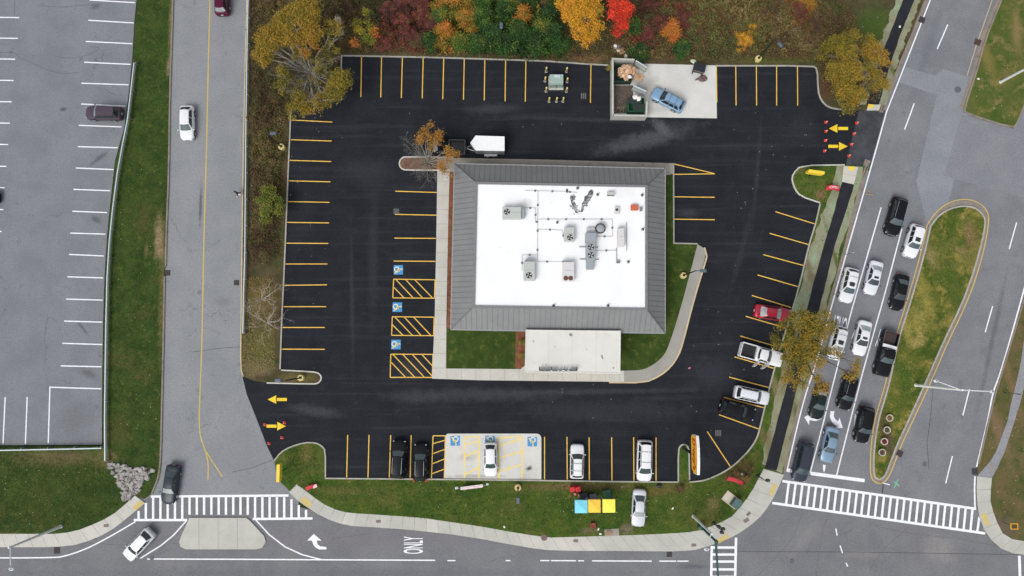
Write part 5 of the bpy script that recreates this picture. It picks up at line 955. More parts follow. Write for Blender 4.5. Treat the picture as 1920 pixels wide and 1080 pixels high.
for lb, x, y, r in (('small yellow green shrub in the mulch left of the canopy, upper of two', 979, 642, 5), ('small yellow green shrub in the mulch left of the canopy, lower of two', 979, 669, 5)):
    sumac(lb, x, y, r, .8, .75, L_BUSH, 12, .22, 'shrubs beside the entrance canopy')
sumac('lime green plant outside the left wall of the dumpster enclosure', 1142, 131, 5, 1.0, .95, L_BUSH, 10, .24, 'shrubs beside the enclosure')
def thicket(name, region, n, mat, hmax, seed, per=26, leaf=.10, hmin=.15):
    r_ = np.random.default_rng(seed); w_ = np.array(world(region)); lo, hi = w_.min(0), w_.max(0)
    xy = r_.uniform(lo, hi, (n * 3, 2)); xy = xy[inpoly(xy[:, 0], xy[:, 1], w_)][:n]; A, T = [], []
    for x, y in xy:
        r = r_.uniform(.25, .8); hh = r_.uniform(hmin, 1) ** 1.5 * hmax * (.4 + .6 * (math.sin(x * .7 + 2 * math.sin(y * .5)) * .5 + .5)); k = int(per * (r / .5) ** 1.5)
        d = r_.normal(size=(k, 3)) * [r * .5, r * .5, .18 * hh]; q = np.hypot(d[:, 0], d[:, 1]) / r
        A.append(np.c_[x + d[:, 0], y + d[:, 1], .12 + np.maximum(.02, hh * (1 - .5 * q) + d[:, 2])]); ti = .5 + .33 * math.sin(x * .21 + 1.7 * math.sin(y * .3)) + r_.normal() * .2; T.append(ti + r_.normal(size=k) * .07)
    return tag(leaf_obj(name, np.concatenate(A), leaf, np.clip(np.concatenate(T), 0, 1), mat, None, .5, .45), kind='stuff')
# low undergrowth and fallen leaves nobody could count
def scatter(name, region, n, size, mat, z0, z1, up=1.0, asp=.4, tint=None, seed=1, keep=None):
    r_ = np.random.default_rng(seed); w_ = np.array(world(region)); lo, hi = w_.min(0), w_.max(0)
    xy = r_.uniform(lo, hi, (n * 2, 2)); xy = xy[inpoly(xy[:, 0], xy[:, 1], w_)][:n]
    if keep is not None: xy = xy[keep(xy)]
    pts = np.c_[xy, r_.uniform(z0, z1, len(xy))]
    t = np.clip(.45 + .28 * np.sin(xy[:, 0] * .31 + 1.3 * np.sin(xy[:, 1] * .23)) + r_.normal(size=len(xy)) * .16, 0, 1)
    return tag(leaf_obj(name, pts, size, t, mat, None, up, asp), kind='stuff')
L_UND = leafmat('mixed undergrowth', [S(62, 72, 32), S(78, 62, 44), S(72, 52, 42), S(112, 92, 58), S(96, 66, 44), S(128, 108, 60)], .25)
L_UNDR = leafmat('reddish undergrowth', [S(66, 78, 36), S(88, 66, 44), S(80, 74, 44), S(124, 84, 50), S(104, 98, 56)], .2)
L_U1 = leafmat('brown green brush', [S(56, 62, 30), S(84, 80, 44), S(72, 54, 42), S(106, 84, 54), S(74, 86, 40), S(134, 114, 70)], .3)
L_U2 = leafmat('olive and rust brush', [S(60, 72, 34), S(108, 108, 62), S(88, 72, 54), S(116, 72, 50), S(84, 96, 46), S(142, 122, 76)], .3)
thicket('brush', [(474, -30), (474, 215), (500, 500), (520, 480), (532, 215), (556, 180), (632, 172), (634, 98), (800, 101), (1140, 112), (1140, -30)], 2600, L_U1, 1.4, 41)
thicket('brush', [(1140, -30), (1150, 106), (1345, 112), (1400, 108), (1560, 112), (1640, 190), (1625, 100), (1590, 60), (1560, -30)], 3000, L_U2, 1.5, 42)
for k_, (reg_, col_, n_) in enumerate((([(1280, -30), (1290, 90), (1440, 100), (1450, -30)], [S(70, 84, 36), S(116, 114, 64), S(92, 96, 48), S(136, 118, 74)], 260), ([(1420, -30), (1440, 90), (1540, 100), (1560, 40), (1540, -30)], [S(78, 64, 50), S(112, 86, 60), S(96, 90, 52), S(134, 112, 82)], 240), ([(474, 200), (474, 500), (520, 480), (532, 215)], [S(68, 54, 42), S(96, 72, 50), S(78, 86, 40), S(126, 104, 68)], 160), ([(600, -30), (640, 90), (720, 95), (740, -30)], [S(48, 58, 34), S(70, 78, 42), S(84, 70, 48), S(104, 96, 58)], 150))): thicket('tangled_brush', reg_, n_, leafmat('tangled brush %d' % k_, col_, .4), 1.7, 60 + k_, 34, .12, .3)
thicket('sumac_thicket', [(868, -30), (862, 98), (1000, 108), (1050, 104), (1046, 60), (1035, -30)], 420, L_GRN, 2.8, 51, 34, .17, .4)
thicket('sumac_thicket', [(818, -30), (812, 98), (870, 100), (880, -30)], 170, L_MIX, 2.6, 52, 34, .16, .4)
thicket('sumac_thicket', [(715, 20), (700, 94), (815, 98), (830, -30), (760, -30)], 330, L_DRED, 1.7, 53, 34, .12, .3)
thicket('sumac_thicket', [(1180, -30), (1180, 90), (1300, 96), (1310, 20), (1270, -30)], 330, leafmat('rust brush', [S(56, 62, 30), S(98, 54, 42), S(118, 62, 44), S(142, 84, 42), S(76, 52, 40)], .3), 1.4, 54, 32, .11, .3)
thicket('sumac_thicket', [(1465, -30), (1480, 50), (1530, 60), (1545, -30)], 110, leafmat('orange rust brush', [S(86, 62, 38), S(128, 74, 42), S(154, 100, 42), S(88, 82, 40)], .3), 1.4, 55, 32, .11, .3)
scatter('undergrowth', [(470, -30), (470, 500), (530, 480), (540, 215), (560, 185), (635, 175), (638, 100), (1145, 118), (1145, -30)], 16000, .13, L_UND, .12, .45, seed=3)
scatter('undergrowth', [(1145, -30), (1148, 108), (1345, 116), (1528, 116), (1545, 185), (1640, 195), (1600, 30), (1560, -30)], 15000, .13, L_UNDR, .12, .45, seed=4)
scatter('dry_grass', [(462, 520), (520, 520), (516, 690), (470, 705), (455, 690)], 2500, .10, leafmat('dry grass', [S(104, 90, 44), S(132, 112, 66), S(118, 118, 60), S(150, 130, 90)], .3), .12, .25, seed=5)
L_GR = leafmat('grass blades', [S(40, 60, 18), S(60, 80, 26), S(86, 94, 38), S(112, 108, 52)], .35)
scatter('grass', [(262, 0), (322, 0), (316, 300), (300, 860), (285, 920), (262, 930), (205, 870), (200, 600), (212, 380), (246, 170)], 9000, .09, L_GR, .12, .2, .4, .25, seed=6)
scatter('grass', [(0, 850), (200, 866), (232, 940), (190, 972), (110, 996), (0, 998)], 6000, .09, L_GR, .12, .2, .4, .25, seed=7)
scatter('grass', [(532, 850), (590, 836), (606, 900), (1290, 908), (1380, 880), (1420, 830), (1436, 870), (1400, 935), (1340, 985), (1200, 998), (1030, 1000), (900, 984), (700, 962), (610, 940), (540, 905)], 14000, .09, L_GR, .12, .2, .4, .25, seed=8)
scatter('grass', [tuple(q) for q in med_in], 7000, .09, leafmat('median grass blades', [S(52, 74, 22), S(84, 98, 36), S(128, 120, 58), S(150, 136, 74)], .2), .12, .2, .4, .25, seed=9)
L_DROP = leafmat('fallen pale leaves', [S(150, 150, 110), S(200, 196, 170), S(190, 150, 70)], 3)
for i, reg in enumerate(([(268, 0), (320, 0), (300, 860), (210, 860), (215, 400)], [(620, 905), (1400, 905), (1330, 990), (700, 955)], [(470, 210), (530, 210), (520, 690), (465, 690)], [(1180, 0), (1560, 0), (1540, 115), (1200, 115)], [(1600, 0), (1660, 0), (1640, 190), (1600, 190)], [(1815, 200), (1880, 0), (1925, 0), (1900, 235)], [(0, 870), (200, 880), (220, 950), (0, 995)], [(1840, 860), (1915, 640), (1925, 1010), (1870, 980)], [(1650, 880), (1680, 700), (1780, 420), (1840, 430), (1780, 600)])):
    scatter('fallen_leaves', reg, (30, 80, 60, 60, 16, 24, 20, 40, 36)[i], .06, L_DROP, .2, .24, 3, .7, seed=20 + i)
scatter('grit_and_litter', [(545, 200), (1530, 200), (1440, 690), (1410, 810), (1010, 800), (1020, 720), (1320, 500), (1260, 240), (820, 240), (620, 330), (600, 800), (530, 800), (530, 200)], 130, .05, leafmat('pale grit', [S(90, 92, 96), S(180, 180, 178), S(220, 220, 216)], 5), .024, .03, 6, .8, seed=31)
scatter('grit_and_litter', [(0, 0), (240, 0), (190, 600), (190, 830), (0, 830)], 90, .05, leafmat('dark grit', [S(70, 70, 74), S(90, 92, 96), S(190, 190, 190)], 5), .004, .01, 6, .8, seed=32)
# rock apron by the corner
rk = world([(202, 869), (228, 871), (246, 878), (262, 876), (288, 882), (278, 892), (266, 905), (262, 918), (240, 938), (232, 934), (222, 905), (214, 890)], .15); w_ = np.array(rk); r2 = random.Random(5); mb = MB(); n = 0
for i in range(2200):
    x, y = r2.uniform(w_[:, 0].min(), w_[:, 0].max()), r2.uniform(w_[:, 1].min(), w_[:, 1].max())
    if not inpoly(np.array([x]), np.array([y]), w_)[0]: continue
    mb.blob((x, y, .12 + r2.uniform(0, .12)), r2.uniform(.20, .44), (1, r2.uniform(.55, 1), .6), i, .35, 4); n += 1
    if n > 210: break
tag(mb.build('rock_riprap', ground('broken grey stone', S(136, 134, 132), S(178, 174, 170), 1.6, S(104, 96, 94), 2, (.5, .62), fine=(12, .25), bmp=.3), fix=False), kind='stuff')
# ------------------------------------------------ street furniture and small things
GALV = simple('galvanised steel', S(196, 206, 212), .4, .15, var=.06); GALV_D = simple('dull galvanised post', S(110, 112, 114), .6)
POLE_B = simple('dark bronze pole', (0.018, 0.018, 0.02), .5); BASE_Y = simple('yellow painted concrete', S(206, 190, 130), .8); LAMP_G = simple('grey lamp housing', S(86, 98, 112), .4)
def guard(label, pts, side):
    q = [Vector((*w_, 0)) for w_ in world(pts, .75)]; c = q[len(q) // 2]; e = empty('guardrail', (c.x, c.y, .1), 0, label, 'guardrail', None)
    r_ = [(p.x - c.x, p.y - c.y) for p in q]
    MB().strip(r_, .13, .72, .52).strip(r_, .06, .54, .44).strip(r_, .13, .46, .32).build('rail', GALV, e)
    n = int(sum((b - a).length for a, b in zip(q, q[1:])) / 3.8) + 2; rs = resample(r_, n)
    for i, (x, y) in enumerate(rs):
        d = rs[min(i + 1, n - 1)] - rs[max(i - 1, 0)]; a = math.atan2(d[1], d[0]); o = Vector((-math.sin(a), math.cos(a))) * side * .2
        MB().box((x + o.x, y + o.y, .33), (.12, .2, .86), a).box((x + o.x * .55, y + o.y * .55, .5), (.12, .2, .3), a).build('post', GALV_D, e)
guard('long steel guardrail curving between the grey car park and the grass strip', [(251.5, 118), (249, 140), (245, 175), (239, 225), (230, 270), (220, 325), (211, 395), (205, 455), (201, 520), (199, 600), (197.5, 700), (196.5, 780), (197, 864)], 1)
guard('short horizontal guardrail below the grey car park, in the left corner', [(-60, 845.5), (0, 844.5), (100, 842.5), (190, 840.5)], 1)
guard('straight steel guardrail along the right side of the side road', [(467, -60), (465, 12), (463, 120), (461, 250), (460, 380), (459, 480), (456.5, 560), (455.5, 625)], 1)

def lot_lamp(label, bx, by, heading, hgt=6.4, base=.42):
    c = P(bx, by, .1); e = empty('lamp_post', (c.x, c.y, .1), heading, label, 'lamp post', 'car park lamp posts')
    MB().lathe((0, 0, 0), [(base, 0), (base, .55), (base - .05, .62)], 20).build('concrete_base', BASE_Y, e)
    MB().tube((0, 0, .6), (0, 0, hgt), .10, .07, 8).box((0, 0, .65), (.3, .3, .06)).build('pole', POLE_B, e)
    MB().tube((0, 0, hgt - .1), (.5, 0, hgt), .05).build('arm', POLE_B, e)
    h_ = MB().box((.95, 0, hgt + .02), (.85, .42, .14), 0, .8).build('lamp_head', LAMP_G, e, bevel=.03)
    MB().box((1.0, 0, hgt - .06), (.55, .3, .03)).build('lens', LAMP_F, h_)
lot_lamp('lamp post on a yellow base beside the left bays, leaning over the brush', 530, 277, 0)
lot_lamp('lamp post on a yellow base on the kerb tip by the left entrance', 566, 708, math.pi)
lot_lamp('lamp post on a yellow base on the lawn below the concrete parking pad', 971, 913, -math.pi / 2, 3.4)
lot_lamp('lamp post on a yellow base on the lawn right of the building', 1280, 517, 0)
lot_lamp('lamp post on a yellow base on the slope above the right hand bays', 1420, 112, -.9)
lot_lamp('lamp post standing in the green sumac thicket, its grey head showing', 941, 96, math.pi / 2, 5.6)

def street_lamp(label, base_, hgt, arms, mast=None, r=.18, mat=None):
    mat = mat or simple('weathered grey pole', S(214, 218, 218), .5)
    c = P(*base_, .1); e = empty('street_lamp', (c.x, c.y, .1), 0, label, 'street lamp', None)
    MB().lathe((0, 0, 0), [(.22, 0), (.22, .08), (.2, .1)], 14).tube((0, 0, .1), (0, 0, hgt), r, r * .6, 10).build('pole', mat, e, smooth=False)
    for ax, ay, z in arms:
        q = Vector(P(ax, ay, z)) - Vector((c.x, c.y, .1)); p = Vector((0, 0, hgt - .3)); d = (q - p); hd_ = Vector((d.x, d.y, 0)).normalized()
        a = MB().tube(p, q - hd_ * .35, .075, .06, 7).build('arm', simple('pale lamp arm', S(206, 210, 212), .4), e)
        MB().blob(q, .34, (1, .62, .34), 2, 0, 8).build('lamp_head', simple('pale cobra lamp', S(196, 204, 208), .4), a, smooth=True).rotation_euler = (0, 0, 0)
        MB().tube(q + Vector((0, 0, .08)), q + Vector((0, 0, .18)), .07, .07, 8).build('photocell', LAMP_G, a)
    return e
street_lamp('tall grey street lamp at the lower left corner, arm reaching over the road', (114.5, 987), 9.2, [(21.5, 1067, 9.6)])
street_lamp('grey street lamp beside the green signal mast at the junction', (1300, 968), 8.2, [(1325, 1030, 8.6)])
street_lamp('grey street lamp on the grass median with two arms over the main road', (1717, 722), 9.3, [(1755, 714, 9.6), (1860, 734, 9.8)], mat=simple('pale aluminium pole', S(240, 241, 238), .4))
street_lamp('grey street lamp on the upper right grass island, leaving the photo', (1876, 154), 9.3, [(2010, 60, 9.6)])
# green signal mast
GRN = simple('dark green signal paint', S(30, 76, 66), .45)
c = P(1315, 988, .1); e = empty('traffic_signal', (c.x, c.y, .13), 0, 'dark green signal mast whose long arm reaches down over the crosswalk', 'traffic signal')
MB().lathe((0, 0, 0), [(.42, 0), (.42, .08), (.3, .14), (.3, .5), (.2, .55)], 16).lathe((-.35, .25, 0), [(.22, 0), (.22, .9), (.16, 1.0)], 12).build('base', GRN, e)
MB().tube((0, 0, .1), (0, 0, 6.4), .17, .13, 12).lathe((0, 0, 6.2), [(.2, 0), (.2, .4), (.1, .48)], 12).build('pole', GRN, e)
q = Vector(P(1349, 1120, 6.9)) - e.location
a = MB().tube((0, 0, 6.2), q, .15, .08, 10).build('mast_arm', GRN, e)
m = Vector((0, 0, 6.2)).lerp(q, .96)
def sighead(parent, p, hd_, mat=BLK):
    d = Vector((math.cos(hd_), math.sin(hd_), 0)); s_ = MB().box(p, (.26, .36, 1.0), hd_).build('signal_head', mat, parent, bevel=.02)
    for k, cc in enumerate(((.35, .02, .02), (.3, .2, .02), (.02, .2, .1))):
        MB().tube(p + d * .13 + Vector((0, 0, .32 - k * .32)), p + d * .3 + Vector((0, 0, .32 - k * .32)), .12, .12, 10).build('visor', simple('signal lens %d' % k, cc, .3), s_)
sighead(a, m + Vector((0, 0, -.6)), 0)
def ped_pole(label, base_, hgt, heads):
    c = P(*base_, .13); e = empty('pedestrian_signal', (c.x, c.y, .13), 0, label, 'pedestrian signal', None)
    MB().lathe((0, 0, 0), [(.24, 0), (.2, .2), (.1, .3)], 10).tube((0, 0, .2), (0, 0, hgt), .06, .05, 8).build('pole', BLK, e)
    for dx, dy, z in heads:
        MB().box((dx, dy, z), (.42, .3, .5)).box((dx * .5, dy * .5, z), (abs(dx) + .06, abs(dy) + .06, .05)).build('signal_head', BLK, e, bevel=.02)
    MB().box((.08, 0, 1.05), (.1, .14, .3)).build('push_button', LAMP_G, e)
ped_pole('black pedestrian signal post on the corner sidewalk next to the green signal mast', (1338, 981), 3.3, [(.3, .1, 3.0), (-.15, .3, 2.7), (.1, -.3, 3.1)])
ped_pole('black pedestrian signal post where the black footpath meets the sidewalk', (1421, 893), 3.0, [(.25, .05, 2.8)])
c = P(1881, 735.5, .12); e = empty('signpost', (c.x, c.y, .11), 0, 'thin dark signpost on the strip between main road and grey footpath', 'signpost')
MB().tube((0, 0, 0), (0, 0, 3.0), .04, .04, 6).build('pole', BLK, e); MB().box((0, -.05, 2.8), (.45, .03, .6)).build('sign_plate', BLK, e)
c = P(1880, 979, .12); e = empty('signpost', (c.x, c.y, .11), 0, 'yellow square frame sign on a dark post by the lower right sidewalk', 'signpost')
MB().tube((0, 0, 0), (0, 0, 2.0), .04, .04, 6).build('pole', BLK, e)
f = MB(); q = [(-.42, -.32), (.42, -.32), (.42, .32), (-.42, .32)]; f.strip(q, .09, 2.08, 2.0, closed=True).build('frame', simple('orange yellow frame', S(226, 168, 40), .5), e); MB().box((0, 0, 2.02), (.8, .6, .03)).build('sign_plate', simple('brown sign plate', S(70, 60, 40), .7), e)
for lb, bx, by, rz in (('thin grey post on the left main road kerb, upper of two', 1584, 478, .1), ('thin grey post on the left main road kerb, lower of two', 1562, 552, .1)):
    c = P(bx, by, .12); e = empty('signpost', (c.x, c.y, .11), 0, lb, 'signpost', 'thin kerb posts on the main road'); MB().tube((0, 0, 0), (0, 0, 2.2), .035, .035, 6).build('pole', LAMP_G, e); MB().box((0, 0, 2.15), (.32, .03, .34)).build('sign_plate', GALV, e)

# restaurant pylon sign
SY = simple('sign face yellow', S(246, 186, 44), .4, var=.03); SR = simple('sign red', S(190, 44, 34), .5); SW = simple('sign white edge', (.8, .8, .8), .5)
c = P(1281, 840, .1); tpx = [P(1307, y, 7.0) for y in (817, 892)]; y1, y0 = tpx[0].y - c.y, tpx[1].y - c.y; ym = (y0 + y1) / 2; xs = -.12
e = empty('pylon_sign', (c.x, c.y, .1), 0, 'tall yellow roadside sign with red lettering at the lower right of the car park', 'sign')
MB().tube((0, 0, 0), (0, 0, 6.0), .20, .16, 12).box((.05, 0, 5.2), (.3, .16, .16)).box((.05, ym, 5.4), (.1, y1 - y0 - 1, .1)).box((.12, ym / 2, 5.2), (.16, abs(ym) + .4, .16)).build('pole', POLE_B, e)
hw = (y1 - y0) / 2; zb_, zt_ = 4.6, 7.0
outl = [(-hw + .5, zb_), (hw - .35, zb_), (hw - .05, zb_ + .6), (hw, zt_ - .1), (hw * .4, zt_ + .25), (-hw * .3, zt_ + .25), (-hw + .1, zt_), (-hw, zb_ + .8)]
n = len(outl); x0, x1 = xs - .02, xs + .32
cab_ = MB().add([(x0, ym + a_, b_) for a_, b_ in outl] + [(x1, ym + a_, b_) for a_, b_ in outl], [tuple(range(n)), tuple(range(n, 2 * n))[::-1]] + [(i, (i + 1) % n, n + (i + 1) % n, n + i) for i in range(n)]).build('cabinet', SW, e, bevel=.03)
MB().add([(x0 - .02, ym + a_ * .97, zb_ + .06 + (b_ - zb_) * .96) for a_, b_ in outl], [tuple(range(n))]).build('sign_face', SY, cab_, fix=False)
t = text_mesh("Denny's", 'lettering', SR, cab_, 1.35, 0.0, .05)
bb = np.array([v.co[:] for v in t.data.vertices]); cx_ = (bb.max(0) + bb.min(0)) / 2; sx = (2 * hw * .80) / (bb.max(0) - bb.min(0))[0]; sy = 1.7 / (bb.max(0) - bb.min(0))[1]
for v in t.data.vertices: a_, b_ = (v.co.x - cx_[0]) * sx, (v.co.y - cx_[1]) * sy; v.co = (x0 - .045, ym - a_ - b_ * .12, zb_ + 1.25 + b_)
SM = simple('small sign yellow', S(238, 204, 62), .5, var=.05)
def dirsign(label, base_, hgt, ln, ang, thick=.42, tall=.9):
    c = P(*base_, .11); e = empty('direction_sign', (c.x, c.y, .11), R(ang), label, 'sign', 'low yellow signs at the entrances')
    MB().tube((0, 0, 0), (0, 0, hgt - tall), .07, .07, 8).build('pole', POLE_B, e)
    MB().prism([(-ln / 2, -thick / 2 + .05), (-ln / 2 + .12, -thick / 2), (ln / 2 - .12, -thick / 2), (ln / 2, -thick / 2 + .05), (ln / 2, thick / 2 - .05), (ln / 2 - .12, thick / 2), (-ln / 2 + .12, thick / 2), (-ln / 2, thick / 2 - .05)], hgt - tall, hgt).build('sign_box', SM, e, bevel=.04)
dirsign('yellow box sign on a dark pole at the left entrance, beside the crosswalk', (536, 879), 3.0, 2.2, 90)
dirsign('yellow box sign lying low on the grass island at the right entrance', (1517, 330), 2.3, 2.15, -8)

# banners
RB = simple('red banner cloth', S(186, 34, 52), .7, var=.15); RBL = simple('white banner print', S(226, 190, 196), .7); WB = simple('white banner cloth', S(224, 206, 208), .7)
def bow(label, px, py, ang, ln, wd, hgt, text=None, mat=RB):
    c = P(px, py, .5); e = empty('banner', (c.x, c.y, .12), R(ang), label, 'banner', None); n = 10
    vs, fs = [], []
    for i in range(n + 1):
        t = i / n; x = (t - .5) * ln; z = .25 + hgt * math.sin(math.pi * t) ** .7; y = .12 * math.sin(math.pi * t)
        vs += [(x, y - wd / 2, z), (x, y + wd / 2, z + .12)]
    for i in range(n): fs.append((2 * i, 2 * i + 1, 2 * i + 3, 2 * i + 2))
    b = MB().add(vs, fs).build('cloth', mat, e, fix=False); s_ = b.modifiers.new('thick', 'SOLIDIFY'); s_.thickness = .02
    MB().tube((-ln / 2, 0, 0), (-ln / 2, 0, .4), .02).tube((ln / 2, 0, 0), (ln / 2, 0, .4), .02).build('stake', LAMP_G, e)
    if text:
        t_ = text_mesh(text, 'lettering', RBL, b, .42, 0, .012)
        for v in t_.data.vertices: x = v.co.x * 1.1; u = x / ln + .5; v.co = (x, v.co.y * .9 + .02 + .12 * math.sin(math.pi * u), .25 + hgt * math.sin(math.pi * min(1, max(0, u))) ** .7 + .15 + v.co.y * .2)
    return e
bow('red arched banner with white lettering beside the start of the black footpath', 1562, 354, -6, 1.75, .62, .35, 'OPEN')
bow('red banner with pale stripes lying by the shrub on the corner lawn', 1379, 902, -18, 2.1, .5, .3)
bow('small red and white banner on the grass by the left corner sidewalk', 584, 914, 18, 1.5, .45, .25)
b_ = bpy.data.objects[[o.name for o in bpy.data.objects if o.get('label', '').startswith('small red and white banner')][0]]
MB().box((.5, .02, .52), (.55, .4, .03), .1).build('print', RBL, b_)
e0 = P(857, 915, .12); e1 = P(913, 908, .12); e = empty('banner', (e0 + e1) / 2, math.atan2(e1.y - e0.y, e1.x - e0.x), 'long white banner stretched between two stakes on the lawn under the concrete pad', 'banner')
MB().box((0, 0, .55), (2.9, .36, .05)).box((0, -.2, .45), (2.7, .04, .3)).build('cloth', WB, e, bevel=.02); MB().tube((-2, 0, 0), (-2, 0, .7), .03).tube((2, 0, 0), (2, 0, .7), .03).tube((-2, 0, .6), (2, 0, .6), .015).box((-2, 0, .03), (.4, .3, .06)).box((2, 0, .03), (.3, .25, .06)).build('stake', GALV, e)

# three small canopies with bins, red chairs
for lb, x0, y0, x1, y1, col, pcol in (('pale blue square canopy on thin white poles, left one of three on the lawn', 1078, 938, 1101.5, 962, S(128, 208, 226), None), ('orange yellow square canopy between the blue and the lemon one', 1103, 937, 1126, 961, S(240, 196, 78), None), ('lemon yellow square canopy, right one of three on the lawn', 1130, 936.5, 1153.5, 961, S(248, 236, 92), None)):
    hz = 2.7; a, b = P(x0, y0, hz), P(x1, y1, hz); c = (a + b) / 2; wx, wy = b.x - a.x, a.y - b.y
    e = empty('canopy', (c.x, c.y, .12), 0, lb, 'canopy', 'small square canopies on the lawn')
    cl = MB().add([(-wx / 2, -wy / 2, hz - .12), (wx / 2, -wy / 2, hz - .12), (wx / 2, wy / 2, hz - .12), (-wx / 2, wy / 2, hz - .12), (0, 0, hz + .08)], [(0, 1, 4), (1, 2, 4), (2, 3, 4), (3, 0, 4)]).build('cloth', ground('canopy cloth ' + lb[:6], col, tuple(min(1, k * 1.12) for k in col), 3, tuple(k * .8 + .12 for k in col), 4, (.55, .7), fine=(10, .03), bmp=0), e, fix=False)
    s_ = cl.modifiers.new('thick', 'SOLIDIFY'); s_.thickness = .03
    MB().strip([(-wx / 2, -wy / 2), (wx / 2, -wy / 2), (wx / 2, wy / 2), (-wx / 2, wy / 2)], .03, hz - .12, hz - .35, closed=True).build('valance', simple('valance ' + lb[:6], tuple(k * .85 for k in col), .8), e)
    for sx_ in (-1, 1):
        for sy_ in (-1, 1): MB().tube((sx_ * wx / 2 * .96, sy_ * wy / 2 * .96, 0), (sx_ * wx / 2 * .96, sy_ * wy / 2 * .96, hz - .15), .025).build('leg', GALV, e)
def bin_(label, px, py, r, h_, mat, lid, name='rubbish_bin', cat='bin', grp=None):
    c = P(px, py, .12 + h_ / 2); e = empty(name, (c.x, c.y, .12), .2, label, cat, grp)
    MB().box((0, 0, h_ / 2), (r * 1.7, r * 1.7, h_), 0, 1.12).build('body', mat, e, bevel=.04); MB().box((0, 0, h_ + .03), (r * 2, r * 2, .08), 0, .9).build('lid', lid, e, bevel=.03)
    MB().tube((-r * .8, -r, .12), (-r * .6, -r, .12), .12, n=10).tube((r * .6, -r, .12), (r * .8, -r, .12), .12, n=10).build('wheel', TYRE, e)
RED = simple('red plastic', S(196, 28, 38), .4); PINK = simple('faded red plastic', S(200, 120, 112), .6); DG = simple('dark green plastic', S(34, 82, 62), .5); DK = simple('charcoal plastic', S(34, 36, 44), .5); GY = simple('grey plastic', S(90, 92, 104), .5)
bin_('charcoal bin standing just above the pale blue canopy', 1094, 931, .55, .9, DK, DK, grp='bins beside the canopies')
bin_('black bin with a grey lid just above the orange yellow canopy', 1112, 931, .45, .9, DK, GY, grp='bins beside the canopies')
bin_('black bin partly under the orange yellow canopy, nearer to the blue one', 1104, 934, .4, .7, DK, DK, grp='bins beside the canopies')
bin_('green lidded bin just above the lemon yellow canopy', 1137.5, 925, .52, 1.0, DG, DG, grp='bins beside the canopies')
bin_('low black bin at the edge of the lemon yellow canopy', 1139, 935, .5, .5, DK, DK, grp='bins beside the canopies')
bin_('red lidded bin above the pale blue canopy, left of the pair', 1073, 916.5, .33, .8, RED, RED, grp='red bins on the lawn')
bin_('red lidded bin above the pale blue canopy, right of the pair', 1083.5, 916.5, .33, .8, RED, RED, grp='red bins on the lawn')
bin_('small faded red pail under the left red bin', 1078, 926, .17, .35, PINK, PINK, 'pail', 'pail', 'small pails by the red bins')
bin_('small faded red pail under the right red bin, touching the blue canopy', 1086.5, 928, .19, .35, PINK, PINK, 'pail', 'pail', 'small pails by the red bins')
c = P(1112, 985, .3); e = empty('crate', (c.x, c.y, .12), .1, 'small red crate on the lawn below the three canopies', 'crate')
mb = MB().strip([(-.28, -.28), (.28, -.28), (.28, .28), (-.28, .28)], .05, .35, 0, closed=True)
for k in (-.15, 0, .15): mb.box((k, 0, .3), (.04, .56, .04)).box((0, k, .34), (.56, .04, .04))
mb.build('frame', simple('worn red plastic', S(164, 72, 66), .7), e); MB().box((0, 0, .05), (.54, .54, .04)).build('bottom', PINK, e)
c = P(1236, 911, .3); e = empty('rubbish_bag', (c.x, c.y, .12), 0, 'black rubbish bag by the kerb right of the minivan', 'bag'); MB().blob((0, 0, .22), .3, (1.1, .8, .75), 3, .2, 7).build('bag', DK, e, smooth=True)
structure(MB().prism(world([(1133, 993), (1160, 991), (1161, 1004), (1134, 1006)], .15), .1, .15), 'concrete_slab', CONC_D)
c = P(1141, 999, .17); e = empty('timber_board', (c.x, c.y, .152), 0, 'short brown timber board on the slab behind the sidewalk', 'board'); MB().box((0, 0, .04), (.8, .5, .07)).build('board', simple('weathered brown timber', S(150, 120, 96), .8), e, bevel=.01)
for i, (lb, x, y) in enumerate((('scrap of white paper left of the crate slab', 1126, 1001), ('white paper cup near the crate on the lawn', 1122, 992), ('white plastic bag on the lawn by the sidewalk bend', 946, 988), ('crumpled white paper near the lawn shrub', 1391, 889), ('pale paper bag right of the silver sedan', 1261, 953), ('white cup on the black footpath near the top edge', 1687, 50), ('crumpled white bag on the upper right grass island', 1834, 148), ('small red and white litter on the black asphalt right of the building', 1293, 690), ('white bag on the rough slope above the pad', 1294, 42), ('pale green bag at the kerb above the dumpster pad', 1300, 116))):
    c = P(x, y, .15); e = empty('litter', (c.x, c.y, .15 if i not in (5, 7) else .13 if i == 5 else .024), i, lb, 'litter', 'scraps of litter')
    s_ = .38 if i == 9 else .26 if i in (8,) else .15
    MB().blob((0, 0, s_ * .3), s_, (1.2, .8, .35), i, .3, 5).build('scrap', simple('litter %d' % i, S(226, 226, 222) if i not in (7, 9) else (S(190, 120, 120) if i == 7 else S(196, 204, 180)), .7), e)

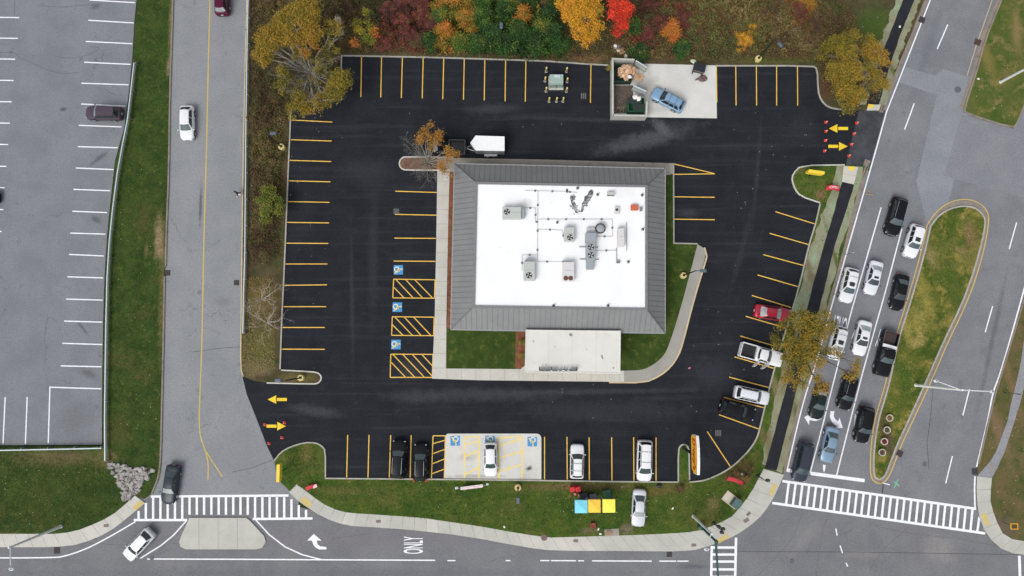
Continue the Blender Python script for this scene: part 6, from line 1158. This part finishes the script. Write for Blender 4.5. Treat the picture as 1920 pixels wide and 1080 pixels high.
# cabinets, transformer and bollards
PG_ = simple('utility green', S(60, 88, 84), .5)
c = P(1371, 937, .15); e = empty('utility_cabinet', (c.x, c.y, .11), R(-38), 'green utility cabinet on a beige concrete base on the corner lawn', 'cabinet')
MB().box((0, 0, .06), (2.15, 1.4, .14)).box((0, -.66, .12), (2.15, .1, .12)).build('base', ground('cabinet base', S(206, 200, 180), S(196, 188, 168), 1, fine=(8, .08), bmp=.1), e, bevel=.02)
cbx = MB().box((.52, 0, .58), (.92, 1.15, .95)).build('cabinet', PG_, e, bevel=.04); MB().box((.50, 0, 1.08), (1.0, 1.22, .07)).build('lid', simple('grey green lid', S(76, 102, 100), .5), cbx, bevel=.02)
c = P(1043, 152, .8); e = empty('transformer', (c.x, c.y, .024), 0, 'pale green transformer box ringed by yellow bollards in the top bays', 'transformer')
MB().box((0, 0, .05), (2.0, 1.9, .1)).build('base', CONC_G, e); tg = simple('pale utility green', S(138, 158, 150), .5)
tb = MB().box((0, 0, .7), (1.75, 1.4, 1.2)).build('cabinet', tg, e, bevel=.04); MB().box((0, .1, 1.33), (1.8, 1.2, .08)).build('lid', simple('sage lid', S(150, 172, 164), .45), tb, bevel=.03); MB().box((0, -.75, .68), (.05, .06, 1.1)).build('door_seam', DK, tb); MB().box((.1, .45, 1.39), (.8, .35, .06)).build('vent_panel', GALV, tb, bevel=.02)
YB = simple('pale yellow bollard paint', S(222, 198, 128), .6)
bl = None
for i, (x, y, lb) in enumerate(((1024, 134, 'left row of the transformer ring, top'), (1022, 152, 'left row of the transformer ring, middle'), (1024, 171, 'left row of the transformer ring, bottom'), (1062, 134.5, 'right row of the transformer ring, top'), (1063, 153.5, 'right row of the transformer ring, middle'), (1062, 171.5, 'right row of the transformer ring, bottom'), (1029.5, 190, 'front row below the transformer, left'), (1043.5, 190, 'front row below the transformer, middle'), (1055.5, 190, 'front row below the transformer, right'))):
    c = P(x, y, .02)
    if bl is None:
        bl = empty('bollard', (c.x, c.y, .022), 0, 'pale yellow bollard, ' + lb, 'bollard', 'yellow bollards round the transformer')
        MB().lathe((0, 0, 0), [(.12, 0), (.12, 1.3), (.10, 1.38), (.04, 1.42)], 14).build('post', YB, bl, smooth=True); MB().lathe((0, 0, 0), [(.19, 0), (.17, .05), (.11, .06)], 14).build('collar', CONC_G, bl)
    else:
        n_ = bl.copy(); COL.objects.link(n_); n_.location = (c.x, c.y, .022); n_['label'] = 'pale yellow bollard, ' + lb
        for ch in [o for o in bpy.data.objects if o.parent is bl]: k = ch.copy(); COL.objects.link(k); k.parent = n_
# traffic cones
CO = simple('cone orange', S(232, 70, 52), .5); CWH = simple('cone white band', S(236, 214, 206), .5); cone = None
for x, y, lb in ((1550, 228, 'inner row at the right entrance, first from the top'), (1550, 245, 'inner row at the right entrance, second from the top'), (1549, 262.5, 'inner row at the right entrance, third from the top'), (1547.5, 282, 'inner row at the right entrance, fourth from the top'), (1608, 229.5, 'outer row at the right entrance, first from the top'), (1603, 249.5, 'outer row at the right entrance, second from the top'), (1598, 269.5, 'outer row at the right entrance, third from the top'), (1593.5, 291, 'outer row at the right entrance, fourth from the top'),
                 (495.5, 796.5, 'at the left entrance, behind the tail of the lower arrow'), (532, 793, 'at the left entrance, touching the head of the lower arrow'), (527.5, 821, 'at the left entrance, alone below the lower arrow'), (503, 832, 'at the left entrance, on the edge of the grey road')):
    c = P(x, y, .3); lb = 'orange traffic cone ' + lb
    if cone is None:
        cone = empty('traffic_cone', (c.x, c.y, .026), 0, lb, 'traffic cone', 'orange cones across the entrances')
        MB().box((0, 0, .02), (.34, .34, .04)).lathe((0, 0, .04), [(.13, 0), (.03, .6)], 14).build('body', CO, cone); MB().lathe((0, 0, .34), [(.095, 0), (.055, .17)], 14).build('band', CWH, cone)
    else:
        n_ = cone.copy(); COL.objects.link(n_); n_.location = (c.x, c.y, .026); n_['label'] = lb
        for ch in [o for o in bpy.data.objects if o.parent is cone]: k = ch.copy(); COL.objects.link(k); k.parent = n_
# planters on the median
for lb, x, y, k in (('round white rimmed planter with tan plants, top of the row of four on the median', 1667, 783.5, (150, 116, 62)), ('round white rimmed planter with green plants, second in the row on the median', 1662, 806, (86, 92, 62)), ('round white rimmed planter with crimson flowers, third in the row on the median', 1657, 827.5, (128, 40, 62)), ('round white rimmed planter with dry soil, bottom of the row of four on the median', 1653, 848, (110, 84, 70))):
    c = P(x, y, .4); e = empty('planter', (c.x, c.y, .11), 0, lb, 'planter', 'round planters on the median')
    MB().lathe((0, 0, 0), [(.34, 0), (.44, .42), (.46, .5), (.38, .5), (.36, .42)], 22).build('pot', simple('pale planter', S(196, 192, 176), .7), e, smooth=False)
    MB().lathe((0, 0, .36), [(.37, 0), (.3, .09), (.02, .1)], 16).build('soil', MULCH2, e)
    pts = ball(70) * .28; pts[:, 2] = np.abs(pts[:, 2]) * .6 + .45
    leaf_obj('plants', pts, .08, rng.uniform(0, 1, 70), leafmat('planter leaves ' + str(x), [S(*[int(q * .7) for q in k]), S(*k), S(*[min(255, int(q * 1.15)) for q in k])]), e)

# dumpster enclosure
WL = ground('pale block wall', S(176, 176, 168), S(190, 190, 182), 1, S(160, 158, 148), 2, (.6, .75), fine=(8, .08), bmp=.1)
c = P(1180, 165, 0); e = empty('dumpster_enclosure', (c.x, c.y, .026), 0, 'pale walled dumpster enclosure with open gates at the left end of the concrete pad', 'enclosure')
o2 = lambda q: [(x - c.x, y - c.y) for x, y in world(q, 1.7)]
for q in ([(1149, 218), (1149, 110), (1190, 112)], [(1149, 216), (1212, 217), (1213, 190)]): MB().strip(o2(q), .22, 1.7, 0).build('wall', WL, e)
for lb, q in (('gate', [(1192, 114), (1213, 127)]), ('gate', [(1188, 161), (1212, 172)])):
    g = MB().strip(o2(q), .10, 1.7, .1).build('gate', simple('grey vinyl gate', S(166, 170, 166), .5), e); MB().strip(o2(q), .16, 1.78, 1.7).strip(o2(q), .14, .9, .8).build('gate_rail', GALV, g)
structure(MB().poly(world([(1151, 160), (1187, 160), (1187, 212), (1151, 212)]), .032), 'soil_patch', ground('dirty enclosure floor', S(96, 84, 76), S(74, 70, 70), 1.5, S(120, 100, 84), 3, (.5, .65), fine=(10, .4), bmp=.4))
DGR = simple('dumpster green', S(36, 92, 62), .5, var=.2); DGR2 = simple('dumpster dark green', S(28, 52, 42), .6, var=.2); CARD = ground('cardboard', S(200, 166, 134), S(176, 134, 98), 2, S(226, 206, 184), 2.5, (.52, .62), fine=(12, .1), bmp=.1); BAGW = simple('white plastic bag', S(224, 222, 218), .4)
def dumpster(label, x0, y0, x1, y1, hgt, mat, loose):
    a, b = P(x0, y0, hgt), P(x1, y1, hgt); c = (a + b) / 2; wx, wy = b.x - a.x, a.y - b.y; e = empty('dumpster', (c.x, c.y, .034), 0, label, 'dumpster', 'green dumpsters in the enclosure')
    MB().strip([(-wx / 2, -wy / 2), (wx / 2, -wy / 2), (wx / 2, wy / 2), (-wx / 2, wy / 2)], .08, hgt, .1, closed=True).box((0, 0, .15), (wx - .05, wy - .05, .1)).build('body', mat, e, bevel=.02)
    MB().box((-wx / 2 - .05, 0, hgt * .6), (.12, wy * .8, .15)).box((wx / 2 + .05, 0, hgt * .6), (.12, wy * .8, .15)).build('fork_pocket', mat, e)
    return e, wx, wy
d1, wx, wy = dumpster('open green dumpster heaped with cardboard in the upper half of the enclosure', 1151, 121, 1184, 152, 1.35, DGR2, 1)
r2 = random.Random(11)
mb = MB(); c1 = P(1176, 136, 1.4)
for i in range(46):
    a_ = r2.uniform(0, 6.28); q = r2.uniform(0, 1) ** .5; x, y = math.cos(a_) * q * 1.15, math.sin(a_) * q * .95
    M = Matrix.Rotation(r2.uniform(-.6, .6), 3, 'X') @ Matrix.Rotation(r2.uniform(-.6, .6), 3, 'Y') @ Matrix.Rotation(r2.uniform(0, 3), 3, 'Z')
    mb.box((x, y, .15 + (1 - q) * .7), (r2.uniform(.3, .7), r2.uniform(.25, .5), r2.uniform(.02, .2)), M=M)
o = mb.build('cardboard_heap', CARD); o.location = c1; tag(o, 'heap of tan cardboard boxes filling the open dumpster', 'cardboard')
mb = MB()
for i in range(12): mb.box((1.3 + r2.uniform(-.2, .9), r2.uniform(-.6, .2), -1.2 + r2.uniform(0, .4)), (r2.uniform(.3, .6), .35, .08), r2.uniform(0, 3))
o = mb.build('cardboard_heap', CARD); o.location = c1; tag(o, 'flattened cardboard spilled on the pad right of the open dumpster', 'cardboard')
d2, wx, wy = dumpster('green dumpster with black lids and white bags in the lower half of the enclosure', 1178, 184, 1208, 208, 1.3, DGR, 0)
MB().box((-wx * .1, wy * .28, 1.36), (wx * .9, wy * .42, .05), 0).box((.12 * wx, -wy * .22, 1.38), (wx * .7, wy * .5, .06)).build('lid', simple('black ribbed lid', (0.02, 0.025, 0.025), .5), d2, bevel=.02)
for i, (x, y, nm, m_, s_, lb) in enumerate(((1191, 183, 'rubbish_bag', BAGW, .34, 'white rubbish bag on the lower dumpster, left one'), (1198, 186, 'rubbish_bag', BAGW, .33, 'white rubbish bag on the lower dumpster, right one'), (1153, 88, 'rubbish_bag', BAGW, .32, 'white bag in the brush behind the enclosure, leftmost'), (1159, 95, 'rubbish_bag', BAGW, .28, 'white bag beside the small blue bag behind the enclosure'), (1161, 88, 'rubbish_bag', simple('blue bag', S(110, 132, 190), .5), .24, 'small blue bag behind the enclosure'), (1173, 106, 'rubbish_bag', simple('grey white bag', S(196, 196, 190), .6), .28, 'grey white bag against the back wall of the enclosure'), (1180.5, 144.5, 'rubbish_bag', BAGW, .26, 'small white bag among the cardboard in the dumpster'))):
    z = 1.45 if i in (0, 1) else 2.1 if i == 6 else .2; c = P(x, y, z); e = empty(nm, (c.x, c.y, z), i, lb, 'bag', 'rubbish bags around the dumpsters'); MB().blob((0, 0, s_ * .5), s_, (1.1, .9, .7), i, .2, 7).build('bag', m_, e, smooth=False)
c = P(1165, 97, .2); e = empty('cardboard_box', (c.x, c.y, .15), .5, 'flattened brown cardboard box in the brush behind the enclosure', 'box'); MB().box((0, 0, .15), (.75, .7, .12)).box((.3, .2, .22), (.5, .4, .03), .4).build('box', CARD, e, bevel=.01)
for k, (x, y) in enumerate(((1157, 205), (1163, 208), (1169, 206))):
    c = P(x, y, .1); e = empty('timber_lath', (c.x, c.y, .05 + k * .06), .9 + k * .25, ('grey timber lath in the enclosure corner, left', 'grey timber lath in the enclosure corner, middle', 'grey timber lath in the enclosure corner, right')[k], 'timber', 'laths in the enclosure corner'); MB().box((0, 0, .03), (.95, .09, .05)).box((.1, .1, .03), (.7, .05, .05), .5).build('lath', simple('grey timber', S(140, 132, 120), .8), e)
c = P(1310.5, 128, .7); e = empty('rubbish_cart', (c.x, c.y, .03), R(-14), 'black tub cart at the top of the concrete pad', 'cart')
MB().box((0, 0, .62), (1.45, 1.0, .8), 0, 1.08).build('tub', DK, e, bevel=.04); MB().strip([(-.78, -.54), (.78, -.54), (.78, .54), (-.78, .54)], .06, 1.06, 1.0, closed=True).build('rim', BLK, e); MB().box((0, -.62, .95), (1.3, .05, .05)).build('handle', simple('pale brown handle', S(150, 130, 122), .6), e)
for sx_ in (-1, 1): MB().tube((sx_ * .6, -.55, .2), (sx_ * .7, -.55, .2), .2, n=12).build('wheel', TYRE, e)
c = P(1315, 147, .05); e = empty('tarpaulin', (c.x, c.y, .03), .3, 'crumpled brown tarpaulin below the black tub cart', 'tarpaulin'); MB().blob((.15, -.1, .08), .5, (1, .9, .35), 4, .35, 9).blob((-.4, .05, .05), .28, (1.6, .5, .4), 6, .35, 7).build('sheet', simple('brown tarpaulin', S(104, 86, 82), .8, var=.3), e)

# boulders in the brush
STN = simple('pale boulder', S(196, 188, 170), .9, var=.15)
for lb, x, y, s_, sc in (('large pale oval boulder in the brush right of the big gold tree', 635, 37, .75, (.7, 1.1, .6)), ('narrow pale boulder below the large oval one', 641, 58, .5, (.6, 1.3, .5))):
    c = P(x, y, .3); e = empty('boulder', (c.x, c.y, .1), .3, lb, 'boulder', 'boulders in the brush'); MB().blob((0, 0, .2), s_, sc, 9, .12, 9).build('stone', STN, e, smooth=True)

# drain grates, manholes, hatches
IRON = simple('rusty iron grate', S(74, 66, 66), .8, var=.2); IRON_B = simple('black iron grate', S(44, 42, 46), .8)
def grate(label, px, py, rz=0, s_=.75, z=.026, mat=IRON_B, bars=5, barm=None):
    c = P(px, py, z); e = empty('drain_grate', (c.x, c.y, z), R(rz), label, 'drain grate', 'drain grates'); MB().box((0, 0, .004), (s_, s_, .01)).build('frame', mat, e)
    mb = MB()
    for k in range(bars): mb.box(((k + .5) / bars * s_ - s_ / 2, 0, .014), (s_ / bars * .42, s_ * .92, .012))
    mb.build('bars', barm or IRON, e)
GB = simple('worn pale iron', S(110, 108, 108), .7)
grate('drain grate in the bays left of the building', 743, 396, 0, .75, .022, BLK, 4, GB); grate('drain grate right of the yellow bollards', 1094, 180, 0, .8, .022, BLK, 3, GB); grate('drain grate near the slanted yellow line in the lower right of the car park', 1346.5, 812, 0, .8, .022, BLK, 4, GB)
grate('drain grate at the left kerb of the side road by the bare soil', 314, 511.5, 90, .75, .012); grate('drain grate at the right kerb of the side road', 443.5, 530, 90, .7, .012)
grate('drain grate in the gutter of the main road near the top edge', 1728.5, 37, -20, .85, .04); grate('drain grate in the gutter beside the upper right grass island', 1833, 79, -20, .85, .04, mat=simple('brown iron', S(70, 44, 48), .8))
grate('drain grate beside the median near the planters', 1687, 850, -28, .8, .04); grate('drain grate at the right edge of the main road above the lower right sidewalk', 1828, 884, 0, .8, .03)
grate('drain grate in the road below the lower left sidewalk', 107, 1032, 0, .8, .012); grate('drain grate in the road below the middle sidewalk', 1255, 1039, 0, .7, .012)
def manhole(label, px, py, r, z, mat): c = P(px, py, z); e = empty('manhole_cover', (c.x, c.y, z), 0, label, 'manhole cover', 'manhole covers'); MB().lathe((0, 0, 0), [(r, 0), (r, .008), (r * .85, .012), (r * .1, .013)], 24).build('cover', mat, e)
MC = simple('grey iron cover', S(96, 94, 100), .8, var=.15)
manhole('manhole cover in the upper part of the main road', 1796, 168, .45, .018, MC); manhole('manhole cover in the side road beside the yellow line', 374, 548, .30, .006, simple('faded iron cover', S(118, 116, 120), .8)); manhole('manhole cover in the main road right of the median', 1734, 870, .32, .010, MC)
manhole('manhole cover in the junction between the crosswalks', 1485, 1052, .32, .014, MC); manhole('small manhole cover at the left of the bottom road', 285, 1046, .30, .020, MC); manhole('round brown cover half on the sidewalk and half on the lawn', 1020.5, 1008, .40, .134, simple('brown iron cover', S(112, 92, 90), .8))
def hatchp(label, px, py, rz, w_=.62, h_=.36): c = P(px, py, .133); e = empty('utility_cover', (c.x, c.y, .1335), R(rz), label, 'utility cover', 'utility covers in the sidewalks'); MB().box((0, 0, .005), (w_, h_, .014)).build('cover', simple('brown grey cover', S(122, 108, 104), .8), e)
hatchp('small brown cover in the lower left sidewalk', 199, 985.5, 0); hatchp('small brown cover in the sidewalk above the painted turn arrow', 709.5, 977.5, 0); hatchp('small brown cover in the sidewalk below the middle lawn', 1079.5, 1014, 0); hatchp('small brown cover in the sidewalk left of the green mast', 1301, 1022, 0); hatchp('small brown cover on the corner sidewalk, upper of the pair', 1403.5, 963.5, 40); hatchp('small brown cover on the corner sidewalk, lower of the pair', 1399.5, 975.5, 30, .7, .45)

# person walking along the side road
c = P(444.5, 362, .9)
pe = empty('person', (c.x, c.y, .012), R(-150), 'person in dark clothes walking along the side road edge with a white bag', 'person')
def skin(name, nodes, edges, mat, parent, sub=2):
    me = bpy.data.meshes.new(name); me.from_pydata([n[0] for n in nodes], edges, []); o = bpy.data.objects.new(name, me); COL.objects.link(o)
    m = o.modifiers.new('skin', 'SKIN'); m.use_smooth_shade = True
    for i, n in enumerate(nodes): r_ = n[1]; me.skin_vertices[0].data[i].radius = r_ if isinstance(r_, tuple) else (r_, r_)
    me.skin_vertices[0].data[0].use_root = True
    s_ = o.modifiers.new('sub', 'SUBSURF'); s_.levels = sub; s_.render_levels = sub
    bpy.context.view_layer.update(); m2 = bpy.data.meshes.new_from_object(o.evaluated_get(bpy.context.evaluated_depsgraph_get())); m2.name = name; m2.materials.clear(); m2.materials.append(mat)
    COL.objects.unlink(o); bpy.data.objects.remove(o); o = bpy.data.objects.new(name, m2); return link(o, parent)
SK = simple('skin', S(190, 140, 116), .6); CL = simple('black jacket', (0.012, 0.012, 0.016), .8); TR = simple('black trousers', (0.016, 0.016, 0.02), .8); HR = simple('dark hair', (0.012, 0.009, 0.008), .7); SH = simple('white shoes', S(226, 214, 216), .6)
N = [((0, 0, .93), .10), ((0, 0, 1.12), .10), ((0, 0, 1.33), .11), ((0, 0, 1.47), .055), ((.02, 0, 1.56), .075), ((.03, 0, 1.67), .085), ((.02, 0, 1.73), .06),
     ((0, .17, 1.40), .05), ((-.08, .23, 1.15), .042), ((.06, .26, .93), .034), ((0, -.17, 1.40), .05), ((.10, -.23, 1.15), .042), ((.27, -.24, .98), .034),
     ((0, .09, .86), .085), ((.20, .10, .50), .06), ((.34, .10, .10), .042), ((0, -.09, .86), .085), ((-.06, -.10, .48), .06), ((-.34, -.10, .16), .042), ((.46, .10, .05), .035), ((-.26, -.10, .04), .035)]
E = [(0, 1), (1, 2), (2, 3), (3, 4), (4, 5), (5, 6), (2, 7), (7, 8), (8, 9), (2, 10), (10, 11), (11, 12), (0, 13), (13, 14), (14, 15), (15, 19), (0, 16), (16, 17), (17, 18), (18, 20)]
def hand(p, d, s_):
    i0 = len(N); N.append((tuple(Vector(p) + Vector(d) * .07), .026)); E.append((9 if s_ > 0 else 12, i0))
    for k in range(4): N.append((tuple(Vector(p) + Vector(d) * (.14 + .01 * (k in (1, 2))) + Vector((0, (k - 1.5) * .02, -.02))), .008)); E.append((i0, len(N) - 1))
    N.append((tuple(Vector(p) + Vector(d) * .09 + Vector((.03, -.035 * s_, 0))), .009)); E.append((i0, len(N) - 1))
hand((.06, .26, .93), (.3, 0, -.95), 1); hand((.27, -.24, .98), (.7, 0, -.7), -1)
body = skin('body', N, E, SK, pe)
J = [((0, 0, .92), .125), ((0, 0, 1.12), .125), ((0, 0, 1.34), (.13, .15)), ((0, 0, 1.44), .08), ((0, .19, 1.41), .068), ((-.08, .24, 1.15), .06), ((.05, .26, .97), .05), ((0, -.19, 1.41), .068), ((.10, -.24, 1.15), .06), ((.24, -.24, 1.0), .05)]
skin('jacket', J, [(0, 1), (1, 2), (2, 3), (2, 4), (4, 5), (5, 6), (2, 7), (7, 8), (8, 9)], CL, pe)
T_ = [((0, 0, .93), .12), ((0, .09, .85), .105), ((.20, .10, .50), .075), ((.33, .10, .14), .06), ((0, -.09, .85), .105), ((-.06, -.10, .48), .075), ((-.32, -.10, .2), .06)]
skin('trousers', T_, [(0, 1), (1, 2), (2, 3), (0, 4), (4, 5), (5, 6)], TR, pe)
MB().blob((.0, 0, 1.70), .115, (1, .9, 1), 1, .02, 8).build('hair', HR, pe, smooth=True)
for x, y, z in ((.42, .10, .05), (-.28, -.10, .06)): MB().blob((x, y, z), .13, (1.1, .42, .42), 1, 0, 6).build('shoe', SH, pe, smooth=True)
c2 = pe.matrix_basis @ Vector((.36, -.28, .62)) if False else Vector((c.x, c.y, 0))
e = empty('carrier_bag', (c.x + .24, c.y - .16, .45), .4, 'white carrier bag held by the person on the side road', 'bag')
MB().box((0, 0, .18), (.34, .16, .36), 0, .8).build('bag', BAGW, e, bevel=.03); MB().tube((-.08, 0, .36), (0, 0, .5), .01).tube((.08, 0, .36), (0, 0, .5), .01).build('handle', BAGW, e)
